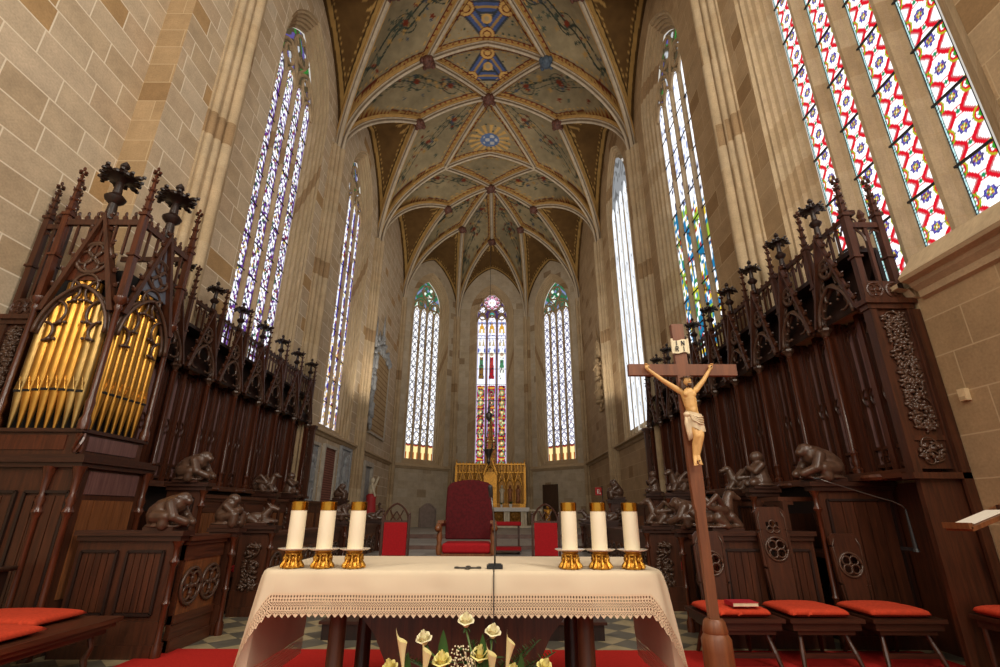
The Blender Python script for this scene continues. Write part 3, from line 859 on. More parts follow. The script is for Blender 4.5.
def sunburst(cx, cy):
    def f(C, x, y):
        d = np.hypot(x-cx, y-cy); a = np.arctan2(y-cy, x-cx)
        C[(d < 1.0) & (np.sin(a*16) > 0.1)] = GOLD; C[d < 0.46] = np.array(lin(92, 116, 160)); C[(d < 0.36) & (np.sin(x*14)*np.sin(y*14) > 0.1)] = np.array(lin(190, 190, 190))
    return f
YM = [(BAYS[i]+BAYS[i+1])/2 for i in range(4)]; YM[3] = 22.95; YM[2] = 16.6
M2Y = YM[3]
for bi in (1, 2):
    y0, y1, ym = BAYS[bi], BAYS[bi+1], YM[bi]
    Ax = A0(0, ym)
    for yy, fl in ((y0, False), (y1, True)):
        for s in (-1, 1):
            S = A0(s*WALLX, yy); T = A0(s*TX, yy); Mp = A0(s*MX, ym)
            cs = on_barrel(S, T); cm = on_barrel(S, Mp); tm = on_barrel(T, Ax); ma = on_barrel(Mp, Ax)
            web(coons(cs, ma, cm, tm, 110 if bi == 1 else 70), 'vine')
            for c in (cs, cm, tm, ma): rib(c)
            if yy == y0: boss(T, 'boss_blue' if s > 0 else 'boss', 1.2)
        TL, TR, TA = A0(-TX, yy), A0(TX, yy), A0(0, yy)
        P = coons(on_barrel(TL, TA), on_barrel(Ax, TR)*1.0, on_barrel(TL, Ax), on_barrel(TA, TR), 90)
        md = trefoil(0, ym-2.0) if (bi == 1 and fl is False) else (trinity(0, ym+2.0, True) if (bi == 1) else (trinity(0, ym-1.95, False) if not fl else sunburst(0, ym+2.0)))
        # orientation: medallion sits nearer the transverse rib
        if bi == 1 and fl: md = trinity(0, y1-1.0, False)
        if bi == 2 and not fl: md = trinity(0, y0+1.05, True)
        if bi == 2 and fl: md = sunburst(0, y1-0.95)
        if bi == 1 and not fl: md = trefoil(0, y0+1.2)
        web(P, 'medal', medal=md)
        rib(on_barrel(TL, TA)); rib(on_barrel(TA, TR))
    boss(Ax, 'boss', 1.3)
    for s in (-1, 1):
        Sa, Sb, Mp = A0(s*WALLX, y0), A0(s*WALLX, y1), A0(s*MX, ym)
        lunette(Sa, Sb, Mp, on_barrel(Sa, Mp), on_barrel(Sb, Mp), 16.95); boss(Mp, 'boss', 1.1)
# the star over the apse
y0 = BAYS[3]
Ax = np.array([0, M2Y, 18.55])
AC = np.array([0, 26.9, 17.5])
for s in (-1, 1):
    S, T, Mp = A0(s*WALLX, y0), A0(s*TX, y0), np.array([s*2.35, M2Y, 17.2])
    K1 = np.array([s*WALLX, C1Y, SPR]); K2 = np.array([s*C2X, C2Y, SPR]); AL = np.array([s*1.72, 25.25, 17.35])
    sm = spring_rib(S, Mp); tm = on_barrel(T, (0, M2Y)); tm[-1] = Ax; tm[:, 2] = np.linspace(T[2], Ax[2], NP_)+4*.1*tt*(1-tt)
    ma = tie_rib(Mp, Ax); k1m = spring_rib(K1, Mp); k1a = spring_rib(K1, AL); la = tie_rib(AL, Ax); k2a = spring_rib(K2, AL); k2c = spring_rib(K2, AC); ca = tie_rib(AC, Ax)
    web(coons(on_barrel(S, T), ma, sm, tm, 60), 'vine')
    web(coons(k1m, la, k1a, ma, 60), 'vine')
    web(coons(k2a, ca, k2c, la, 60), 'vine')
    for c in (sm, tm, ma, k1m, k1a, la, k2a, k2c, ca): rib(c)
    lunette(S, K1, Mp, sm, k1m, 16.95); lunette(K1, K2, AL, k1a, k2a, 16.6)
    boss(Mp); boss(AL)
    if s < 0: KL, k2cL = K2, k2c
    else: lunette(KL, K2, AC, k2cL, k2c, 16.8)
TL, TR, TA = A0(-TX, y0), A0(TX, y0), A0(0, y0)
tl = tie_rib(TL, Ax, .1); tr = tie_rib(Ax, TR, .1)
web(coons(on_barrel(TL, TA), tr, tl, on_barrel(TA, TR), 60), 'dots')
boss(Ax, 'boss', 1.3); boss(AC, 'boss', 1.1)
# ------------------------------------------------------------------ joinery materials
M['wood'] = mat_wood('dark_mahogany', lin(40, 21, 13), lin(86, 46, 27), 0.36)
M['wood_red'] = mat_wood('red_brown_panels', lin(52, 25, 15), lin(96, 48, 28), 0.24)
M['wood_dk'] = mat_wood('blackened_oak', lin(22, 13, 10), lin(48, 27, 19), 0.42)
M['wood_mid'] = mat_wood('brown_oak_planks', lin(84, 48, 27), lin(140, 86, 48), 0.38)
M['wood_h'] = mat_wood('brown_oak_rails', lin(52, 26, 17), lin(98, 54, 32), 0.36, axis='Y')
M['wood_x'] = mat_wood('oak_cross_grain', lin(36, 19, 13), lin(74, 40, 25), 0.36, axis='X')
M['carved'] = mat_plain('carved_dark_oak', lin(78, 55, 42), 0.32, noise=0.3, scale=18)
M['painted_sheen'] = mat_wood('polished_panel_painted_sheen', lin(108, 80, 80), lin(142, 112, 112), 0.18, spec=0.9)  # mauve base colour paints the windows' sheen onto the polished lancet panels
M['cush'] = mat_plain('orange_red_velvet', lin(196, 66, 40), 0.9, noise=0.14, scale=40, spec=0.2)
M['cush_red'] = mat_plain('crimson_velvet', lin(158, 24, 30), 0.85, noise=0.14, scale=40, spec=0.2)

ORD = ['first', 'second', 'third', 'fourth', 'fifth', 'sixth', 'seventh', 'eighth', 'ninth', 'tenth', 'eleventh']

# ------------------------------------------------------------------ gothic ornaments
def crocket(mb, p, d, r=0.03):
    p = V(p); d = V(d).normalized()
    mb.ell(p+d*r*0.8, (r, r, r*1.1), 6, 4); mb.ell(p+d*r*1.7+Z*r*0.6, (r*.7, r*.7, r*.6), 5, 3)
def pinnacle(mb, c, w, z0, z1, z2, z3):
    """square shaft z0..z1, crocketed spire to z2, finial bud to z3"""
    c = V(c); h = w/2
    P = lambda z: V((c.x, c.y, z))
    mb.box(c.x-h, c.x+h, c.y-h, c.y+h, z0, z1)
    mb.box(c.x-h*1.5, c.x+h*1.5, c.y-h*1.5, c.y+h*1.5, z0+(z1-z0)*.48, z0+(z1-z0)*.48+.03)
    mb.box(c.x-h*1.45, c.x+h*1.45, c.y-h*1.45, c.y+h*1.45, z1-.02, z1+.02)
    mb.lathe(P(0), [(w*0.62, z1), (w*0.22, z2)], 4, start=PI/4)
    nl = 4
    for i in range(nl):
        t = (i+0.5)/nl; z = z1+(z2-z1)*t; r = w*(0.55-0.36*t)
        for k in range(4): crocket(mb, P(z)+V((r*math.cos(k*PI/2), r*math.sin(k*PI/2), 0)), V((math.cos(k*PI/2), math.sin(k*PI/2), .3)), 0.017)
    mb.lathe(P(0), [(0.012, z2-.02), (0.03, z2), (0.014, z2+.02), (0.014, z2+.05)], 6)
    for k in range(4): mb.ell(P(z2+.06)+V((.038*math.cos(k*PI/2), .038*math.sin(k*PI/2), 0)), (.026, .026, .022), 6, 4)
    mb.ell(P(z3-.02), (.02, .02, .035), 6, 4)
def poppyhead(mb, c, z0, z1, s=1.0):
    """broad leafy finial: stem, collar, flat flared leaf crown with ragged rim, and a bud"""
    c = V(c); P = lambda z: V((c.x, c.y, z)); H = z1-z0
    mb.lathe(P(0), [(.04*s, z0), (.03*s, z0+H*.26), (.06*s, z0+H*.31), (.072*s, z0+H*.36), (.06*s, z0+H*.39), (.032*s, z0+H*.44), (.026*s, z0+H*.62), (.05*s, z0+H*.675), (.115*s, z0+H*.70), (.11*s, z0+H*.72), (.04*s, z0+H*.76)], 12)
    zc = z0+H*.71
    for k in range(12):
        a = k*PI/6; r = (.135 if k % 3 == 0 else .10)*s
        p = P(zc-.004*s*(k % 2))+V((r*math.cos(a), r*math.sin(a), 0))
        R = Matrix.Rotation(a, 3, 'Z')
        mb.ell(p, (.034*s, .026*s, .016*s), 6, 4, R); mb.ell(p+V((.03*s*math.cos(a+.5), .03*s*math.sin(a+.5), .016*s)), (.02*s, .016*s, .016*s), 5, 3); mb.ell(p+V((.025*s*math.cos(a-.6), .025*s*math.sin(a-.6), -.012*s)), (.02*s, .016*s, .014*s), 5, 3)
    for k in range(6):
        a = k*PI/3+.3; mb.ell(P(zc+.035*s)+V((.05*s*math.cos(a), .05*s*math.sin(a), 0)), (.03*s, .03*s, .02*s), 6, 4)
    mb.lathe(P(0), [(.03*s, zc+.03*s), (.028*s, z1-.085*s), (.014*s, z1-.075*s), (.034*s, z1-.05*s), (.03*s, z1-.03*s), (.006*s, z1)], 8)
def frame(O, A, N):
    O, A, N = V(O), V(A).normalized(), V(N).normalized()
    return lambda a, z, n=0.0: V((O.x+A.x*a+N.x*n, O.y+A.y*a+N.y*n, z))
def gable_slopes(mb, F, hw, z0, z1, dep=0.14, w=0.055, cr=0.03):
    for s in (-1, 1):
        dp = dep*(.4 if s < 0 else .9)
        a = [F(s*hw, z0, 0), F(s*(hw-w), z0, 0), F(0, z1-w*1.9, 0), F(0, z1, 0)]
        e = F(0, 0, dp)-F(0, 0, 0)
        mb.prism(a, e)
        n = 7
        for i in range(n):
            t = (i+.7)/n; p = F(s*hw*(1-t), z0+(z1-z0)*t, dp*.5); d = F(s*1.0, 0.45, 0)-F(0, 0, 0)
            crocket(mb, p, d, cr)
def gable_tracery(mb, F, hw, z0, z1, r=0.025):
    H = z1-z0; w = hw*0.86
    f = lambda n: (lambda a, z: F(a, z, n))
    for n, rr in ((0.03, r), (0.09, r*1.25)):
        mb.tube([F(a, z, n) for a, z in pointed(w, z0-.02, 10, 0.8)], rr, 6)
    # trefoil cusps under the arch
    for s in (-1, 1):
        mb.tube(arc((s*w*.52, z0+.06), w*.45, PI/2-s*0.2-1.7*(1 if s < 0 else -1)*0, PI/2+s*-1.9 if s > 0 else PI/2+1.9, 8, f(.06)), r*.9, 5)
        mb.tube(arc((s*w*.5, z0+H*.16), w*.40, (0.1 if s > 0 else PI-0.1), (-2.0 if s > 0 else PI+2.0), 8, f(.05)), r*.8, 5)
    mb.tube(arc((0, z0+H*.27), w*.42, -.5, PI+.5, 12, f(.05)), r*.9, 5)
    # circle with four foils in the gable point
    cz = z0+H*.58; R = hw*0.34
    mb.tube(arc((0, cz), R, 0, 2*PI, 16, f(.06)), r*1.1, 6)
    for k in range(4):
        a = PI/4+k*PI/2; mb.tube(arc((R*.48*math.cos(a), cz+R*.48*math.sin(a)), R*.42, 0, 2*PI, 8, f(.06)), r*.7, 5)
    for s in (-1, 1):
        mb.tube([F(s*hw*.66, z0+.1, .05), F(s*hw*.52, z0+H*.34, .05), F(s*hw*.3, z0+H*.46, .05), F(s*hw*.34, z0+H*.36, .05)], r*.8, 5)
        mb.ell(F(s*hw*.44, z0+H*.30, .05), .022, 6, 4); mb.ell(F(s*hw*.70, z0+H*.12, .05), .024, 6, 4); mb.ell(F(s*hw*.2, z0+H*.2, .06), .02, 6, 4)
def quatrefoil(mb, F, ca, cz, R, n=0.02, r=0.014):
    f = lambda a, z: F(a, z, n)
    mb.tube(arc((ca, cz), R, 0, 2*PI, 20, f), r*1.2, 6, closed=False)
    for k in range(4):
        a = PI/4+k*PI/2
        mb.tube(arc((ca+R*.50*math.cos(a), cz+R*.50*math.sin(a)), R*.40, 0, 2*PI, 12, f), r, 5)
    for k in range(4):
        a = k*PI/2; mb.ell(f(ca+R*.42*math.cos(a), cz+R*.42*math.sin(a)), r*1.7, 6, 4)
    mb.ell(f(ca, cz), r*1.6, 6, 4)
def foliage_panel(mb, F, a0, a1, z0, z1, n=0.0, dens=26, seed=1, r=0.022):
    """carved scrolling foliage filling a panel"""
    rg = random.Random(seed); w = (a1-a0); h = z1-z0; m = max(3, int(h/w*1.6))
    pts = []
    for i in range(m*8+1):
        t = i/(m*8); pts.append(F((a0+a1)/2+w*.33*math.sin(t*m*PI), z0+h*t, n+.012))
    mb.tube(pts, r*.5, 5)
    for i in range(m):
        zc = z0+h*(i+.5)/m; s = 1 if i % 2 == 0 else -1; ca = (a0+a1)/2-s*w*.1
        mb.tube([F(ca+w*.34*math.cos(t)*(1-t/9), zc+w*.34*math.sin(t)*(1-t/9), n+.014) for t in np.linspace(0, 6.5, 14)], r*.4, 5)
    for i in range(dens):
        a = rg.uniform(a0+.03, a1-.03); z = rg.uniform(z0+.03, z1-.03)
        R = Matrix.Rotation(rg.uniform(0, PI), 3, 'X') @ Matrix.Rotation(rg.uniform(0, PI), 3, 'Z')
        mb.ell(F(a, z, n+.012), (r*1.9, r*.8, r*.9), 6, 4, R)

# carved animals and figures: a handful of blobs fused into one surface
def fused(name, mb, mat, parent, voxel=0.012, base=None, smooth_it=4):
    ob = build(name, mb, mat, parent, smooth=True, base=base, normals=False)
    md = ob.modifiers.new('fuse', 'REMESH'); md.mode = 'VOXEL'; md.voxel_size = voxel; md.use_smooth_shade = True
    sm = ob.modifiers.new('soften', 'SMOOTH'); sm.factor = 0.5; sm.iterations = smooth_it
    return ob
def fig_monk(mb):      # hunched seated figure bent over a book, facing +x
    mb.ell((-.02, 0, .09), (.13, .11, .10)); mb.cap((-.06, 0, .12), (.0, 0, .24), .095, .075); mb.ell((.06, 0, .30), (.055, .05, .06)); mb.ell((.03, 0, .325), (.065, .06, .045))
    for s in (-1, 1):
        mb.cap((-.02, s*.07, .09), (.13, s*.08, .12), .05, .04); mb.cap((.13, s*.08, .12), (.12, s*.08, .02), .04, .045)
        mb.cap((.0, s*.09, .23), (.09, s*.09, .16), .038, .03); mb.cap((.09, s*.09, .16), (.13, s*.02, .19), .028, .022)
    mb.ell((.14, 0, .17), (.03, .06, .04)); mb.ell((-.03, 0, .015), (.17, .12, .02))
def fig_dog(mb):       # lying hound, head up
    mb.ell((-.06, 0, .08), (.14, .07, .07)); mb.cap((.04, 0, .1), (.11, 0, .19), .06, .04); mb.ell((.14, 0, .21), (.055, .042, .042)); mb.cap((.16, 0, .205), (.22, 0, .19), .03, .022)
    for s in (-1, 1):
        mb.cap((.06, s*.05, .05), (.2, s*.05, .025), .03, .022); mb.cap((-.14, s*.06, .07), (-.04, s*.08, .03), .05, .025); mb.cap((.11, s*.035, .23), (.08, s*.045, .27), .014, .01)
    mb.tube([(-.18, 0, .06), (-.25, .04, .05), (-.27, .1, .09), (-.22, .12, .14)], .018, 6); mb.ell((0, 0, .012), (.2, .11, .018))
def fig_ape(mb):       # crouching ape resting on its long arm
    mb.ell((-.08, 0, .12), (.12, .10, .12)); mb.cap((-.06, 0, .16), (.06, 0, .22), .10, .085); mb.ell((.12, 0, .27), (.07, .065, .065)); mb.ell((.175, 0, .25), (.04, .04, .035))
    for s in (-1, 1):
        mb.cap((.05, s*.09, .22), (.12, s*.13, .10), .045, .035); mb.cap((.12, s*.13, .10), (.22, s*.06, .05), .032, .03); mb.cap((-.08, s*.09, .1), (.05, s*.12, .1), .055, .045); mb.cap((.05, s*.12, .1), (.03, s*.12, .02), .04, .04); mb.ell((.10, s*.065, .29), (.015, .02, .022))
    mb.ell((0, 0, .012), (.2, .14, .018))
def fig_dragon(mb):    # winged beast with curled tail
    mb.ell((-.02, 0, .11), (.13, .08, .09)); mb.cap((.06, 0, .13), (.1, 0, .27), .06, .04); mb.ell((.13, 0, .30), (.06, .045, .045)); mb.cap((.15, 0, .29), (.22, 0, .27), .032, .02)
    for s in (-1, 1):
        mb.cap((.08, s*.06, .1), (.14, s*.07, .02), .035, .03); mb.cap((-.08, s*.07, .09), (-.02, s*.1, .02), .05, .03)
        mb.cap((.0, s*.06, .18), (-.1, s*.12, .29), .03, .02); mb.cap((-.1, s*.12, .29), (-.2, s*.1, .2), .022, .015); mb.cap((.0, s*.06, .16), (-.18, s*.1, .18), .04, .015)
    mb.tube([(-.12, 0, .1), (-.22, 0, .08), (-.27, .05, .14), (-.22, .07, .2), (-.17, .04, .15)], [.04, .035, .03, .024, .016], 7); mb.ell((-.02, 0, .012), (.22, .13, .018))
def fig_stag(mb):      # reclining deer with raised antlers
    fig_dog(mb)
    for s in (-1, 1):
        mb.tube([(.12, s*.02, .24), (.08, s*.06, .32), (.1, s*.1, .38)], .012, 5); mb.tube([(.09, s*.055, .31), (.14, s*.08, .36)], .01, 5)
def fig_reader(mb):    # upright kneeling figure with cowl
    mb.lathe((0, 0, 0), [(.12, 0), (.13, .05), (.10, .16), (.095, .24), (.05, .30)], 10); mb.ell((.02, 0, .35), (.058, .052, .062)); mb.ell((-.005, 0, .355), (.07, .065, .065))
    for s in (-1, 1): mb.cap((0, s*.09, .25), (.09, s*.09, .17), .038, .03); mb.cap((.09, s*.09, .17), (.13, s*.015, .22), .028, .024); mb.cap((-.02, s*.05, .05), (.13, s*.07, .04), .05, .04)
    mb.ell((0, 0, .012), (.17, .13, .018))
class FatMB:
    def __init__(self, m): self.m = m
    def cap(self, p, q, a, b, n=10): self.m.cap(p, q, a*1.15+.003, b*1.2+.003, n)
    def ell(self, c, r, *k): self.m.ell(c, tuple(1.12*x for x in r), *k)
    def tube(self, p, r, n=6): self.m.tube(p, [x*1.5+.006 for x in r] if isinstance(r, list) else r*1.5+.006, n)
    def lathe(self, *k): self.m.lathe(*k)
FIGS = dict(monk=fig_monk, dog=fig_dog, ape=fig_ape, dragon=fig_dragon, stag=fig_stag, reader=fig_reader)
def carved_figure(parent, kind, c, rot, s=1.0):
    mb = MB(); FIGS[kind](FatMB(mb))
    mb.xform(Matrix.Translation(V(c)) @ Matrix.Rotation(rot, 4, 'Z') @ Matrix.Scale(s, 4))
    return fused('carved_figure', mb, M['carved'], parent, voxel=0.010*s, smooth_it=2)

# ------------------------------------------------------------------ canopied gallery of the choir stalls
GD, GB, ZB, ZC = 4.85, 5.16, 1.78, 3.62     # column plane, back plane, base and capital heights
def canopy_bay(s, y, P, label, group, end=False):
    """one bay from y to y+P on side s (-1 organ side, +1 crucifix side)"""
    t = thing('choir_stall_canopy', label, 'choir stall', (s*GB, y, ZB), group)
    X = lambda d: s*d
    F = frame((X(GD), y+P/2, 0), (0, 1, 0), (s, 0, 0))       # a along y, n towards the wall
    def bx(mb, d0, d1, y0, y1, z0, z1): mb.box(min(X(d0), X(d1)), max(X(d0), X(d1)), y0, y1, z0, z1)
    mb = MB(); bx(mb, GB-.02, GB+.02, y+.002, y+P-.002, ZB, 4.4); build('back_panel', mb, M['wood_dk'], t)
    # two lancet panels with cusped heads, waist tracery and pierced foot
    for i, cy in enumerate((y+P*.30, y+P*.70)):
        w = P*.15
        mb = MB()
        bx(mb, GB-.05, GB-.02, cy-w, cy+w, ZB+.10, ZC+.02)
        pn = build('lancet_panel', mb, M['painted_sheen'] , t)
        mb = MB()
        for yy in (cy-w-.012, cy, cy+w+.012): bx(mb, GB-.10, GB-.03, yy-.014, yy+.014, ZB+.05, ZC+.06)
        for zz in (ZB+.10, ZB+.30, ZC): bx(mb, GB-.09, GB-.03, cy-w, cy+w, zz-.02, zz+.02)
        Fp = frame((X(GB-.07), cy, 0), (0, 1, 0), (s, 0, 0))
        for q in (-1, 1):
            mb.tube([Fp(q*w/2+a, z) for a, z in pointed(w*.46, ZC-.16, 6)], .014, 5)
            mb.tube([Fp(q*w/2+a, z) for a, z in pointed(w*.46, ZB+.92, 6)], .012, 5); mb.tube([Fp(q*w/2+a, 2*(ZB+.92)-z) for a, z in pointed(w*.46, ZB+.92, 6)], .012, 5)
            mb.ell(Fp(q*w/2, ZB+.92), (.016, .04, .022), 6, 4)
        for k in range(3):
            a = PI/2+k*2*PI/3; mb.tube(arc((w*.3*math.cos(a), ZB+.2+w*.3*math.sin(a)), w*.28, 0, 2*PI, 8, Fp), .010, 5)
        build('lancet_frame', mb, M['wood'], pn)
    # wide red boards between
    mb = MB()
    for cy, w in ((y+P*.5, P*.045), (y+P*.055, P*.06), (y+P*.945, P*.06)): bx(mb, GB-.13, GB-.02, cy-w, cy+w, ZB, ZC+.1)
    build('mullion_board', mb, M['wood_red'], t)
    # partition and shaft at the far end of the bay
    mb = MB(); bx(mb, GD+.03, GB, y+P-.045, y+P-.005, ZB, ZC+.35); build('partition', mb, M['wood_red'], t)
    mb = MB()
    mb.lathe((X(GD), y+P-.09, 0), [(.06, ZB+.02), (.065, ZB+.07), (.035, ZB+.10), (.045, ZB+.16), (.035, ZB+.22), (.05, ZB+.26), (.032, ZB+.3), (.03, ZC-.12), (.045, ZC-.1), (.032, ZC-.07)], 10)
    bx(mb, GD-.012, GD+.012, y+P-.14, y+P-.04, ZB+.3, ZC-.1)
    build('shaft', mb, M['wood_red'], t, smooth='auto')
    mb = MB(); mb.lathe((X(GD), y+P-.09, 0), [(.035, ZC-.07), (.055, ZC-.03), (.085, ZC), (.085, ZC+.03), (.07, ZC+.04)], 8); build('capital', mb, M['carved'], t)
    # base ledge
    mb = MB(); bx(mb, GD-.12, GB, y+.001, y+P-.001, ZB-.07, ZB-.02); bx(mb, GD-.06, GB, y+.001, y+P-.001, ZB-.02, ZB+.02)
    mb.lathe((X(GD-.02), y+P/2, 0), [(.18, ZB-.08), (.2, ZB-.05), (.18, ZB-.02)], 16)
    build('base_ledge', mb, M['wood_h'], t)
    # gable, tracery, finial
    z0, z1 = ZC+.04, 4.88; hw = P/2-.035
    G = frame((X(GD-.10), y+P/2, 0), (0, 1, 0), (s, 0, 0))
    mb = MB(); gable_slopes(mb, G, hw, z0, z1, 0.13, 0.042); g = build('gable', mb, M['wood'], t)
    mb = MB(); gable_tracery(mb, G, hw-.04, z0, z1); build('tracery', mb, M['carved'], g, smooth=True)
    mb = MB(); poppyhead(mb, (X(GD-.03), y+P/2, 0), z1-.05, 5.46, 1.1); build('finial', mb, M['wood_dk'], t, smooth='auto')
    mb = MB(); pinnacle(mb, (X(GD), y+P-.09, 0), .06, ZC+.04, 4.86, 5.36, 5.48); build('pinnacle', mb, M['wood'], t)
    # canopy roof and the openwork parapet behind the gable
    mb = MB()
    mb.quad((X(GD-.0), y+.01, ZC+.05), (X(GD-.0), y+P-.01, ZC+.05), (X(GB), y+P-.01, 4.42), (X(GB), y+.01, 4.42)); bx(mb, GD+.02, GB+.02, y+.01, y+P-.01, 4.38, 4.44)
    build('canopy_hood', mb, M['wood_dk'], t)
    mb = MB(); d = GD+.16
    bx(mb, d-.025, d+.025, y+.002, y+P-.002, 4.92, 4.98); bx(mb, d-.02, d+.02, y+.002, y+P-.002, 4.42, 4.46)
    n = 6
    for k in range(n): bx(mb, d-.015, d+.015, y+P*(k+.5)/n-.012, y+P*(k+.5)/n+.012, 4.42, 4.95)
    Fr = frame((X(d), y, 0), (0, 1, 0), (s, 0, 0))
    for k in range(n):
        mb.tube([Fr(P*(k+.5)/n+a, z) for a, z in pointed(P/n*.46, 4.78, 5)], .011, 5)
        mb.ell(Fr(P*(k+.5)/n, 5.0), (.025, .025, .035), 6, 4)
    build('parapet', mb, M['wood'], t)
    return t

YL0, PL, NL = 6.93, 0.995, 7
YR0, PR, NR = 5.31, 0.885, 10
b0 = canopy_bay(-1, YL0, PL, '', 'canopied stall bays on the organ side')
for i in range(NL):
    lb = f'{ORD[i]} canopied carved stall bay counting from the organ case' if i < NL-1 else 'carved stall bay farthest from the organ, ending the organ-side row'
    if i == 0: b0['label'] = lb
    else: dup(b0, (0, PL*i, 0), lb)
b0 = canopy_bay(1, YR0, PR, '', 'canopied stall bays behind the crucifix')
for i in range(NR):
    lb = f'{ORD[i]} canopied stall bay on the crucifix side, counting from the carved end panel' if i < NR-1 else 'last canopied stall bay on the crucifix side, nearest the sanctuary'
    if i == 0: b0['label'] = lb
    else: dup(b0, (0, PR*i, 0), lb)

def gallery_end(s, y, d0, d1, label, near=True, tall=True, dz=0.0):
    """closing wing of the gallery: plain framed board with a carved foliage panel facing the altar side, openwork top"""
    t = thing('stall_end_wing', label, 'choir stall', (s*d1, y, ZB))
    X = lambda d: s*d
    def bx(mb, d0_, d1_, y0, y1, z0, z1): mb.box(min(X(d0_), X(d1_)), max(X(d0_), X(d1_)), y0, y1, z0, z1)
    mb = MB(); bx(mb, d0, d1, y-.03, y+.03, ZB, ZC-.05); bx(mb, d0-.03, d0+.05, y-.06, y+.05, ZB-.05, ZC); bx(mb, d1-.05, d1+.03, y-.06, y+.05, ZB-.05, ZC)
    bx(mb, d0, d1, y-.05, y, ZB+.28, ZB+.33)
    build('board', mb, M['wood'], t)
    F = frame((X((d0+d1)/2), y-.035, 0), (1, 0, 0), (0, -1, 0)); w = (d1-d0)/2-.07
    mb = MB(); foliage_panel(mb, F, -w, w, ZB+.36, ZC-.12, 0, 260, 3, .022); foliage_panel(mb, F, -w, w, ZB+.06, ZB+.26, 0, 22, 5, .022)
    build('carved_foliage', mb, M['carved'], t, smooth=True)
    mb = MB(); bx(mb, d0-.08, d1+.06, y-.10, y+.08, ZC-.04, ZC+.02); bx(mb, d0-.05, d1+.04, y-.07, y+.06, ZC-.10, ZC-.04); build('cornice', mb, M['wood'], t)
    mb = MB(); bx(mb, d0-.08, d1+.06, y-.10, y+.06, ZB-.1, ZB-.04); build('base_moulding', mb, M['wood'], t)
    if not tall or s > 0:
        mb = MB(); bx(mb, d0+.02, d1+.04, y-.03, y+.03, .0 if s > 0 and tall else .45, ZB-.1); build('lower_board', mb, M['wood'], t)
        if tall:
            mb = MB(); bx(mb, 5.168, 5.21, y+.03, y+1.02, 0, ZB-.1); bx(mb, 5.13, 5.22, y-.10, y-.065, 0, ZC-.12); build('side_board', mb, M['wood'], t)
    if tall:
        for d in (d0+.02, d1-.03):
            mb = MB(); pinnacle(mb, (X(d), y, 0), .075, ZC+.02, 4.78+dz, 5.22+dz, 5.36+dz); build('pinnacle', mb, M['wood'], t)
        mb = MB(); bx(mb, d0, d1, y-.03, y+.03, 4.60+dz, 4.67+dz); bx(mb, d0, d1, y-.03, y+.03, ZC+.02, ZC+.26)
        c = (d0+d1)/2; bx(mb, c-.02, c+.02, y-.02, y+.02, ZC+.26, 4.62+dz)
        Fr = frame((X(c), y, 0), (1, 0, 0), (0, -1, 0)); q = (d1-d0)/4
        for k in (-1, 1):
            mb.tube([Fr(k*q+a, z) for a, z in pointed(q*.86, 4.42+dz, 6)], .016, 5); quatrefoil(mb, Fr, k*q, ZC+.14, .09, .035, .010)
        mb.lathe((X(c), y, 0), [(.02, 4.66+dz), (.05, 4.70+dz), (.03, 4.74+dz), (.05, 4.78+dz), (.015, 4.86+dz)], 6)
        build('openwork_screen', mb, M['wood'], t)
    return t
gallery_end(1, 5.14, 4.72, 5.16, 'carved foliage end wing closing the stalls beside the sandstone wall')
gallery_end(-1, 5.72, 5.28, 5.62, 'carved end wing behind the organ pipes against the pale wall', dz=.30)
gallery_end(-1, YL0+PL*NL+.065, 4.72, 5.16, 'far pierced foliage wing ending the organ-side stalls', tall=False)
gallery_end(1, YR0+PR*NR+.065, 4.72, 5.16, 'far pierced foliage wing ending the stalls behind the crucifix', tall=False)

# wall boarding below the galleries, back seats
def back_row(s, y0, y1, label):
    t = thing('stall_back_row', label, 'choir stall', (s*5.0, y0, 0))
    X = lambda d: s*d
    def bx(mb, d0_, d1_, ya, yb, z0, z1): mb.box(min(X(d0_), X(d1_)), max(X(d0_), X(d1_)), ya, yb, z0, z1)
    mb = MB(); bx(mb, 5.0, 5.15, y0, y1, 0.42, ZB-.08); build('back_board', mb, M['wood_dk'], t)
    mb = MB(); bx(mb, 4.5, 5.0, y0, y1, 0.84, 0.90); build('seat', mb, M['wood_h'], t)
    mb = MB(); bx(mb, 4.40, 5.15, y0, y1, 0, 0.42); build('platform', mb, M['wood_dk'], t)
    for k in range(int((y1-y0)/0.95)+1):
        mb = MB(); y = y0+.06+k*(y1-y0-.12)/int((y1-y0)/0.95)
        bx(mb, 4.42, 5.0, y-.03, y+.03, 0.43, 1.35); mb.lathe((X(4.42), y, 0), [(.03, .43), (.05, .5), (.03, .6), (.03, 1.2), (.06, 1.3), (.06, 1.36)], 8)
        build('arm', mb, M['wood'], t)
    return t
back_row(-1, 6.9, 13.85, 'dark back row seats under the organ-side canopies')
back_row(1, 6.3, 14.05, 'dark back row seats under the canopies behind the crucifix')

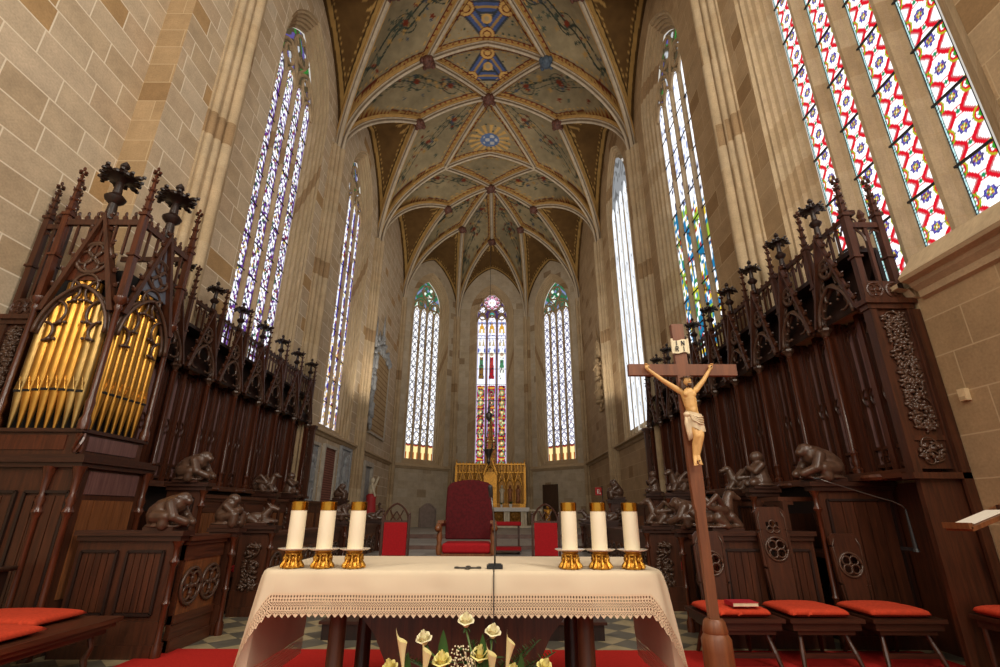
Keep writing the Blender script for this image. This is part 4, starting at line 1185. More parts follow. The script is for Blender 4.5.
# ------------------------------------------------------------------ desks in front of the stall rows
def desk(s, d, y0, y1, ztop, zbase, label, style='planks', ends=(), depth=0.12, name='choir_desk', group=None):
    t = thing(name, label, 'choir desk', (s*d, y0, zbase), group)
    X = lambda q: s*q
    def bx(mb, d0_, d1_, ya, yb, z0, z1): mb.box(min(X(d0_), X(d1_)), max(X(d0_), X(d1_)), ya, yb, z0, z1)
    mb = MB(); bx(mb, d, d+depth*.4, y0, y1, zbase, ztop-.04)
    bx(mb, d-.025, d+.05, y0, y1, zbase, zbase+.12); bx(mb, d-.015, d+.05, y0, y1, ztop-.24, ztop-.05)
    if style != 'planks': bx(mb, d-.015, d+.05, y0, y1, zbase+.26, zbase+.34)
    build('body', mb, M['wood_h'], t)
    mb = MB(); bx(mb, d-.06, d+depth+.25, y0-.02, y1+.02, ztop-.05, ztop); bx(mb, d-.035, d+depth, y0-.01, y1+.01, ztop-.09, ztop-.05)
    build('top_rail', mb, M['wood_h'], t)
    if style == 'planks':
        n = max(2, int((y1-y0)/0.62)); L = (y1-y0)/n
        for i in range(n):
            mb = MB(); m = 5
            for k in range(m):
                ya = y0+L*i+.06+(L-.12)*k/m; bx(mb, d-.012, d+.02, ya+.006, ya+(L-.12)/m-.006, zbase+.14, ztop-.25)
            build('plank_panel', mb, M['wood_mid'], t)
            mb = MB(); bx(mb, d-.03, d+.03, y0+L*i-.035, y0+L*i+.035, zbase, ztop-.05); build('stile', mb, M['wood'], t)
    else:
        F = frame((X(d), y0, 0), (0, 1, 0), (-s, 0, 0)); H = ztop-.24-(zbase+.34)
        R = min(H*.47, .2, (y1-y0)/4-.012); n = max(1, int((y1-y0+.01)/(2*R+.022))); L = (y1-y0)/n
        mb = MB(); bx(mb, d-.004, d+.02, y0+.03, y1-.03, zbase+.34, ztop-.24); build('recess', mb, M['wood_mid'], t)
        for i in range(n):
            mb = MB(); quatrefoil(mb, F, L*(i+.5), zbase+.34+H/2, R, .02, .016); build('quatrefoil', mb, M['carved'], t, smooth=True)
    return t
def end_panel(s, y, d0, d1, ztop, label, figs=(), style='planks', zbase=0.0, name='bench_end', fscale=1.0):
    """end of a desk row facing the altar (-y): framed panel with moulded top, corner colonnette, carved figures on top"""
    t = thing(name, label, 'bench end', (s*(d0+d1)/2, y, zbase))
    X = lambda q: s*q
    def bx(mb, d0_, d1_, ya, yb, z0, z1): mb.box(min(X(d0_), X(d1_)), max(X(d0_), X(d1_)), ya, yb, z0, z1)
    mb = MB(); bx(mb, d0+.02, d1, y, y+.07, zbase+.01, ztop-.06); bx(mb, d0, d1, y-.03, y+.1, zbase, zbase+.12)
    bx(mb, d0+.02, d1, y-.02, y+.02, zbase+.12, zbase+.32)
    build('frame', mb, M['wood'], t)
    mb = MB(); bx(mb, d0-.07, d1+.02, y-.07, y+.14, ztop-.05, ztop); bx(mb, d0-.04, d1, y-.04, y+.11, ztop-.10, ztop-.05); build('top_rail', mb, M['wood_x'], t)
    W = d1-d0
    if style == 'planks':
        n = max(1, round(W/.62)); L = (W-.08)/n
        for i in range(n):
            a = d0+.06+L*i; mb = MB(); m = 5
            for k in range(m): bx(mb, a+.08+(L-.14)*k/m+.004, a+.08+(L-.14)*(k+1)/m-.004, y-.014, y+.01, zbase+.40, ztop-.22)
            build('plank_panel', mb, M['wood'], t)
            mb = MB(); 
            for aa in (a+.06, a+L-.05): bx(mb, aa-.012, aa+.012, y-.03, y, zbase+.38, ztop-.20)
            for zz in (zbase+.38, ztop-.20): bx(mb, a+.06, a+L-.05, y-.03, y, zz-.012, zz+.012)
            build('panel_moulding', mb, M['wood_dk'], t)
    elif style == 'carved':
        F = frame((X((d0+d1)/2), y-.004, 0), (1, 0, 0), (0, -1, 0)); w = W/2-.10
        mb = MB(); foliage_panel(mb, F, -w, w, zbase+.3, ztop-.22, 0, 70, 9, .026); build('carved_foliage', mb, M['carved'], t, smooth=True)
    mb = MB(); mb.lathe((X(d0), y-.0, 0), [(.05, zbase), (.05, zbase+.1), (.028, zbase+.16), (.028, zbase+.45), (.042, zbase+.48), (.028, zbase+.51), (.026, ztop-.34), (.05, ztop-.3), (.026, ztop-.26), (.032, ztop-.16), (.06, ztop-.1)], 10)
    build('colonnette', mb, M['wood_red'], t, smooth='auto')
    for kind, d, dy, rot, sc in figs:
        mb = MB(); bx(mb, d-.14*sc, d+.16*sc, y+dy-.11*sc, y+dy+.13*sc, ztop, ztop+.035); b = build('figure_plinth', mb, M['wood_x'], t)
        carved_figure(t, kind, (X(d), y+dy, ztop+.03), rot, sc)
    return t
def post_end(s, y, d, w, ztop, label, fig, rot, sc=1.0, zbase=0.0, carved=True):
    return end_panel(s, y, d, d+w, ztop, label, [(fig, d+w*.45, .03, rot, sc)], 'carved' if carved else 'planks', zbase, name='bench_end_post')

# organ side, front row
end_panel(-1, 5.56, 2.82, 3.86, 1.16, 'dark panelled bench end below the organ with a carved beast on its rail', [('ape', 3.02, .05, 0.05, 1.05)], 'planks')
desk(-1, 2.82, 5.72, 6.47, 1.10, 0, 'short quatrefoil desk front beside the panelled bench end under the organ', 'quatre')
post_end(-1, 6.55, 2.74, 0.30, 1.16, 'bench post with a hunched reading figure at the gap in the organ-side desks', 'monk', -0.1, 1.0, carved=False)
post_end(-1, 7.62, 2.74, 0.46, 1.16, 'carved bench post topped by a reclining hound on the organ side', 'dog', 0.1, 1.0)
desk(-1, 2.82, 7.80, 11.02, 1.06, 0, 'low openwork desk front behind the hound post on the organ side', 'quatre')
post_end(-1, 11.2, 2.74, 0.3, 1.16, 'bench post with a crouching ape behind the third candle on the organ side', 'ape', 0.2, 1.0)
desk(-1, 2.82, 11.38, 14.26, 1.06, 0, 'far low openwork desk front on the organ side next to the red-backed chair', 'quatre')
post_end(-1, 14.45, 2.74, 0.42, 1.13, 'far bench post with a reclining antlered beast before the pale wall', 'stag', 0.2, 1.15)
# organ side, middle row
post_end(-1, 7.02, 3.50, 0.50, 1.72, 'tall bench post carrying a crouching beast beside the organ base', 'ape', 0.0, 1.15, zbase=0.0, carved=False)
desk(-1, 3.72, 7.22, 9.32, 1.58, 0.0, 'tall plank-fronted desk between the two hunched figures of the organ side', 'planks')
post_end(-1, 9.5, 3.62, 0.36, 1.66, 'bench post with a winged beast below the organ-side canopies', 'dragon', 0.0, 1.0, carved=True)
desk(-1, 3.72, 9.68, 10.32, 1.58, 0.0, 'short plank-fronted desk between the winged beast and the cowled figure', 'planks')
post_end(-1, 10.5, 3.62, 0.34, 1.66, 'carved bench post with a cowled figure next to the far pierced wing', 'reader', 0.0, 1.0)
desk(-1, 3.72, 10.68, 13.36, 1.58, 0.0, 'far plank-fronted desk behind the candles on the organ side', 'planks')
post_end(-1, 13.55, 3.5, 0.36, 1.64, 'far bench post with a bowed figure in front of the wall reliefs', 'monk', 0.0, 1.05)
# crucifix side, front row
end_panel(1, 6.05, 2.96, 4.10, 1.16, 'dark plank bench end behind the wooden chairs with a curled dragon on it', [('dragon', 3.12, .06, 0.2, 1.2)], 'planks')
desk(1, 2.96, 6.32, 6.62, 1.10, 0, 'short quatrefoil desk front behind the foot of the crucifix', 'quatre')
post_end(1, 6.80, 2.86, 0.30, 1.16, 'bench post with a shaggy beast partly hidden by the crucifix shaft', 'ape', PI-.2, 1.05, carved=False)
post_end(1, 8.15, 2.80, 0.48, 1.16, 'carved bench post with a grappling beast between the candles and the crucifix', 'dragon', PI-.3, 1.1)
desk(1, 2.88, 8.33, 11.42, 1.06, 0, 'low openwork desk front starting at the carved beast post, crucifix side', 'quatre')
post_end(1, 11.6, 2.8, 0.34, 1.16, 'bench post with a resting beast just behind the middle candle of three', 'stag', PI, 1.1)
desk(1, 2.88, 11.78, 14.26, 1.06, 0, 'far low openwork desk front seen between the candles by the crucifix', 'quatre')
post_end(1, 14.45, 2.8, 0.42, 1.10, 'farthest bench post with a lying hound seen between two candles', 'dog', PI, 1.2)
# crucifix side, middle row
end_panel(1, 6.03, 4.22, 5.14, 1.70, 'tall dark plank partition ending the crucifix-side middle row', [('ape', 4.40, .06, PI, 1.25)], 'planks')
desk(1, 4.0, 6.34, 6.72, 1.54, 0.0, 'short tall desk front right behind the plank partition', 'planks')
post_end(1, 6.90, 3.92, 0.34, 1.66, 'bench post with a cowled kneeling figure near the plank partition', 'reader', PI, 1.1, carved=False)
post_end(1, 7.55, 3.88, 0.42, 1.64, 'bench post with a curled beast beside the kneeling figure', 'dragon', PI-.2, 1.0, carved=False)
desk(1, 3.82, 7.75, 9.4, 1.54, 0.0, 'tall plank-fronted desk seen behind the crucifix pole', 'planks')
post_end(1, 9.6, 3.66, 0.5, 1.70, 'bench post with a clustered beast in front of the far pierced wing', 'dragon', PI+.3, 1.15)
post_end(1, 10.6, 3.6, 0.3, 1.72, 'small bench post with a pointed-hood figure against the sandstone wall', 'reader', PI, 1.0)
desk(1, 3.72, 10.8, 13.3, 1.54, 0.0, 'far plank-fronted desk below the clear window', 'planks')
post_end(1, 13.5, 3.4, 0.42, 1.68, 'far bench post with a bowed seated figure below the clear window', 'monk', PI, 1.25)

# benches with red pads between the rows
def bench(s, d, y0, y1, zt, label):
    t = thing('choir_bench', label, 'bench', (s*d, y0, 0))
    X = lambda q: s*q
    def bx(mb, a, b, ya, yb, z0, z1): mb.box(min(X(a), X(b)), max(X(a), X(b)), ya, yb, z0, z1)
    mb = MB(); bx(mb, d-.2, d+.2, y0, y1, zt-.05, zt); build('seat', mb, M['wood_h'], t)
    mb = MB(); bx(mb, d+.14, d+.19, y0, y1, 0, zt-.05); build('back_support', mb, M['wood_dk'], t)
    for y in (y0+.1, y1-.1): mb = MB(); bx(mb, d-.15, d+.14, y-.025, y+.025, 0, zt-.05); build('leg', mb, M['wood'], t)
    c = thing('bench_pad', label.replace('bench', 'pad on the bench').replace('dark', 'crimson'), 'cushion', (s*d, y0, zt))
    mb = MB(); bx(mb, d-.19, d+.18, y0+.05, y1-.05, zt, zt+.05); o = build('cover', mb, M['cush_red'], c)
    m = o.modifiers.new('round', 'BEVEL'); m.width = .02; m.segments = 3
    return t
bench(-1, 3.42, 7.8, 13.0, .52, 'long dark bench behind the hound post on the organ side')
bench(1, 3.48, 8.3, 13.0, .52, 'long dark bench behind the carved posts on the crucifix side')
# ------------------------------------------------------------------ organ case
M['pipe'] = mat_plain('gilded_pipe_metal', lin(196, 144, 64), 0.28, metal=0.85, noise=0.18, scale=5)
M['pipe_dull'] = mat_plain('tarnished_pipe_metal', lin(172, 140, 84), 0.32, metal=0.85, noise=0.22, scale=6)
M['slate_blue'] = mat_plain('blue_grey_panel', lin(92, 98, 112), 0.3, noise=0.1)
M['void'] = mat_plain('dark_organ_interior', lin(16, 11, 9), 0.9)
M['violet'] = mat_wood('painted_sheen_panel', lin(84, 56, 54), lin(118, 84, 80), 0.22, spec=0.8)  # violet tint paints window reflections onto the nave-facing organ panels
OX0, OX1, OY0, OY1 = -5.08, -4.10, 5.48, 6.48
def make_organ():
    t = thing('organ_case', 'small dark carved organ case with two faces of gilded pipes', 'organ', ((OX0+OX1)/2, (OY0+OY1)/2, 0))
    # lower case
    x0, x1, y0, y1 = OX0-.10, OX1+.12, OY0-.03, OY1+.03
    mb = MB(); mb.box(x0, x1, y0, y1, 0, 1.84); build('lower_case', mb, M['wood'], t)
    mb = MB(); mb.box(x0-.02, x1+.08, y0-.08, y1+.06, 1.84, 1.90); mb.box(x0-.02, x1+.05, y0-.05, y1+.04, 1.79, 1.84); mb.box(x0, x1+.02, y0-.02, y1+.02, 1.90, 1.93); build('cornice', mb, M['wood_x'], t)
    # nave-side planks with pale frieze, front planks
    mb = MB(); n = 5
    for k in range(n): a = y0+.14+(y1-y0-.28)*k/n; mb.box(x1-.01, x1+.016, a+.006, a+(y1-y0-.28)/n-.006, .5, 1.46)
    build('plank_panel', mb, M['wood_mid'], t)
    mb = MB(); mb.box(x1-.01, x1+.012, y0+.14, y1-.14, 1.52, 1.76); build('frieze_panel', mb, M['violet'], t)
    for a in (x0+.12, x0+.68):
        mb = MB()
        for k in range(4): mb.box(a+.05+.105*k, a+.05+.105*k+.095, y0-.016, y0+.01, .4, 1.5)
        build('plank_panel', mb, M['wood'], t)
        mb = MB()
        for xx in (a+.03, a+.49): mb.box(xx-.014, xx+.014, y0-.03, y0, .36, 1.54)
        for zz in (.36, 1.54): mb.box(a+.03, a+.49, y0-.03, y0, zz-.014, zz+.014)
        build('panel_moulding', mb, M['wood_dk'], t)
    for px, py in ((x1+.01, y0-.01), (x1+.02, y1-.02), (x1-.30, y0-.02)):
        mb = MB(); mb.lathe((px, py, 0), [(.06, 0), (.06, .2), (.032, .3), (.032, 1.28), (.06, 1.34), (.035, 1.40), (.055, 1.46), (.03, 1.52), (.045, 1.7), (.07, 1.8)], 10); build('colonnette', mb, M['wood_red'], t, smooth='auto')
    mb = MB(); mb.box(-5.19, -5.1, OY1+.06, 6.9, 0, 4.4); mb.box(-5.12, -5.06, 6.55, 6.62, 0, 3.8); mb.box(-5.12, -5.06, 6.82, 6.89, 0, 3.8); build('side_board', mb, M['wood_red'], t)
    # pedestal frieze under the pipes
    mb = MB(); mb.box(OX0-.10, OX1, OY0, OY1, 1.93, 2.20); build('pedestal', mb, M['wood'], t)
    mb = MB(); mb.box(OX1-.005, OX1+.012, OY0+.12, OY1-.10, 1.98, 2.14); build('pedestal_panel', mb, M['violet'], t)
    mb = MB(); mb.box(OX0-.2, OX1-.14, OY0-.012, OY0+.01, 1.98, 2.14); build('pedestal_panel', mb, M['wood_red'], t)
    mb = MB(); mb.box(OX0-.10, OX1+.04, OY0-.04, OY1+.03, 2.17, 2.21); build('pedestal_ledge', mb, M['wood_x'], t)
    # dark inside and back
    mb = MB(); mb.box(OX0-.02, OX1-.16, OY0+.16, OY1, 2.21, 4.25); build('inner_box', mb, M['void'], t)
    # the pipes
    def pipe(x, y, ztop, r, mouth, fdir, mat):
        mb = MB()
        mb.lathe((x, y, 0), [(.012, 2.21), (r, 2.62+mouth), (r, ztop), (r*.88, ztop), (r*.88, ztop-.05)], 14)
        p = build('organ_pipe', mb, mat, t, smooth='auto')
        f = V(fdir); s = f.cross(Z)
        mb = MB(); c = V((x, y, 2.64+mouth))+f*(r*.93); mb.obox(c, s*r*.62, f*r*.14, Z*.014)
        q = build('mouth', mb, M['void'], p)
        mb = MB(); c = V((x, y, 2.70+mouth))+f*(r*.86); mb.obox(c, s*r*.55, f*r*.10, Z*.05)
        mb.tube([c-Z*.05-s*r*.6+f*.01, c+Z*.10+f*.016, c-Z*.05+s*r*.6+f*.01], .004, 4)
        build('lip', mb, mat, p)
    nF = 8
    for i in range(nF):
        x = OX0+.02+(OX1-.14-OX0-.02)*(i+.5)/nF
        pipe(x, OY0+.08, 3.55+.75*(1-abs(2*(i+.5)/nF-1)), .056, .03*(1-abs(2*(i+.5)/nF-1)), (0, -1, 0), M['pipe'] if i not in (0, 6, 7) else M['pipe_dull'])
    nS = 7
    for i in range(nS):
        y = OY0+.14+(OY1-.08-OY0-.14)*(i+.5)/nS
        pipe(OX1-.08, y, 3.50+.70*(1-abs(2*(i+.5)/nS-1)), .055, .02, (1, 0, 0), M['pipe'])
    # corner posts
    for px, py in ((OX1, OY0), (OX1, OY1-.02), (OX0-.02, OY0)):
        mb = MB(); mb.lathe((px, py, 0), [(.06, 2.2), (.06, 2.3), (.036, 2.36), (.05, 2.5), (.034, 2.56), (.034, 3.62), (.05, 3.66), (.04, 3.70), (.08, 3.76), (.08, 3.80)], 10); build('corner_post', mb, M['wood_red'], t, smooth='auto')
        mb = MB(); pinnacle(mb, (px, py, 0), .075, 3.80, 4.98, 5.58, 5.72); build('pinnacle', mb, M['wood_red'], t)
    # twisted foot block at the corner
    mb = MB()
    for k in range(4): mb.tube([(OX1+.03+.03*math.cos(k*PI/2+q*.5), OY0-.03+.03*math.sin(k*PI/2+q*.5), 1.95+.04*q) for q in range(6)], .016, 5)
    build('twisted_shaft', mb, M['wood_red'], t)
    # gables on both faces
    for O, A, N, hw in (((0.5*(OX0+OX1), OY0-.05, 0), (1, 0, 0), (0, 1, 0), (OX1-OX0)/2-.03), ((OX1+.05, 0.5*(OY0+OY1), 0), (0, 1, 0), (-1, 0, 0), (OY1-OY0)/2-.03)):
        F = frame(O, A, N); z0, z1 = 3.62, 5.02
        mb = MB(); gable_slopes(mb, F, hw, z0, z1, .12, .07); g = build('gable', mb, M['wood'], t)
        mb = MB(); H = z1-z0
        for n, r in ((.02, .022), (.08, .026)): mb.tube([F(a, z, n) for a, z in pointed(hw*.92, z0-.28, 12, .78)], r, 6)
        f = lambda a, z: F(a, z, .05)
        for s in (-1, 1):
            for q, (ca, cz, R) in enumerate(((.62, -.02, .16), (.40, .26, .15), (.72, -.26, .12))):
                mb.tube(arc((s*hw*ca, z0+cz), R, PI/2, PI/2+s*2.9, 9, f), .018, 5); mb.ell(f(s*(hw*ca-.04)-s*R*.5, z0+cz-R*.75), (.03, .03, .028), 6, 4); mb.ell(f(s*(hw*ca-.1)-s*R*.5, z0+cz-R*.75), (.022, .022, .02), 6, 4)
        mb.tube(arc((0, z0+.34), .16, -.6, PI+.6, 12, f), .018, 5)
        build('tracery', mb, M['carved'], g, smooth=True)
        mb = MB(); R = .21; cz = z0+H*.52
        mb.tube(arc((0, cz), R, 0, 2*PI, 20, f), .024, 6)
        for k in range(4): a = k*PI/2; mb.tube(arc((R*.5*math.cos(a), cz+R*.5*math.sin(a)), R*.42, 0, 2*PI, 12, f), .018, 5)
        build('rosette', mb, M['carved'], g, smooth=True)
        mb = MB(); mb.prism([F(-hw*.62, z0+.42, .06), F(hw*.62, z0+.42, .06), F(0, z1-.08, .06)], F(0, 0, .02)-F(0, 0, 0)); build('gable_panel', mb, M['slate_blue'] if N[0] else M['wood_red'], g)
        mb = MB(); p = F(0, 0, .08); poppyhead(mb, (p.x, p.y, 0), z1-.1, 5.84, 1.75); build('finial', mb, M['wood_dk'], t, smooth='auto')
    # parapet with crockets behind the gables
    mb = MB()
    mb.box(OX0-.02, OX1+.02, OY0-.02, OY0+.03, 4.82, 4.90); mb.box(OX1-.03, OX1+.02, OY0, OY1, 4.82, 4.90); mb.box(OX0-.02, OX1, OY1-.03, OY1, 4.82, 4.9)
    for k in range(9):
        for p in ((OX0+(OX1-OX0)*k/8, OY0, 4.92), (OX1, OY0+(OY1-OY0)*k/8, 4.92)):
            mb.ell(p, (.035, .035, .05), 6, 4); mb.ell(V(p)+Z*.07, (.02, .02, .035), 5, 4)
    for k in range(1, 6):
        mb.box(OX0+(OX1-OX0)*k/6-.012, OX0+(OX1-OX0)*k/6+.012, OY0-.01, OY0+.02, 4.4, 4.85); mb.box(OX1-.02, OX1+.01, OY0+(OY1-OY0)*k/6-.012, OY0+(OY1-OY0)*k/6+.012, 4.4, 4.85)
    build('parapet', mb, M['wood'], t)
    return t
make_organ()

# ------------------------------------------------------------------ wooden chairs and the bench in front
def board_chair(x, label, hb, w=0.70, y0=5.02, depth=0.72, book=False):
    """plank chair: thick board seat on splayed legs, narrow pierced back board"""
    t = thing('board_chair', label, 'chair', (x, y0+depth/2, 0), 'wooden board chairs in a row behind the crucifix')
    zt = .42
    mb = MB(); mb.box(x-w/2, x+w/2, y0, y0+depth, zt-.035, zt); mb.box(x-w/2+.03, x+w/2-.03, y0+.03, y0+depth-.03, zt-.10, zt-.035); mb.box(x-w/2+.08, x+w/2-.08, y0+.06, y0+depth-.06, zt-.14, zt-.10)
    o = build('seat', mb, M['wood_x'], t)
    for sx in (-1, 1):
        for sy in (0, 1):
            mb = MB(); a = V((x+sx*(w/2-.14), y0+.14+sy*(depth-.28), zt-.12)); b = V((x+sx*(w/2-.08), y0+.04+sy*(depth-.08), .012))
            mb.tube([a, a.lerp(b, .3), a.lerp(b, .6), b], [.026, .02, .026, .018], 8); build('leg', mb, M['wood'], t)
    mb = MB(); mb.box(x-w/2+.1, x+w/2-.1, y0+.06, y0+.1, .09, .13); build('foot_rail', mb, M['wood_x'], t)
    # back board, slightly raked
    yb = y0+depth-.04; bw = .17; Hh = hb-zt
    F = lambda a, z, n=0.0: V((x+a*(.82+.18*min(1, (z-zt)/.25)), yb+n+.06*(z-zt), z))
    hz = zt+Hh*.56
    mb = MB()
    # board with pierced rosette: outer outline strips around a round hole
    segs = 24; R = .115
    outl = []
    for k in range(segs):
        a = 2*PI*k/segs; dx, dz = math.cos(a), math.sin(a)
        sc = min(bw/abs(dx) if abs(dx) > 1e-6 else 9, (.2)/abs(dz) if abs(dz) > 1e-6 else 9); outl.append((dx*sc, hz+dz*sc))
    for k in range(segs):
        a0, a1 = 2*PI*k/segs, 2*PI*(k+1)/segs
        i0, i1 = (R*math.cos(a0), hz+R*math.sin(a0)), (R*math.cos(a1), hz+R*math.sin(a1)); o0, o1 = outl[k], outl[(k+1) % segs]
        for n in (0, .035):
            mb.quad(F(*i0, n), F(*i1, n), F(*o1, n), F(*o0, n))
        mb.quad(F(*i0, 0), F(*i1, 0), F(*i1, .035), F(*i0, .035)); mb.quad(F(*o0, 0), F(*o1, 0), F(*o1, .035), F(*o0, .035))
    def slab(poly):
        a = [F(p, q, 0) for p, q in poly]; mb.prism(a, (0, .035, 0))
    slab([(-bw, zt-.02), (bw, zt-.02), (bw, hz-.2), (-bw, hz-.2)])
    if Hh > .8:
        zt2 = hz+.2; slab([(-bw, zt2), (-.07, zt2), (-.07, hb-.16), (-bw, hb-.16)]); slab([(.07, zt2), (bw, zt2), (bw, hb-.16), (.07, hb-.16)])
        slab([(-bw, hb-.16), (bw, hb-.16), (bw, hb-.05), (bw-.05, hb), (-bw+.05, hb), (-bw, hb-.05)])
    else:
        slab([(-bw, hz+.2), (bw, hz+.2), (bw, hb-.05), (bw-.05, hb), (-bw+.05, hb), (-bw, hb-.05)])
    bk = build('backrest', mb, M['wood'], t)
    mb = MB(); G = lambda a, z: F(a, z, -.005)
    mb.tube(arc((0, hz), R+.006, 0, 2*PI, 20, G), .013, 6)
    for k in range(4): a = PI/4+k*PI/2; mb.tube(arc((R*.52*math.cos(a), hz+R*.52*math.sin(a)), R*.40, 0, 2*PI, 12, G), .011, 5)
    if Hh > .8:
        for k in range(3): a = PI/2+2*PI*k/3; mb.tube(arc((.04*math.cos(a), hb-.22+.04*math.sin(a)), .036, 0, 2*PI, 10, G), .009, 5)
    for s in (-1, 1): mb.tube([F(s*(bw-.02), zt+.05, -.004), F(s*(bw-.02), hb-.12, -.004), F(s*(bw-.05), hb-.05, -.004)], .008, 5)
    build('rosette', mb, M['carved'], bk, smooth=True)
    return t
def pad(x0, x1, y0, y1, z, label, h=.085, group=None):
    c = thing('seat_cushion', label, 'cushion', ((x0+x1)/2, (y0+y1)/2, z), group)
    nx, ny = 28, 24; u = np.linspace(-1, 1, nx); v = np.linspace(-1, 1, ny)
    mb = MB(); U, W = np.meshgrid(u, v, indexing='ij')
    e = np.maximum(0, (1-np.abs(U)**5))**.35*np.maximum(0, (1-np.abs(W)**5))**.35
    vs = []
    for sgn in (1, -.12):
        for i in range(nx):
            for j in range(ny):
                puff = 1+.06*math.sin(u[i]*3+v[j]*2.2)
                vs.append(((x0+x1)/2+u[i]*(x1-x0)/2*(1 if sgn > 0 else .98), (y0+y1)/2+v[j]*(y1-y0)/2, z+.03+(h-.03)*e[i, j]*puff if sgn > 0 else z+.03*(1-e[i, j])))
    fs = [(i*ny+j, (i+1)*ny+j, (i+1)*ny+j+1, i*ny+j+1) for i in range(nx-1) for j in range(ny-1)]
    o = nx*ny; fs += [(o+i*ny+j, o+i*ny+j+1, o+(i+1)*ny+j+1, o+(i+1)*ny+j) for i in range(nx-1) for j in range(ny-1)]
    ring = [i*ny for i in range(nx)]+[(nx-1)*ny+j for j in range(1, ny)]+[i*ny+ny-1 for i in range(nx-2, -1, -1)]+[j for j in range(ny-2, 0, -1)]
    for a, b in zip(ring, ring[1:]+ring[:1]): fs.append((a, b, o+b, o+a))
    mb.add(vs, fs); build('cover', mb, M['cush'], c, smooth=True)
    return c
cx = [2.86, 3.605, 4.38]
cy = [5.22, 5.22, 5.22]
desc = ['low wooden board chair directly beside the crucifix pole, a book on its cushion', 'tall-backed wooden board chair with rosette and small trefoil piercing', 'wooden board chair with a single round rosette in its low back, next to the partition', 'wooden board chair at the very edge under the reading desk']
for x, y_, d, hb in zip(cx, cy, desc, (1.16, 1.42, 1.14)):
    board_chair(x, d, hb, y0=y_, w=.70, depth=.70)
pd = ['orange-red seat cushion carrying a red book', 'orange-red seat cushion on the tall-backed board chair', 'orange-red seat cushion on the chair with the low rosette back', 'orange-red seat cushion cut by the frame edge below the reading desk']
for x, y_, d in zip(cx, cy, pd):
    pad(x-.32, x+.26, y_+.04, y_+.60, .42, d, group=None)
sx0, sx1, sy0, sy1 = 4.80, 5.19, 4.50, 5.06
t = thing('wooden_stool', 'backless dark wooden stool under the reading desk by the stone wall', 'stool', ((sx0+sx1)/2, (sy0+sy1)/2, 0))
mb = MB(); mb.box(sx0, sx1, sy0, sy1, .465, .50); mb.box(sx0+.03, sx1-.02, sy0+.03, sy1-.03, .40, .465); build('seat', mb, M['wood_x'], t)
for x in (sx0+.06, sx1-.06):
    for y in (sy0+.06, sy1-.06): mb = MB(); mb.lathe((x, y, 0), [(.018, .012), (.026, .05), (.018, .1), (.024, .3), (.02, .40)], 8); build('leg', mb, M['wood'], t, smooth='auto')
pad(sx0+.02, sx1-.01, sy0+.02, sy1-.02, .50, 'orange-red cushion on the backless stool, cut by the frame edge')
# book on the first cushion
bkx, bky, bz = 2.86, 5.36, .512
b = thing('hymn_book', 'closed red book with pale page edges lying on the first orange cushion', 'book', (bkx, bky, bz))
M['red_cover'] = mat_plain('red_book_cover', lin(170, 24, 40), 0.6); M['paper'] = mat_plain('page_edges', lin(222, 204, 170), 0.8)
mb = MB(); mb.box(bkx-.10, bkx+.15, bky-.09, bky+.10, bz, bz+.004); mb.box(bkx-.10, bkx+.15, bky-.09, bky+.10, bz+.034, bz+.038); mb.box(bkx-.104, bkx-.098, bky-.09, bky+.10, bz, bz+.038); build('cover', mb, M['red_cover'], b)
mb = MB(); mb.box(bkx-.097, bkx+.143, bky-.084, bky+.094, bz+.004, bz+.034); build('pages', mb, M['paper'], b)

# bench on the organ side, running towards the camera, with two cushions
t = thing('front_bench', 'long dark moulded bench with red cushions at the picture edge below the organ', 'bench', (-3.7, 4.4, 0))
mb = MB(); mb.box(-4.3, -3.02, 2.6, 5.28, .38, .42); mb.box(-4.3, -3.05, 2.64, 5.24, .34, .38); mb.box(-4.25, -3.1, 2.7, 5.2, .29, .34); build('seat', mb, M['wood_h'], t)
for x in (-4.15, -3.16):
    for y in (3.0, 4.1, 5.1):
        mb = MB(); mb.tube([(x, y, .29), (x+.03, y, .2), (x-.01, y, .1), (x+.02, y, 0)], [.03, .02, .03, .022], 8); build('leg', mb, M['wood'], t)
mb = MB(); mb.box(-4.31, -4.26, 4.3, 5.3, .42, .8); build('backrest', mb, M['wood_dk'], t)
mb = MB(); F = frame((-4.25, 4.9, 0), (0, 1, 0), (-1, 0, 0)); quatrefoil(mb, F, 0, .68, .13, -.01, .014); quatrefoil(mb, F, -.36, .68, .13, -.01, .014); mb.box(-4.32, -4.22, 4.3, 5.34, .80, .84); build('carved_rail', mb, M['carved'], t, smooth=True)
pad(-4.22, -3.34, 4.66, 5.24, .42, 'orange-red cushion at the far end of the front bench under the organ')
pad(-4.2, -3.12, 3.86, 4.56, .42, 'orange-red cushion on the front bench cut by the picture edge')
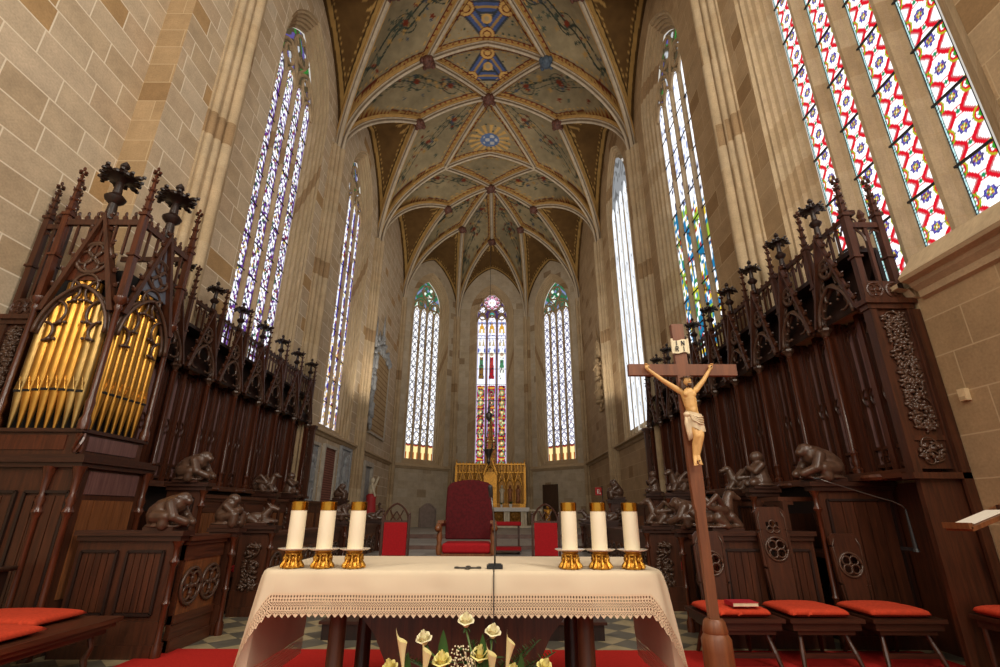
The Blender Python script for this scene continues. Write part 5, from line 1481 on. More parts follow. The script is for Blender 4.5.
# ------------------------------------------------------------------ altar, cloth and what stands on it
AX0, AX1, AY0, AY1, AZ = -1.05, 1.62, 3.60, 4.72, 0.985
M['linen'] = mat_plain('cream_altar_linen', lin(222, 204, 176), 0.85, noise=0.04, scale=3, spec=0.15)
def mat_lace():
    m, nt, bs, out = new_mat('crochet_lace')
    uv = node(nt, 'ShaderNodeUVMap'); sp = node(nt, 'ShaderNodeSeparateXYZ'); nt.links.new(uv.outputs[0], sp.inputs[0])
    def mth(op, a, b=None):
        n = node(nt, 'ShaderNodeMath', operation=op)
        for i, q in enumerate((a, b)):
            if q is None: continue
            if hasattr(q, 'is_output'): nt.links.new(q, n.inputs[i])
            else: n.inputs[i].default_value = q
        return n.outputs[0]
    u, v = sp.outputs[0], sp.outputs[1]                      # u metres along, v 0..1 down the lace
    zig = mth('ABSOLUTE', mth('SUBTRACT', mth('FRACT', mth('MULTIPLY', u, 26.0)), .5))
    # three bands of openings: vertical slits, chevrons, slits
    s1 = mth('GREATER_THAN', mth('SINE', mth('MULTIPLY', u, 330.0)), 0.1)
    chev = mth('GREATER_THAN', mth('SINE', mth('MULTIPLY', mth('ADD', v, mth('MULTIPLY', zig, 0.30)), 62.0)), 0.35)
    b1 = mth('LESS_THAN', mth('ABSOLUTE', mth('SUBTRACT', v, .14)), .045)
    b2 = mth('LESS_THAN', mth('ABSOLUTE', mth('SUBTRACT', v, .62)), .045)
    b3 = mth('LESS_THAN', mth('ABSOLUTE', mth('SUBTRACT', v, .28)), .035)
    bc = mth('LESS_THAN', mth('ABSOLUTE', mth('SUBTRACT', v, .45)), .10)
    bd = mth('LESS_THAN', mth('ABSOLUTE', mth('SUBTRACT', v, .78)), .07)
    hole = mth('ADD', mth('MULTIPLY', s1, mth('ADD', b1, mth('ADD', b2, b3))), mth('MULTIPLY', chev, mth('ADD', bc, bd)))
    hole = mth('MINIMUM', mth('MULTIPLY', hole, 0.9), 0.9)
    bs.inputs['Base Color'].default_value = (*lin(222, 196, 164), 1); bs.inputs['Roughness'].default_value = 0.9; bs.inputs['Specular IOR Level'].default_value = 0.1
    tr = node(nt, 'ShaderNodeBsdfTransparent'); mx = node(nt, 'ShaderNodeMixShader')
    nt.links.new(hole, mx.inputs[0]); nt.links.new(bs.outputs[0], mx.inputs[1]); nt.links.new(tr.outputs[0], mx.inputs[2]); nt.links.new(mx.outputs[0], out.inputs[0])
    return m
M['lace'] = mat_lace()
t = thing('altar_table', 'dark wooden altar table on columns under the lace-edged cloth', 'altar', ((AX0+AX1)/2, (AY0+AY1)/2, 0))
mb = MB(); mb.box(AX0+.05, AX1-.05, AY0+.05, AY1-.02, AZ-.07, AZ-.006); build('tabletop', mb, M['wood_x'], t)
for x in (AX0+.50, AX1-.51):
    for y in (AY0+.16, AY1-.2):
        mb = MB(); mb.lathe((x, y, 0), [(.09, .012), (.09, .06), (.06, .1), (.055, .62), (.055, .76), (.08, .8), (.06, .83), (.085, .88), (.085, .915)], 14); build('leg', mb, M['wood'], t, smooth='auto')
# concave-sided centre board
cxm = (AX0+AX1)/2; mb = MB()
pts = [(-.84, .915), (-.81, .82), (-.72, .70), (-.60, .57), (-.50, .38), (-.46, .012), (.46, .012), (.50, .38), (.60, .57), (.72, .70), (.81, .82), (.84, .915)]
mb.prism([(cxm+a, AY0+.22, z) for a, z in pts], (0, .06, 0)); build('front_board', mb, M['wood'], t)
mb = MB(); mb.box(AX0+.5, AX1-.5, AY0+.12, AY0+.30, .88, .92); mb.box(AX0+.5, AX1-.5, AY1-.3, AY1-.12, .88, .92); build('apron', mb, M['wood_x'], t)

# cloth: sheet with rounded edges, short fronts, long ends, folded corners
cl = thing('altar_cloth', 'cream linen altar cloth with a wide crocheted lace border', 'tablecloth', ((AX0+AX1)/2, (AY0+AY1)/2, AZ))
FH, EH, LW, EL = 0.135, 0.60, 0.145, 0.15
def hemline(sarr):
    """perimeter points of the top edge (rounded plan), with outward direction and hang, walking from back-left round the front to back-right"""
NPER = 520
path = []
r = 0.11
def seg(p, q, d, h0, h1, n):
    for i in range(n): a = i/n; path.append((V(p).lerp(V(q), a), V(d), h0+(h1-h0)*a))
seg((AX0, AY1, 0), (AX0, AY0+r, 0), (-1, 0, 0), EH, EH, 80)
NC = 36
for i in range(NC):
    a = i/NC; th = PI+a*PI/2; sm = a*a*(3-2*a)
    path.append((V((AX0+r+r*math.cos(th), AY0+r+r*math.sin(th), 0)), V((math.cos(th), math.sin(th), 0)), EH+(FH-EH)*sm))
seg((AX0+r, AY0, 0), (AX1-r, AY0, 0), (0, -1, 0), FH, FH, 260)
for i in range(NC):
    a = i/NC; th = -PI/2+a*PI/2; sm = a*a*(3-2*a)
    path.append((V((AX1-r+r*math.cos(th), AY0+r+r*math.sin(th), 0)), V((math.cos(th), math.sin(th), 0)), FH+(EH-FH)*sm))
seg((AX1, AY0+r, 0), (AX1, AY1, 0), (1, 0, 0), EH, EH, 80); path.append((V((AX1, AY1, 0)), V((1, 0, 0)), EH))
arcl = [0.0]
for (p, d, h), (q, e, k) in zip(path, path[1:]): arcl.append(arcl[-1]+(q-p).length+abs(k-h)*.8)
def cloth_pt(i, down, flare=True):
    p, d, h = path[i]; s = arcl[i]
    bulge = 0.0
    corner = abs(d.x) > .02 and abs(d.y) > .02
    fl = 0.05+0.07*(1 if corner else 0)*1.0
    edge = 1-math.exp(-down/.02)
    wav = (.006*math.sin(s*9.0)+.004*math.sin(s*23+1))*min(1, down/.1)
    if abs(d.x) > .9: wav *= .5; fl = .05
    if corner: fl = .05+.14*abs(math.sin(2*math.atan2(d.y, d.x)))
    x = p+d*(0.022*edge+fl*down+wav)
    rr = .045
    return V((x.x, x.y, AZ+.002-(down if down > rr else down*down/rr/2+down*.5)))
ND = 14
mb = MB(); rows = []
for i in range(len(path)):
    h = path[i][2]; rows.append([cloth_pt(i, h*(j/ND)**1.3) for j in range(ND+1)])
for i in range(len(path)-1):
    for j in range(ND): mb.quad(rows[i][j], rows[i+1][j], rows[i+1][j+1], rows[i][j+1])
c0 = V(((AX0+AX1)/2, (AY0+AY1)/2, AZ+.004))
# top surface as a grid sewn to the perimeter by proximity
top = [r_[0] for r_ in rows]
for a, b in zip(top, top[1:]): mb.add([a, b, c0], [(0, 1, 2)])
mb.add([top[-1], top[0], c0], [(0, 1, 2)])
back = [V((AX0, AY1+.012, AZ)), V((AX1, AY1+.012, AZ))]
mb.quad(top[-1], top[0], V((AX0, AY1+.02, AZ-.15)), V((AX1, AY1+.02, AZ-.15)))
build('linen', mb, M['linen'], cl, smooth='auto')
# lace border with pointed hem
mb = MB(); NL_ = 6; prev = None
per = 0.042
fine = []
for i in range(len(path)-1):
    m = max(1, int((arcl[i+1]-arcl[i])/(per/4))) 
    for k in range(m): fine.append((i, k/m))
prev = None
for i, f in fine:
    s = arcl[i]+(arcl[i+1]-arcl[i])*f
    h = path[i][2]+(path[i+1][2]-path[i][2])*f
    lw = LW if h < .3 else LW+ (EL-LW)*min(1, (h-.3)/.2)
    zz = abs((s/per) % 1-.5)*2
    depth_ = lw*(.82+.18*zz)
    cur = []
    for j in range(NL_+1):
        d_ = h-.004+depth_*j/NL_
        a = cloth_pt(i, d_); b = cloth_pt(i+1, d_); q = a.lerp(b, f)
        cur.append((q, (s, (depth_/lw)*j/NL_)))
    if prev:
        for j in range(NL_): mb.quad(prev[j][0], cur[j][0], cur[j+1][0], prev[j+1][0], [prev[j][1], cur[j][1], cur[j+1][1], prev[j+1][1]])
    prev = cur
build('lace_border', mb, M['lace'], cl, smooth=True, label='crocheted lace border with pointed hem')

# candlesticks with thick white candles
M['brass'] = mat_plain('polished_brass', lin(206, 152, 58), 0.25, metal=1.0, noise=0.15, scale=20)
M['brass_cast'] = mat_plain('cast_brass', lin(196, 142, 56), 0.38, metal=0.9, noise=0.3, scale=40, bump=0.3)
M['wax'] = mat_plain('white_wax', lin(240, 226, 196), 0.45, noise=0.03, scale=2)
M['dripglass'] = mat_plain('pale_drip_plate', lin(228, 216, 196), 0.15)
def candle_set(x, y, where, order):
    z = AZ+.005
    t = thing('candlestick', f'cast brass footed candlestick, {where}', 'candlestick', (x, y, z), 'low brass candlesticks on the altar')
    mb = MB()
    mb.lathe((x, y, z), [(.062, .0), (.065, .012), (.056, .022), (.054, .035), (.048, .045), (.045, .075), (.052, .085), (.050, .095), (.058, .102), (.056, .112)], 20)
    for k in range(8):
        a = k*PI/4; mb.tube([(x+.052*math.cos(a), y+.052*math.sin(a), z+.09), (x+.050*math.cos(a), y+.050*math.sin(a), z+.05), (x+.060*math.cos(a), y+.060*math.sin(a), z+.03), (x+.068*math.cos(a), y+.068*math.sin(a), z+.015)], [.008, .01, .013, .016], 6)
        mb.ell((x+.070*math.cos(a), y+.070*math.sin(a), z+.013), (.015, .015, .013), 6, 4)
        b = a+PI/8; mb.ell((x+.055*math.cos(b), y+.055*math.sin(b), z+.06), (.011, .011, .02), 6, 4)
    build('foot', mb, M['brass_cast'], t, smooth='auto')
    mb = MB(); mb.lathe((x, y, z), [(.03, .110), (.085, .113), (.105, .122), (.105, .125), (.084, .117), (.03, .116)], 28); build('drip_plate', mb, M['dripglass'], t, smooth=True)
    c = thing('altar_candle', f'thick white candle with brass cap, {where}', 'candle', (x, y, z+.117), 'thick white altar candles')
    mb = MB(); mb.lathe((x, y, z), [(.052, .117), (.054, .119), (.054, .375), (.053, .378)], 28); build('wax', mb, M['wax'], c, smooth='auto')
    mb = MB(); mb.lathe((x, y, z), [(.056, .370), (.056, .425), (.053, .428), (.02, .428), (.012, .429)], 28); build('brass_cap', mb, M['brass'], c, smooth='auto')
for i, (x, w) in enumerate(((-.890, 'outermost on the organ side of the altar'), (-.683, 'middle of the organ-side three'), (-.468, 'innermost of the organ-side three'), (1.02, 'innermost of the three by the crucifix'), (1.227, 'middle of the three by the crucifix'), (1.452, 'outermost, closest to the crucifix'))):
    candle_set(x, AY0+.10, w, i)

# microphone on a goose neck with its lead
M['black'] = mat_plain('matte_black', lin(26, 26, 28), 0.5); M['steel'] = mat_plain('dull_steel', lin(96, 92, 88), 0.35, metal=0.8)
mx, my = .50, AY0+.10
t = thing('microphone', 'slim gooseneck microphone standing on the altar cloth', 'microphone', (mx, my, AZ))
mb = MB(); mb.box(mx-.055, mx+.055, my-.035, my+.05, AZ+.005, AZ+.026); mb.box(mx-.045, mx+.045, my-.03, my+.04, AZ+.026, AZ+.034); build('base', mb, M['black'], t)
mb = MB(); mb.tube([(mx, my, AZ+.03), (mx, my, AZ+.2), (mx-.012, my-.004, AZ+.36), (mx-.03, my-.02, AZ+.485)], .006, 8); build('gooseneck', mb, M['steel'], t, smooth=True)
mb = MB(); mb.cap((mx-.03, my-.02, AZ+.48), (mx-.036, my-.03, AZ+.535), .016, .017, 12); build('capsule', mb, M['black'], t, smooth=True)
mb = MB(); mb.tube([(mx, my-.03, AZ+.016), (mx-.005, my-.10, AZ+.012), (mx-.005, AY0-.035, AZ-.03), (mx-.004, AY0-.06, AZ-.2), (mx-.003, AY0-.07, AZ-.34), (mx, AY0-.04, .3), (mx, AY0-.02, .012)], .004, 6); build('lead', mb, M['black'], t, smooth=True)
# small grey cross lying on the cloth
kx, ky = .315, AY0+.1
t = thing('flat_cross', 'small grey metal cross lying flat on the altar cloth', 'cross', (kx, ky, AZ))
mb = MB(); mb.box(kx-.075, kx+.075, ky-.012, ky+.012, AZ+.005, AZ+.013); mb.box(kx-.012, kx+.012, ky-.05, ky+.05, AZ+.005, AZ+.0132)
for d in ((-.075, 0), (.075, 0), (0, .05), (0, -.05)): mb.lathe((kx+d[0], ky+d[1], AZ+.005), [(.018, 0), (.018, .009), (.008, .012)], 10)
build('body', mb, M['steel'], t)

# ------------------------------------------------------------------ flowers before the altar
M['petal'] = mat_plain('cream_rose_petal', lin(240, 228, 150), 0.6, noise=0.1, scale=8)
M['petal_w'] = mat_plain('white_rose_petal', lin(244, 236, 196), 0.6, noise=0.08, scale=8)
M['calla'] = mat_plain('cream_calla', lin(238, 226, 168), 0.5, noise=0.08, scale=6)
M['leaf'] = mat_plain('dark_green_leaf', lin(46, 84, 36), 0.45, noise=0.3, scale=10)
M['stem'] = mat_plain('green_stem', lin(86, 112, 58), 0.5, noise=0.2, scale=10)
M['pot'] = mat_plain('dark_clay_bowl', lin(70, 48, 36), 0.6)
VX, VY = .46, 2.95
def px_at(px, py, y):
    a = (px-500)/490; b = -(py-333.5)/490
    d = V((a, math.cos(P0)-b*math.sin(P0), math.sin(P0)+b*math.cos(P0))); k = y/d.y
    return V((.53+d.x*k, y, 1.35+d.z*k))
P0 = math.radians(20.06)
t = thing('flower_bowl', 'low dark bowl holding the roses and lilies before the altar', 'flower bowl', (VX, VY, 0))
mb = MB(); mb.lathe((VX, VY, 0), [(.12, .012), (.12, .02), (.05, .06), (.05, .2), (.16, .28), (.24, .36), (.25, .40), (.23, .40), (.1, .3)], 24); build('bowl', mb, M['pot'], t, smooth='auto')
ROOT = V((VX, VY, .38))
def leaf(mb, p, d, L, w, up=(0, 0, 1), curl=.2):
    p, d = V(p), V(d).normalized(); s = d.cross(V(up))
    s = s.normalized() if s.length > .05 else V((1, 0, 0)); u = s.cross(d)
    n = 7; rows = []
    for i in range(n+1):
        a = i/n; ww = w*math.sin(PI*min(1, a*.96+.04))**.8*(1-a*.3); c = p+d*L*a-u*(curl*L*a*a)
        rows.append([c-s*ww+u*ww*.35, c, c+s*ww+u*ww*.35])
    for i in range(n):
        for k in range(2): mb.quad(rows[i][k], rows[i][k+1], rows[i+1][k+1], rows[i+1][k])
def rose(p, label, s=1.0, white=False, tilt=(0, -.25, 1)):
    p = V(p); W = V(tilt).normalized(); X = W.cross(V((0, 1, .2))).normalized(); Y = W.cross(X)
    t = thing('cream_rose', label, 'rose', ROOT, 'cream roses in the altar bowl')
    mb = MB(); b = p-W*.05*s; mb.tube([ROOT+V((p.x-VX, 0, 0))*.15, ROOT.lerp(b, .5)+V((0, -.02, .03)), b], .005, 6); build('stem', mb, M['stem'], t, smooth=True)
    mb = MB(); rg = random.Random(int(p.x*999))
    for ring, (n, r0, r1, h, z0) in enumerate(((3, .006, .012, .055, .0), (4, .012, .020, .054, -.004), (5, .018, .030, .050, -.008), (5, .022, .042, .040, -.012))):
        for k in range(n):
            a0 = 2*PI*k/n+ring*.7+rg.uniform(-.15, .15); spread = 2*PI/n*.72
            R = 5; rows = []
            for i in range(R+1):
                v = i/R; row = []
                for j in range(-3, 4):
                    a = a0+spread*j/3*(.55+.45*math.sin(PI*min(1, v*.8+.1))); rr = (r0*.4+(r1-r0*.4)*math.sin(v*PI/2)+(.012*v**4 if ring > 1 else 0))*s
                    zz = (z0-.03+(h+.03)*v-.008*(j/3)**2*v+(-.008*v**5*ring))*s
                    row.append(p+X*rr*math.cos(a)+Y*rr*math.sin(a)+W*zz)
                rows.append(row)
            for i in range(R):
                for j in range(6): mb.quad(rows[i][j], rows[i][j+1], rows[i+1][j+1], rows[i+1][j])
    build('bloom', mb, M['petal_w'] if white else M['petal'], t, smooth=True)
    mb = MB()
    for k in range(5):
        a = 2*PI*k/5; d = X*math.cos(a)+Y*math.sin(a); leaf(mb, p-W*.035*s, d*.9-W*.35, .045*s, .008*s)
    mb.lathe(p-W*.05*s, [(.006*s, 0), (.014*s, .012*s), (.012*s, .022*s)], 8, W); build('sepals', mb, M['leaf'], t)
    mb = MB(); q = ROOT.lerp(b, .72)
    for sg in (-1, 1): leaf(mb, q, (sg*.8, -.3, .45), .085, .022); leaf(mb, q-Z*.05, (sg*.9, .2, .2), .08, .022)
    build('leaves', mb, M['leaf'], t)
def callal(p, label, lean=(0.1, -.1, 1), L=.17):
    p = V(p); W = V(lean).normalized(); X = W.cross(V((0, 1, .1))).normalized(); Y = W.cross(X)
    t = thing('calla_lily', label, 'calla lily', ROOT, 'calla lilies in the altar bowl')
    b = p-W*L; mb = MB(); mb.tube([ROOT+V((p.x-VX, 0, 0))*.2, ROOT.lerp(b, .6), b], .007, 6); build('stem', mb, M['stem'], t, smooth=True)
    mb = MB(); n = 12; R = 9; rows = []
    for i in range(R+1):
        v = i/R; row = []
        for j in range(n+1):
            a = -PI*.93+2*PI*.93*j/n; rr = .005+.018*v**1.1*(1+.35*v*(abs(a)/PI)**2); front = 1-(abs(a)/PI)
            zz = L*v*(1-.28*v*(1-front)**.7)+(.05*max(0, front-.75)*4*v**3)*.6
            row.append(b+X*rr*math.cos(a)+Y*rr*math.sin(a)+W*zz)
        rows.append(row)
    for i in range(R):
        for j in range(n): mb.quad(rows[i][j], rows[i][j+1], rows[i+1][j+1], rows[i+1][j])
    build('spathe', mb, M['calla'], t, smooth=True)
    mb = MB(); mb.cap(b+W*.03, b+W*L*.62, .006, .005, 8); build('spadix', mb, M['petal'], t, smooth=True)
FY = 2.9
rl = [(467, 621, 'highest cream rose, against the middle of the lace', .8, 1), (425, 639, 'cream rose left of the broad dark leaf', 1.0, 1), (494, 632, 'cream rose just below the microphone lead', 1.0, 1), (443, 661, 'full cream rose low beside the calla lily', 1.15, 0), (481, 655, 'yellowish rose in the centre below the highest rose', 1.15, 0), (391, 668, 'cream rose at the bottom edge, farthest to the organ side', 1.0, 0), (546, 667, 'cream rose at the bottom edge, nearest the altar leg', 1.0, 0), (514, 672, 'cream rose barely rising over the bottom edge', 1.0, 0)]
for i, (x, y, l, s, wh) in enumerate(rl): rose(px_at(x, y, FY+.015*(i % 3)), l, (s if s < .9 else s*.8), wh, ((x-467)*.004, -.3, 1))
for x, y, l, ln in ((402, 634, 'slender calla lily leaning out beyond the first rose', (-.12, -.1, 1)), (428, 644, 'calla lily between two roses on the organ side', (.05, -.1, 1)), (492, 647, 'calla lily curling in front of the central roses', (-.05, -.2, 1)), (512, 634, 'narrow calla lily standing alone before the altar board', (.14, -.1, 1))):
    callal(px_at(x, y, FY-.03), l, ln)
for x, y, w, l in ((410, 650, .03, 'dark leaf pointing up behind the outer calla lily'), (522, 650, .03, 'dark leaf rising beside the lone calla lily'), (445, 628, .036, 'broad dark upright leaf beside the highest rose'), (484, 632, .034, 'broad upright leaf between the two upper roses')):
    p = px_at(x, y, FY+.03); t = thing('broad_leaf', l, 'leaf', ROOT); mb = MB(); b = V((p.x, p.y, p.z-.26)); leaf(mb, b, (0, -.05, 1), .26, w, (0, 1, .1), .05); mb.tube([ROOT, b], .005, 5); build('blade', mb, M['leaf'], t, smooth=True)
t = thing('fern_greenery', 'feathery dark fern fronds filling in among the flowers', 'greenery', ROOT); t['kind'] = 'stuff'
mb = MB(); rg = random.Random(4)
for x, y in ((540, 640), (556, 652), (528, 648), (416, 662), (460, 648), (505, 662), (474, 640), (400, 655), (455, 668), (535, 662)):
    p = px_at(x, y, FY+.04); d = (p-ROOT)
    for k in range(14):
        a = .45+.55*k/14; q = ROOT+d*a+Z*.04*math.sin(a*PI)
        for sg in (-1, 1): leaf(mb, q, V((sg*.7, rg.uniform(-.4, .2), .35))+d.normalized()*.5, .055*(1.25-a*.8), .007)
    mb.tube([ROOT, ROOT+d*.5+Z*.04, p], .003, 4)
build('fronds', mb, M['leaf'], t)
t = thing('baby_breath', 'tiny white filler blossoms below the highest rose', 'filler flowers', ROOT); t['kind'] = 'stuff'
mb = MB()
for k in range(70):
    p = px_at(rg.uniform(452, 476), rg.uniform(646, 668), FY-.02+rg.uniform(-.02, .03)); mb.ell(p, .0045, 5, 3)
    if k % 6 == 0: mb.tube([ROOT, p], .0012, 3)
build('blossoms', mb, M['petal_w'], t)
# ------------------------------------------------------------------ standing crucifix
M['cross_wood'] = mat_wood('crucifix_oak', lin(92, 50, 27), lin(132, 78, 44), 0.45)
M['skin'] = mat_plain('painted_carved_skin', lin(214, 168, 104), 0.5, noise=0.10, scale=12)
M['cloth_w'] = mat_plain('painted_loincloth', lin(214, 192, 158), 0.6, noise=0.10, scale=20)
M['hair'] = mat_plain('brown_painted_hair', lin(74, 48, 30), 0.6, noise=0.3, scale=30)
M['ivory'] = mat_plain('ivory_scroll', lin(226, 212, 178), 0.6, noise=0.06, scale=10)
CX_, CY_ = 1.80, 3.30
t = thing('crucifix', 'tall wooden crucifix on a pole beside the altar with a pale carved figure', 'crucifix', (CX_, CY_, 0))
mb = MB(); w = .042
# pole: wide cross shaft above, slimmer below, moulded socket at the foot
mb.box(CX_-w, CX_+w, CY_-.02, CY_+.02, 1.52, 2.625)
mb.prism([(CX_-w, CY_-.02, 1.52), (CX_+w, CY_-.02, 1.52), (CX_+w-.005, CY_-.02, 1.40), (CX_+w-.013, CY_-.02, 1.36), (CX_-w+.013, CY_-.02, 1.36), (CX_-w+.005, CY_-.02, 1.40)], (0, .04, 0))
mb.box(CX_-w+.013, CX_+w-.013, CY_-.02, CY_+.02, .74, 1.36)
build('shaft', mb, M['cross_wood'], t)
mb = MB(); mb.box(CX_-.375, CX_+.375, CY_-.021, CY_+.021, 2.245, 2.325); build('crossbeam', mb, M['cross_wood'], t)
mb = MB(); mb.lathe((CX_, CY_, 0), [(.05, .765), (.062, .75), (.072, .70), (.068, .69), (.085, .66), (.085, .60), (.088, .2), (.10, .08), (.16, .05), (.2, .012)], 20); build('socket', mb, M['cross_wood'], t, smooth='auto')
# title board
mb = MB(); rows = []
for i in range(9):
    a = i/8; rows.append([(CX_-.055+.11*a, CY_-.028-.006*math.sin(a*PI), z-.006*math.sin(a*PI*2)) for z in (2.405, 2.50)])
for i in range(8): mb.quad(rows[i][0], rows[i+1][0], rows[i+1][1], rows[i][1]); mb.quad(*[V(q)+V((0, .008, 0)) for q in (rows[i][0], rows[i+1][0], rows[i+1][1], rows[i][1])])
mb.lathe((CX_-.055, CY_-.026, 2.40), [(.008, 0), (.009, .11)], 8); mb.lathe((CX_+.055, CY_-.026, 2.40), [(.008, 0), (.009, .11)], 8)
sc = build('title_scroll', mb, M['ivory'], t)
def glyph(ch, x, z, h):
    m = MB(); wdt = h*.55; r = h*.09
    S = {'I': [((.5, 0), (.5, 1))], 'N': [((0, 0), (0, 1)), ((0, 1), (1, 0)), ((1, 0), (1, 1))], 'R': [((0, 0), (0, 1)), ((0, 1), (.8, 1)), ((.8, 1), (1, .78)), ((1, .78), (.8, .52)), ((.8, .52), (0, .52)), ((.4, .52), (1, 0))]}[ch]
    for (a, b), (c, d) in S: m.bar((x+a*wdt, CY_-.037, z+b*h), (x+c*wdt, CY_-.037, z+d*h), r*1.6, .004, (0, 1, 0))
    build('letter', m, M['black'], sc)
for ch, x, z in (('I', -.036, 2.458), ('N', .008, 2.458), ('R', -.036, 2.415), ('I', .012, 2.415)): glyph(ch, CX_+x, z, .034)
# the carved figure: one continuous body
yb = CY_-.055
SM = Matrix.Translation(V((CX_-.010, yb+.006, 2.293))) @ Matrix.Diagonal((.88, .88, .80, 1)) @ Matrix.Translation(V((-CX_, -yb, -2.29)))
def Bp(x, z, n=0.0): return V((CX_+x, yb-n, z))
mb = MB()
mb.ell(Bp(.004, 2.155, .035), (.032, .038, .044)); mb.cap(Bp(.006, 2.125, .03), Bp(.012, 2.09, .01), .018, .02)
mb.cap(Bp(.008, 2.06, .012), Bp(.016, 1.95, .018), .056, .046); mb.cap(Bp(-.03, 2.075, .005), Bp(.055, 2.078, .005), .03, .03)
mb.cap(Bp(.016, 1.96, .018), Bp(.028, 1.88, .012), .046, .042); mb.cap(Bp(.028, 1.88, .012), Bp(.034, 1.845, .006), .046, .05)
# arms to the nails
for s, sh, hand in ((-1, (-.05, 2.085), (-.272, 2.288)), (1, (.075, 2.088), (.215, 2.290))):
    e = ((sh[0]+hand[0])/2, (sh[1]+hand[1])/2-.018)
    mb.cap(Bp(sh[0], sh[1]), Bp(e[0], e[1], -.0), .026, .019); mb.cap(Bp(e[0], e[1]), Bp(hand[0], hand[1]-.012, -.01), .019, .0125)
    pc = Bp(hand[0]+s*.008, hand[1]+.004, -.006); mb.ell(pc, (.017, .010, .02))
    dirv = V((s*.45, 0, 1)).normalized()
    for q, (off, L) in enumerate(((-.012, .020), (-.004, .024), (.004, .023), (.012, .018))):
        p0 = pc+V((off, 0, .014)); p1 = p0+dirv*L*.6+V((0, -.006, 0)); p2 = p1+V((s*.002, -.010, .003)); mb.cap(p0, p1, .0052, .0048, 6); mb.cap(p1, p2, .0048, .004, 6)
    p0 = pc+V((-s*.014, 0, 0)); mb.cap(p0, p0+V((-s*.010, -.008, .010)), .0055, .0045, 6)
# legs crossing at the feet, knees slightly bent to one side
for s, hip, knee, ank, toe, n in ((-1, (.012, 1.83), (.024, 1.70), (.000, 1.54), (-.012, 1.482), .0), (1, (.062, 1.83), (.050, 1.70), (.022, 1.545), (.022, 1.487), .012)):
    mb.cap(Bp(*hip, .01), Bp(*knee, .045), .040, .026); mb.cap(Bp(*knee, .045), Bp((knee[0]*.5+ank[0]*.5)+.002, (knee[1]+ank[1])/2+.02, .02+n), .026, .025); mb.cap(Bp((knee[0]*.5+ank[0]*.5)+.002, (knee[1]+ank[1])/2+.02, .02+n), Bp(*ank, .008+n), .025, .0135)
    mb.cap(Bp(*ank, .008+n), Bp(*toe, .035+n), .0145, .012)
    for k in range(5):
        a = (k-2)*.0055; mb.cap(Bp(toe[0]+a, toe[1]-.004, .036+n), Bp(toe[0]+a*1.2, toe[1]-.018+abs(k-(1 if s < 0 else 3))*.002, .044+n), .0042, .0036, 6)
# chest, ribs, belly and face relief
for s in (-1, 1):
    mb.ell(Bp(.008+s*.026, 2.045, .052), (.026, .014, .024))
    for k in range(4): mb.cap(Bp(.014+s*.014, 2.01-.018*k, .062-.003*k), Bp(.014+s*.045, 2.0-.022*k, .042-.003*k), .0045, .0035, 6)
mb.ell(Bp(.02, 1.91, .052), (.022, .012, .03))
mb.xform(SM)
corpus = fused('carved_figure', mb, M['skin'], t, voxel=.0042, smooth_it=3)
corpus['label'] = 'pale carved figure of a man with outstretched arms in a loincloth'
# face
mb = MB(); hc = Bp(.004, 2.155, .035)
mb.cap(hc+V((.006, -.036, .008)), hc+V((.008, -.046, -.008)), .004, .006, 6)
mb.cap(hc+V((-.004, -.036, -.020)), hc+V((.018, -.035, -.021)), .0035, .0035, 6)
for s in (-1, 1): mb.ell(hc+V((.006+s*.012, -.035, .006)), (.006, .003, .003), 6, 4)
build('face_features', mb.xform(SM), M['skin'], corpus, smooth=True)
mb = MB(); mb.ell(hc+V((-.002, .010, .012)), (.036, .036, .040))
for k in range(7):
    a = PI*(.02+.96*k/6); x = math.cos(a); mb.tube([hc+V((.030*x, .008-.012*math.sin(a)*0, .022)), hc+V((.038*x, .006, -.01)), hc+V((.040*x-.004, -.004, -.05)), hc+V((.036*x-.004, -.010, -.078))], [.011, .013, .010, .004], 6)
mb.ell(hc+V((.006, -.030, -.036)), (.016, .014, .018))
build('hair_and_beard', mb.xform(SM), M['hair'], corpus, smooth=True)
mb = MB()
for k in range(3): mb.tube([hc+V((.040*math.cos(q*2*PI/18), .041*math.sin(q*2*PI/18)-.002, .028+.005*math.sin(q*2.1+k*2))) for q in range(18)], .0042, 5, closed=True)
for q in range(12): a = q*PI/6; mb.tube([hc+V((.040*math.cos(a), .041*math.sin(a), .028)), hc+V((.054*math.cos(a+.3), .055*math.sin(a+.3), .036))], [.003, .0008], 4)
build('thorn_crown', mb.xform(SM), M['hair'], corpus, smooth=True)
# loincloth with a knot and hanging end
mb = MB(); rows = []
for i in range(25):
    a = 2*PI*i/24; row = []
    for j in range(8):
        v = j/7; z = 1.895-.02*math.cos(a-.6)-v*(.115+.03*math.sin(a*1.0+.5)); rx = .058+.006*math.sin(a*7+v*5)*v+.004*v; ry = .056+.006*math.sin(a*6-v*4)*v
        row.append(Bp(.032+rx*math.cos(a)+.006*v, z, .012+ry*math.sin(a)))
    rows.append(row)
for i in range(24):
    for j in range(7): mb.quad(rows[i][j], rows[i+1][j], rows[i+1][j+1], rows[i][j+1])
mb.ell(Bp(-.03, 1.875, .04), (.026, .02, .022))
for k in range(4): mb.tube([Bp(-.034+k*.006, 1.87, .035), Bp(-.042+k*.010, 1.80, .04), Bp(-.032+k*.010+.004*(k % 2), 1.74, .03), Bp(-.030+k*.012, 1.665+.008*k, .03)], [.012, .014, .014, .006], 6)
for k in range(4): mb.tube([Bp(.0-.02+k*.004, 1.87-k*.012, .068), Bp(.04, 1.845-k*.016, .076), Bp(.085, 1.855-k*.022, .045)], .0075, 5)
build('loincloth', mb.xform(SM), M['cloth_w'], corpus, smooth=True)
mb = MB(); 
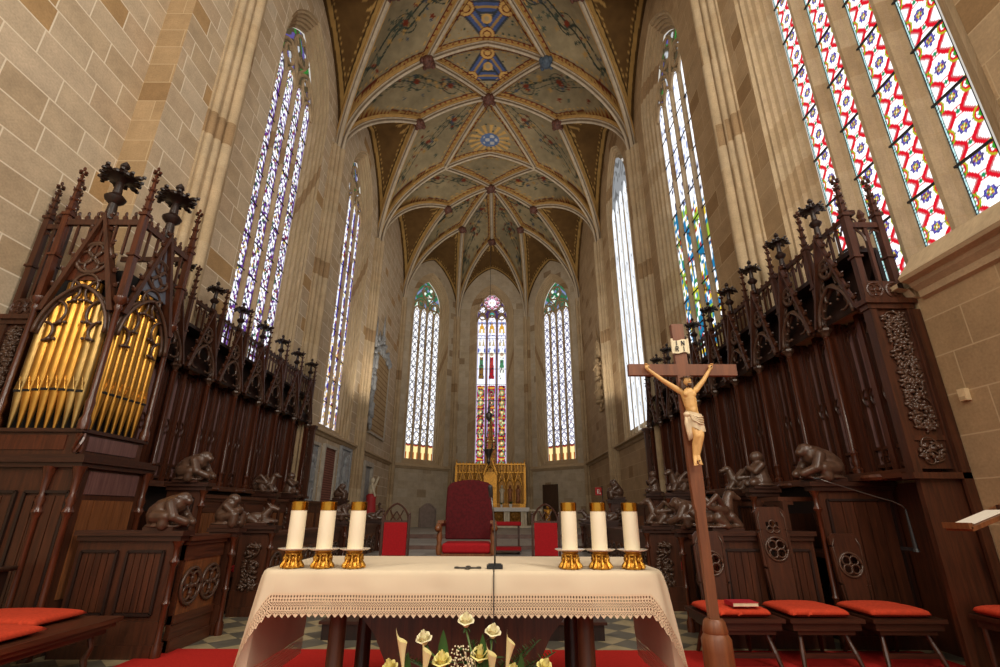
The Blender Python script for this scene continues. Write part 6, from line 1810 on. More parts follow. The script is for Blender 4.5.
for p in (Bp(-.272, 2.288, .012), Bp(.215, 2.29, .012), Bp(.008, 1.50, .06)): mb.cap(p, p+V((0, -.012, 0)), .004, .006, 6)
build('nail', mb.xform(SM), M['black'], corpus)

# ------------------------------------------------------------------ carpet, dais, throne and attendants' chairs
M['carpet'] = mat_plain('red_carpet', lin(178, 40, 34), 0.95, noise=0.12, scale=60, spec=0.1)
M['throne'] = mat_plain('deep_crimson_brocade', lin(78, 9, 15), 0.8, noise=0.3, scale=26, spec=0.25)
M['gold'] = mat_plain('gilded_wood', lin(196, 140, 52), 0.4, metal=0.6, noise=0.22, scale=14)
M['gold_dk'] = mat_plain('dark_gilding', lin(150, 104, 40), 0.45, metal=0.55, noise=0.3, scale=14)  # darker gilding for relief panels, back board and spire
mb = MB(); mb.box(-3.0, 4.9, 1.2, 5.9, 0.0, .012); o = build('red_carpet', mb, M['carpet']); tag(o, 'bright red carpet under the altar and front benches', 'carpet')
def dais(label, x0, x1, y0, y1, z0, z1, lip=.03):
    t = thing('wooden_dais', label, 'platform', ((x0+x1)/2, y0, z0))
    mb = MB(); mb.box(x0+lip, x1-lip, y0+lip, y1-.0, z0, z1-.03); build('base', mb, M['wood_dk'], t)
    mb = MB(); mb.box(x0, x1, y0, y1, z1-.03, z1); build('top_board', mb, M['wood_x'], t)
dais('dark wooden step platform behind the altar carrying the throne', -1.5, 1.75, 6.3, 9.6, 0, .19)
dais('upper step of the wooden platform under the throne', -.62, .62, 7.2, 9.3, .19, .40)
def throne(x, y, z):
    t = thing('throne', 'tall crimson upholstered armchair throne behind the altar', 'armchair', (x, y, z))
    W = .37; S = z+.47
    mb = MB(); n = 20; rows = []
    zb0, zt0 = S+.08, z+1.44
    outl = [(-W, zb0)]+[(-W-.01*math.sin(PI*k/6), zb0+(zt0-.10-zb0)*k/6) for k in range(1, 7)]+[(-W+.06+(2*W-.12)*k/12, zt0-.035+.05*math.sin(PI*k/12)) for k in range(13)]+[(W+.01*math.sin(PI*k/6), zb0+(zt0-.10-zb0)*k/6) for k in range(6, 0, -1)]+[(W, zb0)]
    pl = [(x+a, y+.40+.10*(b-S), b) for a, b in outl]
    mb.prism(pl, (0, .10, 0)); o = build('backrest', mb, M['throne'], t); m = o.modifiers.new('round', 'BEVEL'); m.width = .025; m.segments = 3
    mb = MB(); mb.box(x-W+.02, x+W-.02, y-.22, y+.40, S-.08, S+.06); o = build('seat', mb, M['cush_red'], t); m = o.modifiers.new('round', 'BEVEL'); m.width = .04; m.segments = 4
    mb = MB(); mb.box(x-W, x+W, y-.20, y+.40, S-.16, S-.08); build('seat_rail', mb, M['wood_mid'], t)
    for s in (-1, 1):
        mb = MB(); mb.tube([(x+s*(W+.02), y+.38, S+.30), (x+s*(W+.03), y+.1, S+.31), (x+s*(W+.04), y-.18, S+.30), (x+s*(W+.04), y-.26, S+.27)], [.03, .034, .04, .036], 8); mb.ell((x+s*(W+.04), y-.25, S+.26), (.05, .05, .05), 8, 6)
        a = build('armrest', mb, M['wood_mid'], t, smooth=True)
        mb = MB(); mb.box(x+s*(W+.02)-.045, x+s*(W+.02)+.045, y-.12, y+.22, S+.325, S+.365); o = build('arm_pad', mb, M['wood_mid'], a)
        mb = MB(); mb.lathe((x+s*(W+.02), y-.19, 0), [(.035, S-.1), (.05, S-.02), (.03, S+.06), (.045, S+.14), (.03, S+.2), (.04, S+.28)], 10); build('arm_post', mb, M['wood_mid'], t, smooth='auto')
        for yy in (y-.18, y+.40): mb = MB(); mb.lathe((x+s*(W-.03), yy, z), [(.03, 0), (.045, .05), (.03, .12), (.05, .25), (.035, .33)], 10); build('leg', mb, M['wood_mid'], t, smooth='auto')
    return t
throne(.05, 7.9, .40)
def side_chair(x, y, z, label):
    t = thing('side_chair', label, 'chair', (x, y, z), 'red-backed gothic chairs flanking the throne')
    w = .20; S = z+.46; top = z+1.02
    for s in (-1, 1):
        mb = MB(); mb.box(x+s*(w+.02)-.018, x+s*(w+.02)+.018, y-.02, y+.02, z, top+.08); mb.lathe((x+s*(w+.02), y, 0), [(.024, top+.08), (.012, top+.10), (.02, top+.115), (.004, top+.15)], 6); build('back_post', mb, M['wood'], t)
        mb = MB(); mb.lathe((x+s*w, y-.42, z), [(.02, 0), (.024, .2), (.018, .25), (.022, .43)], 8); build('leg', mb, M['wood'], t)
    mb = MB(); mb.box(x-w+.01, x+w-.01, y-.03, y+.03, S+.04, top-.02); build('back_pad', mb, M['cush_red'], t)
    mb = MB(); mb.box(x-w, x+w, y-.015, y+.015, S+.01, S+.04); build('lower_rail', mb, M['wood'], t); mb = MB(); mb.box(x-w, x+w, y-.015, y+.015, top-.02, top+.01)
    mb.tube([(x+a, y, b) for a, b in pointed(w, top, 9, .72)], .016, 6)
    mb.tube([(x-w*.5, y, top), (x-w*.25, y, top+.08), (x, y, top+.15)], .010, 5); mb.tube([(x+w*.5, y, top), (x+w*.25, y, top+.08), (x, y, top+.15)], .010, 5); mb.tube([(x, y, top), (x-w*.3, y, top+.07), (x-w*.55, y, top+.17)], .010, 5); mb.tube([(x, y, top), (x+w*.3, y, top+.07), (x+w*.55, y, top+.17)], .010, 5)
    build('crest', mb, M['wood'], t)
    mb = MB(); mb.box(x-w-.01, x+w+.01, y-.44, y-.02, S-.05, S+.02); build('seat', mb, M['cush_red'], t)
side_chair(-1.35+.17, 8.7, .19, 'red-backed gothic chair on the organ side of the throne')
side_chair(1.30, 8.75, .19, 'red-backed gothic chair on the crucifix side of the throne')
# prayer stool with red pads far behind the throne
p = px_at(508, 529, 14.0); sx = p.x; zf = .36
t = thing('prayer_stool', 'slender kneeling stool with two red pads beyond the throne', 'kneeler', (sx, 14.0, zf))
for s in (-1, 1):
    for yy in (13.8, 14.2): mb = MB(); mb.box(sx+s*.30-.02, sx+s*.30+.02, yy-.02, yy+.02, zf, zf+.66); build('leg', mb, M['wood'], t)
mb = MB(); mb.box(sx-.36, sx+.36, 13.72, 14.25, zf+.66, zf+.76); o = build('arm_pad', mb, M['cush_red'], t); m = o.modifiers.new('r', 'BEVEL'); m.width = .03; m.segments = 3
mb = MB(); mb.box(sx-.34, sx+.34, 13.35, 13.72, zf+.10, zf+.17); o = build('knee_pad', mb, M['cush_red'], t)
mb = MB(); mb.box(sx-.34, sx+.34, 13.35, 14.2, zf+.06, zf+.10); build('base', mb, M['wood'], t)

# ------------------------------------------------------------------ high altar
M['marble'] = mat_plain('cream_marble', lin(214, 200, 172), 0.4, noise=0.10, scale=5)
M['altar_white'] = mat_plain('white_altar_linen', lin(232, 228, 222), 0.8, noise=0.03)
M['statue'] = mat_plain('painted_statuette', lin(150, 96, 60), 0.5, noise=0.5, scale=9)
HY = 28.2; Zs = .60
hx = 0.02
t = thing('high_altar', 'pale marble high altar table with white linen before the gilded altarpiece', 'altar', (hx, HY, Zs))
mb = MB(); mb.box(hx-2.2, hx+2.2, HY-.75, HY+.2, Zs, Zs+.10); mb.box(hx-1.95, hx+1.95, HY-.55, HY+.2, Zs+.10, Zs+.9); build('base', mb, M['marble'], t)
for k in range(5):
    mb = MB(); x = hx-1.8+.9*k; mb.lathe((x, HY-.58, Zs), [(.09, .1), (.09, .2), (.055, .26), (.05, .75), (.08, .84), (.09, .9)], 10); build('colonnette', mb, M['marble'], t, smooth='auto')
for k in (0, 1, 2, 3):
    mb = MB(); F = frame((hx-1.35+.9*k, HY-.56, 0), (1, 0, 0), (0, 1, 0)); quatrefoil(mb, F, 0, Zs+.5, .24, -.01, .022); mb.box(hx-1.35+.9*k-.3, hx-1.35+.9*k+.3, HY-.558, HY-.54, Zs+.2, Zs+.8); build('relief_panel', mb, M['gold_dk'], t, smooth=True)
mb = MB(); mb.box(hx-2.1, hx+2.1, HY-.68, HY+.25, Zs+.9, Zs+1.0); mb.box(hx-2.1, hx+2.1, HY-.70, HY-.68, Zs+.80, Zs+1.0); build('linen', mb, M['altar_white'], t)
rt = thing('altarpiece', 'gilded gothic altarpiece with statuettes under pointed arches below the central window', 'altarpiece', (hx, HY+.3, Zs+1.0))
zb_, zt_ = Zs+1.0, 4.02
mb = MB(); mb.box(hx-1.95, hx+1.95, HY+.22, HY+.45, zb_, zb_+.20); build('predella', mb, M['gold'], rt)
for k in range(6):
    mb = MB(); x = hx-1.6+.52*k+(.4 if k > 2 else 0); F = frame((x, HY+.21, 0), (1, 0, 0), (0, 1, 0)); mb.box(x-.22, x+.22, HY+.205, HY+.22, zb_+.04, zb_+.17); build('predella_panel', mb, M['gold_dk'], rt)
mb = MB(); mb.box(hx-1.9, hx+1.9, HY+.40, HY+.5, zb_+.2, zt_-.1); build('back_board', mb, M['gold_dk'], rt)
xs = [-1.55, -1.10, -.65, .65, 1.10, 1.55]
for i, a in enumerate(xs):
    x = hx+a; F = frame((x, HY+.24, 0), (1, 0, 0), (0, 1, 0)); mb = MB()
    for s in (-1, 1): mb.lathe((x+s*.21, HY+.24, 0), [(.03, zb_+.2), (.022, zb_+.3), (.02, zb_+1.25), (.04, zb_+1.3), (.02, zb_+1.34), (.016, zt_-.35), (.004, zt_-.1)], 8)
    for n in (0, .1): mb.tube([F(q, z, n) for q, z in pointed(.20, zb_+1.15, 7)], .026, 6)
    gable_slopes(mb, F, .22, zb_+1.25, zt_-.42, .06, .04)
    build('arch', mb, M['gold'], rt)
    mb = MB(); mb.lathe((x, HY+.32, zb_+.22), [(.12, 0), (.11, .3), (.10, .55), (.13, .72), (.05, .82)], 10); mb.ell((x, HY+.31, zb_+1.11), .075, 8, 6)
    for s in (-1, 1): mb.cap((x+s*.12, HY+.31, zb_+.90), (x+s*.04, HY+.22, zb_+.72), .04, .03)
    build('statuette', mb, M['statue'] if i != 3 else M['marble'], rt, smooth=True)
mb = MB()
for k in range(22): x = hx-1.9+3.8*k/21; mb.box(x-.02, x+.02, HY+.26, HY+.40, zt_-.55, zt_-.08); mb.ell((x, HY+.33, zt_-.04), (.04, .04, .06), 6, 4)
mb.box(hx-1.95, hx+1.95, HY+.24, HY+.46, zt_-.16, zt_-.08); mb.box(hx-1.93, hx+1.93, HY+.26, HY+.44, zt_-.60, zt_-.54); build('cresting', mb, M['gold'], rt)
# tabernacle with tall pinnacled spire
mb = MB(); mb.box(hx-.36, hx+.36, HY+.12, HY+.45, zb_, zt_-.62); build('tabernacle', mb, M['gold'], rt)
mb = MB(); F = frame((hx, HY+.105, 0), (1, 0, 0), (0, 1, 0)); mb.box(hx-.24, hx+.24, HY+.10, HY+.12, zb_+.3, zb_+1.2)
for q in (-1, 1): mb.tube([F(q*.12+a, z, -.01) for a, z in pointed(.10, zb_+.9, 6)], .014, 5)
build('tabernacle_door', mb, M['gold'], rt)
mb = MB(); F = frame((hx, HY+.10, 0), (1, 0, 0), (0, 1, 0)); gable_slopes(mb, F, .42, zt_-.7, zt_+.45, .12, .09); mb.tube([F(a, z, 0) for a, z in pointed(.3, zt_-.72, 8)], .03, 6); build('gable', mb, M['gold'], rt)
mb = MB(); pinnacle(mb, (hx, HY+.28, 0), .34, zt_-.2, zt_+1.1, zt_+2.6, zt_+2.75)
for a, b in ((-.24, 0), (.24, 0), (0, -.16)): pinnacle(mb, (hx+a, HY+.28+b, 0), .10, zt_-.2, zt_+.7, zt_+1.3, zt_+1.4)
build('spire', mb, M['gold_dk'], rt)
for s in (-1, 1):
    mb = MB(); pinnacle(mb, (hx+s*1.92, HY+.3, 0), .12, zb_+.2, zt_-.3, zt_+.05, zt_+.12); build('corner_buttress', mb, M['gold'], rt)
# small potted plants on the high altar
M['white_pot'] = mat_plain('white_ceramic', lin(235, 232, 226), 0.3)
for x, l, sc_ in ((.62+hx, 'tiny white flower pot on the high altar near the tabernacle', .8), (1.12+hx, 'white flower pot with a small green plant on the high altar', 1.0)):
    z = Zs+1.0; yq = HY-.25; t = thing('flower_pot', l, 'flower pot', (x, yq, z))
    mb = MB(); mb.lathe((x, yq, z), [(.06*sc_, 0), (.09*sc_, .16*sc_), (.095*sc_, .18*sc_), (.07*sc_, .17*sc_)], 12); build('pot', mb, M['white_pot'], t, smooth='auto')
    mb = MB()
    for k in range(12): leaf(mb, (x, yq, z+.15*sc_), (math.cos(k*2.4), math.sin(k*2.4), 1.6), .22*sc_, .035*sc_)
    build('plant', mb, M['leaf'], t)
# credence table at the right of the high altar
p = px_at(536, 513, 27.3); x = p.x; t = thing('credence_table', 'small pale stone side table next to the high altar', 'table', (x, 27.3, Zs))
mb = MB(); mb.box(x-.32, x+.32, 27.0, 27.5, Zs+.82, Zs+.90); build('tabletop', mb, M['marble'], t)
mb = MB(); mb.lathe((x, 27.25, Zs), [(.2, 0), (.2, .08), (.1, .14), (.09, .7), (.2, .82)], 12); build('pedestal', mb, M['marble'], t, smooth='auto')
# gilded figure and dark door on the oblique wall
mb = MB(); q = px_at(549, 525, 22.5); t = thing('gilded_statue', 'small gilded standing statue behind the red chair on the crucifix side', 'statue', (q.x, 22.5, Zs))
zz = px_at(549, 524, 22.5).z; zt2 = px_at(549, 506, 22.5).z; Hh = zt2-Zs-.35
mb.lathe((q.x, 22.5, Zs), [(.2, 0), (.2, .3), (.16, .35)], 10); build('plinth', mb, M['marble'], t)
mb = MB(); z0 = Zs+.35; mb.lathe((q.x, 22.5, z0), [(.13, 0), (.12, Hh*.3), (.11, Hh*.55), (.15, Hh*.75), (.06, Hh*.84)], 12); mb.ell((q.x, 22.5, z0+Hh*.92), (.075, .075, Hh*.085))
for s in (-1, 1): mb.cap((q.x+s*.14, 22.5, z0+Hh*.75), (q.x+s*.06, 22.38, z0+Hh*.55), .05, .035)
build('figure', mb, M['gold'], t, smooth=True)
A = (V((C2X, C2Y, 0))-V((WALLX, C1Y, 0))).normalized(); Nn = V((abs(A.y), abs(A.x), 0)); mid = (V((C2X, C2Y, 0))+V((WALLX, C1Y, 0)))/2
F = frame(mid-A*.0, A, Nn)
M['door_dk'] = mat_wood('old_dark_door', lin(58, 40, 28), lin(84, 60, 42), 0.5)
dr = structure('door_1', F(.52, Zs))
mb = MB(); mb.prism([F(.05, Zs, -.06), F(.99, Zs, -.06), F(.99, Zs+2.15, -.06), F(.05, Zs+2.15, -.06)], F(0, 0, .06)-F(0, 0, 0)); build('leaf', mb, M['door_dk'], dr)
mb = MB()
for a in (.05, .99): mb.prism([F(a-.05, Zs, -.09), F(a+.05, Zs, -.09), F(a+.05, Zs+2.2, -.09), F(a-.05, Zs+2.2, -.09)], F(0, 0, .09)-F(0, 0, 0))
mb.prism([F(0, Zs+2.12, -.09), F(1.04, Zs+2.12, -.09), F(1.04, Zs+2.22, -.09), F(0, Zs+2.22, -.09)], F(0, 0, .09)-F(0, 0, 0))
for k in range(1, 4): mb.prism([F(.08, Zs+.55*k, -.075), F(.96, Zs+.55*k, -.075), F(.96, Zs+.55*k+.06, -.075), F(.08, Zs+.55*k+.06, -.075)], F(0, 0, .03)-F(0, 0, 0))
build('door_frame', mb, M['door_dk'], dr)
# rounded tomb slab on the oblique wall of the organ side
M['slab_red'] = mat_plain('grey_red_marble', lin(150, 134, 126), 0.45, noise=0.16, scale=6)
A2 = (V((-C2X, C2Y, 0))-V((-WALLX, C1Y, 0))).normalized(); N2 = V((-abs(A2.y), abs(A2.x), 0)); mid2 = (V((-C2X, C2Y, 0))+V((-WALLX, C1Y, 0)))/2
F = frame(mid2, A2, N2)
ts = thing('tomb_slab', 'round-topped grey-red marble tomb slab leaning on the apse wall', 'tombstone', F(.45, Zs))
outl = [(-.55, Zs), (-.55, Zs+.95)]+[(-.55+.06+.98*k/14, Zs+.95+.26*math.sin(PI*k/14)) for k in range(15)]+[(.55, Zs+.95), (.55, Zs)]
mb = MB(); mb.prism([F(.45+a, z, -.14) for a, z in outl], F(0, 0, .12)-F(0, 0, 0)); build('slab', mb, M['slab_red'], ts)
mb = MB(); mb.tube([F(.45+a*.86, Zs+(z-Zs)*.93+.02, -.145) for a, z in outl], .02, 5); build('carved_rim', mb, M['slab_red'], ts, smooth=True)

# ------------------------------------------------------------------ wall monuments
M['pale'] = mat_plain('pale_monument_stone', lin(178, 170, 156), 0.75, noise=0.18, scale=6)
M['slate'] = mat_plain('grey_relief_stone', lin(150, 152, 154), 0.7, noise=0.22, scale=8, bump=0.4)
M['brickred'] = mat_stone('red_marble_inscription', [lin(132, 84, 70), lin(150, 98, 82), lin(142, 90, 74)], lin(98, 60, 50), bw=1.4, bh=0.075, msize=0.02)
M['tablet'] = mat_stone('ochre_inscription_tablet', [lin(176, 148, 108), lin(186, 158, 116), lin(180, 152, 110)], lin(132, 102, 66), bw=2.8, bh=0.24, msize=0.03)
def wall_frame(y): return frame((-WALLX, y, 0), (0, 1, 0), (-1, 0, 0))
def slab_on_wall(name, label, cat, y0, y1, z0, z1, mat, fmat, figure=False, seed=1):
    F = wall_frame(0); t = thing(name, label, cat, (-WALLX+.06, (y0+y1)/2, z0))
    mb = MB(); mb.add([F(y0, z0, -.05), F(y1, z0, -.05), F(y1, z1, -.05), F(y0, z1, -.05)], [(0, 1, 2, 3)], [[(0, z0), (y1-y0, z0), (y1-y0, z1), (0, z1)]])
    build('plate', mb, mat, t)
    mb = MB()
    for a, b, c, d in ((y0-.1, y0, z0-.1, z1+.1), (y1, y1+.1, z0-.1, z1+.1), (y0, y1, z0-.1, z0), (y0, y1, z1, z1+.1)):
        mb.prism([F(a, c, -.10), F(b, c, -.10), F(b, d, -.10), F(a, d, -.10)], F(0, 0, .10)-F(0, 0, 0))
    build('frame', mb, fmat, t)
    if figure:
        mb = MB(); c = (y0+y1)/2; H = z1-z0; w = (y1-y0)*.5
        mb.ell(F(c, z0+H*.30, -.06), (.07, w*.42, H*.30)); mb.ell(F(c, z0+H*.58, -.07), (.09, w*.5, H*.16)); mb.ell(F(c, z0+H*.80, -.08), (.09, w*.24, H*.08))
        for s in (-1, 1): mb.cap(F(c+s*w*.45, z0+H*.64, -.08), F(c+s*w*.15, z0+H*.45, -.12), .06, .05); mb.cap(F(c+s*w*.2, z0+H*.3, -.07), F(c+s*w*.22, z0+.06, -.07), .07, .06)
        rg_ = random.Random(seed)
        for k in range(22): mb.ell(F(rg_.uniform(y0+.06, y1-.06), rg_.uniform(z0+.05, z1-.05), -.055), (.03, rg_.uniform(.03, .1), rg_.uniform(.03, .1)), 6, 4)
        build('relief', mb, mat, t, smooth=True)
    return t
slab_on_wall('relief_epitaph', 'grey epitaph with a standing knight relief next to the pierced wing', 'wall monument', 14.75, 15.75, 1.35, 3.3, M['slate'], M['pale'], True, 2)
slab_on_wall('inscription_slab', 'narrow red marble slab covered with inscription lines', 'wall monument', 16.35, 17.45, 1.3, 3.35, M['brickred'], M['pale'])
slab_on_wall('coat_epitaph', 'pale grey relief slab with worn carving nearest the third wall shaft', 'wall monument', 18.1, 19.2, 1.5, 3.5, M['slate'], M['slate'], True, 5)
t = slab_on_wall('inscription_tablet', 'tall ochre inscription tablet crowned by grey stone carving, high between two shafts', 'wall monument', 21.6, 24.3, 4.7, 8.4, M['tablet'], M['pale'])
F = wall_frame(0); mb = MB(); rg_ = random.Random(3)
for k in range(60): z = rg_.uniform(4.9, 8.3); mb.ell(F(21.2+rg_.uniform(-.22, .2), z, -.12), (.09, rg_.uniform(.06, .16), rg_.uniform(.08, .24)), 7, 5)
for k in range(40): a = rg_.uniform(21.2, 24.4); mb.ell(F(a, 8.3+rg_.uniform(0, 1.2)*(1-abs(a-22.4)/2.2), -.12), (.09, rg_.uniform(.07, .18), rg_.uniform(.08, .22)), 7, 5)
build('carving', mb, M['slate'], t, smooth=True)
mb = MB()
for z in (5.2, 6.4, 7.4):
    mb.lathe(F(21.2, z, -.16), [(.14, 0), (.12, .35), (.15, .6), (.05, .72)], 8); mb.ell(F(21.2, z+.8, -.16), (.08, .08, .1), 8, 6)
for y_, z0_, z1_ in ((21.1, 8.4, 9.9), (21.7, 8.6, 9.4), (22.4, 9.2, 10.4)):
    mb.lathe(F(y_, 0, -.12), [(.07, z0_), (.05, z0_+.5*(z1_-z0_)), (.01, z1_)], 6)
build('figure_group', mb, M['slate'], t, smooth=True)
# red-robed statue in a niche
q = px_at(377, 498, 22.4); F = wall_frame(22.0)
t = thing('niche_statue', 'painted statue in a red robe standing in a wall niche past the last desk', 'statue', (-WALLX+.35, 22.0, .9))
mb = MB()
for a, b, c, d in ((-.75, -.55, .9, 3.2), (.55, .75, .9, 3.2), (-.75, .75, 3.2, 3.4)): mb.prism([F(a, c, -.12), F(b, c, -.12), F(b, d, -.12), F(a, d, -.12)], F(0, 0, .12)-F(0, 0, 0))
build('niche_frame', mb, M['pale'], t)
mb = MB(); mb.prism([F(-.55, .9, -.01), F(.55, .9, -.01), F(.55, 3.2, -.01), F(-.55, 3.2, -.01)], F(0, 0, .008)-F(0, 0, 0)); build('niche_back', mb, M['slate'], t)
bx_, by_ = -WALLX+.30, 22.0
mb = MB(); mb.lathe((bx_, by_, 0), [(.26, .6), (.26, .9), (.24, 1.0)], 12); build('pedestal', mb, M['marble'], t)
mb = MB(); mb.lathe((bx_, by_, 1.0), [(.26, 0), (.24, .4), (.20, .85), (.22, 1.0), (.12, 1.1)], 14); build('robe', mb, mat_plain('red_painted_robe', lin(178, 40, 46), 0.6), t, smooth=True)
mb = MB(); mb.ell((bx_, by_, 2.22), (.15, .18, .26)); mb.ell((bx_, by_, 2.62), (.1, .1, .13)); mb.cap((bx_+.05, by_+.18, 2.35), (bx_+.2, by_+.15, 2.75), .06, .045); mb.cap((bx_+.05, by_-.18, 2.35), (bx_+.18, by_-.12, 2.0), .06, .045); mb.cap((bx_, by_, 2.4), (bx_, by_, 2.55), .06, .06); build('torso', mb, M['marble'], t, smooth=True)
# monument with figures on the crucifix-side wall far bay
t = thing('pier_monument', 'weathered stone figure group under a canopy on the far wall, crucifix side', 'wall monument', (WALLX-.1, 21.9, 5.9))
mb = MB(); F = frame((WALLX, 0, 0), (0, -1, 0), (1, 0, 0)); rg_ = random.Random(8)
for z, s in ((6.1, .8), (7.2, .75)):
    for dy in (-.22, .2):
        c = F(-21.9+dy, z, -.2); mb.lathe(c, [(.15*s, 0), (.13*s, .25), (.12*s, .5), (.16*s, .78), (.07*s, .9)], 9); mb.ell(c+Z*.98*s, (.09*s, .09*s, .12*s), 8, 6); mb.cap(c+V((-.05, -.12, .55)), c+V((-.14, -.02, .4)), .045, .04)
    mb.ell(F(-21.9, z-.06, -.2), (.16, .45, .08), 10, 5)
for k in range(46): z = rg_.uniform(5.7, 9.0); mb.ell(F(-21.9+rg_.uniform(-.42, .42)*(1 if z < 8.2 else .5), z, -.12), (.08, rg_.uniform(.05, .12), rg_.uniform(.06, .16)), 7, 5)
for dy in (-.4, 0, .4): mb.lathe(F(-21.9+dy, 8.1, -.12), [(.09, 0), (.06, .5), (.01, 1.1 if dy else 1.7)], 7)
build('figure_group', mb, M['tracery'], t, smooth=True)
mb = MB(); mb.prism([F(-21.9+a, z, -.06) for a, z in ((-.45, 5.7), (.45, 5.7), (.45, 8.3), (0, 9.2), (-.45, 8.3))], F(0, 0, .06)-F(0, 0, 0)); build('back_slab', mb, M['tracery'], t)
# fire extinguisher sign on its rod
q = px_at(600, 491, 20.9); sx_, sz = 4.72, px_at(600, 491, 20.6).z
t = thing('fire_sign', 'small red fire-point sign with white symbol on a thin rod', 'sign', (px_at(599, 491, 20.6).x, 20.6, sz))
x = px_at(599, 491, 20.6).x
mb = MB(); mb.box(x-.13, x+.13, 20.59, 20.61, sz-.15, sz+.15); build('plate', mb, mat_plain('signal_red', lin(196, 34, 34), 0.5), t)
mb = MB(); mb.box(x-.055, x-.005, 20.583, 20.592, sz-.09, sz+.05); mb.box(x-.05, x+.0, 20.583, 20.592, sz+.06, sz+.08); mb.tube([(x-.02, 20.586, sz+.07), (x+.04, 20.586, sz+.06), (x+.05, 20.586, sz-.03)], .008, 5); mb.box(x+.03, x+.08, 20.583, 20.592, sz-.10, sz-.05); build('symbol', mb, M['white_pot'], t)
mb = MB(); mb.tube([(x+.15, 20.6, Zs), (x+.15, 20.6, sz+.2)], .015, 6); mb.box(x+.1, x+.16, 20.59, 20.61, sz-.02, sz+.02); build('rod', mb, M['black'], t)

# ------------------------------------------------------------------ hanging sanctuary lamp
HYL = 25.5; p0 = px_at(489, 454, HYL); p1 = px_at(487, 414, HYL)
t = thing('sanctuary_lamp', 'dark hanging sanctuary lamp on a thin chain before the central window', 'hanging lamp', (p0.x, HYL, p0.z))
mb = MB(); mb.tube([(p0.x, HYL, 17.6), (p0.x, HYL, p1.z+.5)], .012, 5); 
for k in range(3): a = k*2*PI/3; mb.tube([(p0.x, HYL, p1.z+.4), (p0.x+.22*math.cos(a), HYL+.22*math.sin(a), p0.z+.3)], .010, 4)
build('chain', mb, M['black'], t)
mb = MB(); mb.lathe((p0.x, HYL, p1.z-.1), [(.04, -.3), (.16, -.1), (.18, .1), (.06, .2), (.08, .35), (.02, .6)], 12); build('canopy_knop', mb, M['steel'], t, smooth='auto')
mb = MB(); mb.lathe((p0.x, HYL, p0.z), [(.03, -.55), (.1, -.4), (.06, -.3), (.14, -.05), (.22, .14), (.24, .22), (.19, .24), (.12, .1)], 16)
for k in range(6): a = k*PI/3; mb.tube([(p0.x+.22*math.cos(a), HYL+.22*math.sin(a), p0.z+.18), (p0.x+.36*math.cos(a), HYL+.36*math.sin(a), p0.z+.30), (p0.x+.33*math.cos(a), HYL+.33*math.sin(a), p0.z+.46)], .025, 6)
build('bowl', mb, M['steel'], t, smooth='auto')

# ------------------------------------------------------------------ reading desk, microphone boom and wall box on the crucifix side
M['page'] = mat_plain('white_paper', lin(236, 226, 210), 0.7, noise=0.02)
q0 = px_at(957, 529, 4.0); 
t = thing('reading_desk', 'sloping dark wooden reading desk with a white sheet at the frame edge', 'lectern', (4.45, 4.05, 0))
mb = MB(); a, b, c, d = V((4.10, 3.98, 1.255)), V((4.75, 3.98, 1.48)), V((4.75, 4.22, 1.48)), V((4.10, 4.22, 1.255))
nrm = (b-a).cross(d-a).normalized()
mb.prism([a, b, c, d], -nrm*.03); build('desk_board', mb, M['wood_mid'], t)
mb = MB(); mb.bar(V((4.10, 3.98, 1.265)), V((4.10, 4.22, 1.265)), .03, .045); build('lip', mb, M['wood_mid'], t)
mb = MB(); e = (b-a).normalized(); ps = [a+e*.06+V((0, .03, 0)), a+e*.36+V((0, .03, 0)), a+e*.36+V((0, .20, 0)), a+e*.06+V((0, .20, 0))]; mb.prism([p+nrm*.004 for p in ps], nrm*.006); sh = build('sheet', mb, M['page'], t)
mb = MB(); mb.lathe((4.5, 4.1, 0), [(.2, .012), (.2, .04), (.05, .1), (.04, .3), (.055, .35), (.035, .4), (.035, 1.42)], 14); build('column', mb, M['wood'], t, smooth='auto')
t = thing('microphone_boom', 'thin grey microphone arm curving down over the plank partition', 'microphone', (4.0, 5.3, 1.78))
pts = [px_at(x, y, 5.25) for x, y in ((820, 478), (835, 483), (855, 489), (878, 496), (893, 500), (902, 504), (906, 508))]
mb = MB(); mb.tube(pts, .007, 6); build('arm', mb, M['steel'], t, smooth=True)
mb = MB(); mb.cap(pts[0], pts[0]+V((-.05, 0, .005)), .012, .012, 8); build('capsule', mb, M['black'], t, smooth=True)
mb = MB(); mb.lathe((pts[-1].x, 5.25, 1.0), [(.03, 0), (.02, .03), (.008, pts[-1].z-1.0)], 8); mb.bar((pts[-1].x, 5.25, 1.02), (pts[-1].x, 5.43, 1.02), .03, .03); build('clamp', mb, M['black'], t)
q = px_at(964, 393, 4.5)
yw = 4.84
zq = px_at(964, 393, yw).z
t = thing('wall_box', 'little beige sensor box on the warm stone wall', 'wall fitting', (WALLX-.05, yw, zq))
mb = MB(); mb.box(WALLX-.05, WALLX, yw-.04, yw+.04, zq-.06, zq+.06); o = build('housing', mb, mat_plain('beige_plastic', lin(214, 190, 150), 0.5), t)
mb = MB(); mb.box(WALLX-.055, WALLX-.05, yw-.03, yw+.03, zq-.05, zq-.02); build('grille', mb, mat_plain('beige_grille', lin(180, 156, 120), 0.5), t)
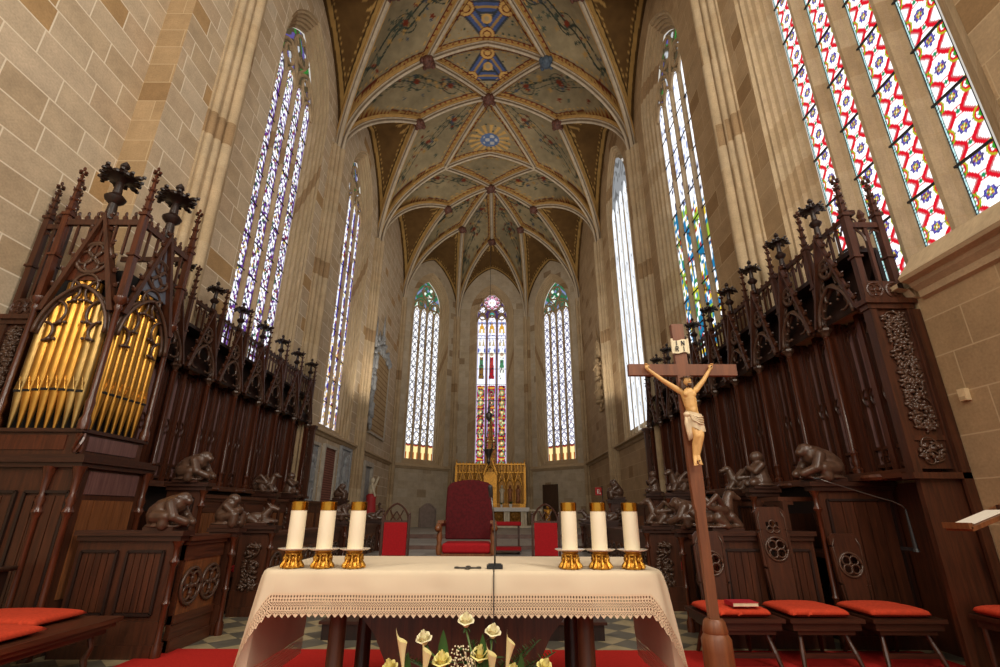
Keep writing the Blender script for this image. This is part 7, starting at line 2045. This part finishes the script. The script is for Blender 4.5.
# ------------------------------------------------------------------ camera and light
P_, R_ = math.radians(20.06), math.radians(0.2)
F_ = V((0, math.cos(P_), math.sin(P_))); X0 = V((1, 0, 0)); U0 = V((0, -math.sin(P_), math.cos(P_)))
Rr = X0*math.cos(R_)+U0*math.sin(R_); Uu = -X0*math.sin(R_)+U0*math.cos(R_)
cam = bpy.data.cameras.new('camera'); cam.sensor_width = 36; cam.sensor_fit = 'HORIZONTAL'; cam.lens = 36*0.490; cam.clip_start = 0.05; cam.clip_end = 200
co = bpy.data.objects.new('camera', cam); COL.objects.link(co)
m = Matrix.Identity(4)
for i in range(3): m[i][0] = Rr[i]; m[i][1] = Uu[i]; m[i][2] = -F_[i]; 
m[0][3], m[1][3], m[2][3] = 0.53, 0, 1.35
co.matrix_world = m; scene.camera = co

w = bpy.data.worlds.new('nave_daylight'); scene.world = w; w.use_nodes = True
bg = w.node_tree.nodes['Background']; bg.inputs[0].default_value = (1.0, 0.93, 0.83, 1); bg.inputs[1].default_value = 0.5
def area(name, loc, target, size, power, col, sy=None):
    l = bpy.data.lights.new(name, 'AREA'); l.energy = power; l.color = col; l.size = size
    if sy: l.shape = 'RECTANGLE'; l.size_y = sy
    o = bpy.data.objects.new(name, l); COL.objects.link(o); o.location = loc
    o.rotation_euler = (V(target)-V(loc)).to_track_quat('-Z', 'Y').to_euler()
    return o
area('added_side_light', (5.1, -0.6, 8.5), (-5.0, 5.5, 7.5), 2.4, 900, (1.0, 0.93, 0.82), 7.0)  # added area light out of frame, brightens the organ-side wall from across
area('added_side_light', (-5.3, -1.5, 8.5), (5.0, 7.0, 8.0), 2.4, 330, (1.0, 0.90, 0.74), 7.0)  # weaker added light opposite, lifts the crucifix-side wall
area('added_rear_light', (0.5, -6.0, 7.0), (0.0, 15.0, 9), 2.5, 300, (1.0, 0.90, 0.74))  # added fill light behind the camera, aimed into the choir
for s_ in (-1, 1):
    l_ = area('added_vault_light', (s_*4.3, 18.6, 4.6), (-s_*1.5, 21.5, 16), .6, 120, (1.0, 0.9, 0.76), 1.5); l_.data.spread = math.radians(120)  # added pair floating in the chancel to brighten the vault
scene.view_settings.view_transform = 'Standard'; scene.view_settings.look = 'None'
scene.view_settings.gamma = 1; scene.view_settings.exposure = 0.36; scene.view_settings.use_curve_mapping = False
scene.cycles.max_bounces = 6; scene.cycles.diffuse_bounces = 5; scene.cycles.glossy_bounces = 3; scene.cycles.transparent_max_bounces = 12
scene.cycles.use_denoising = True; scene.cycles.sample_clamp_indirect = 4.0; scene.cycles.caustics_reflective = False
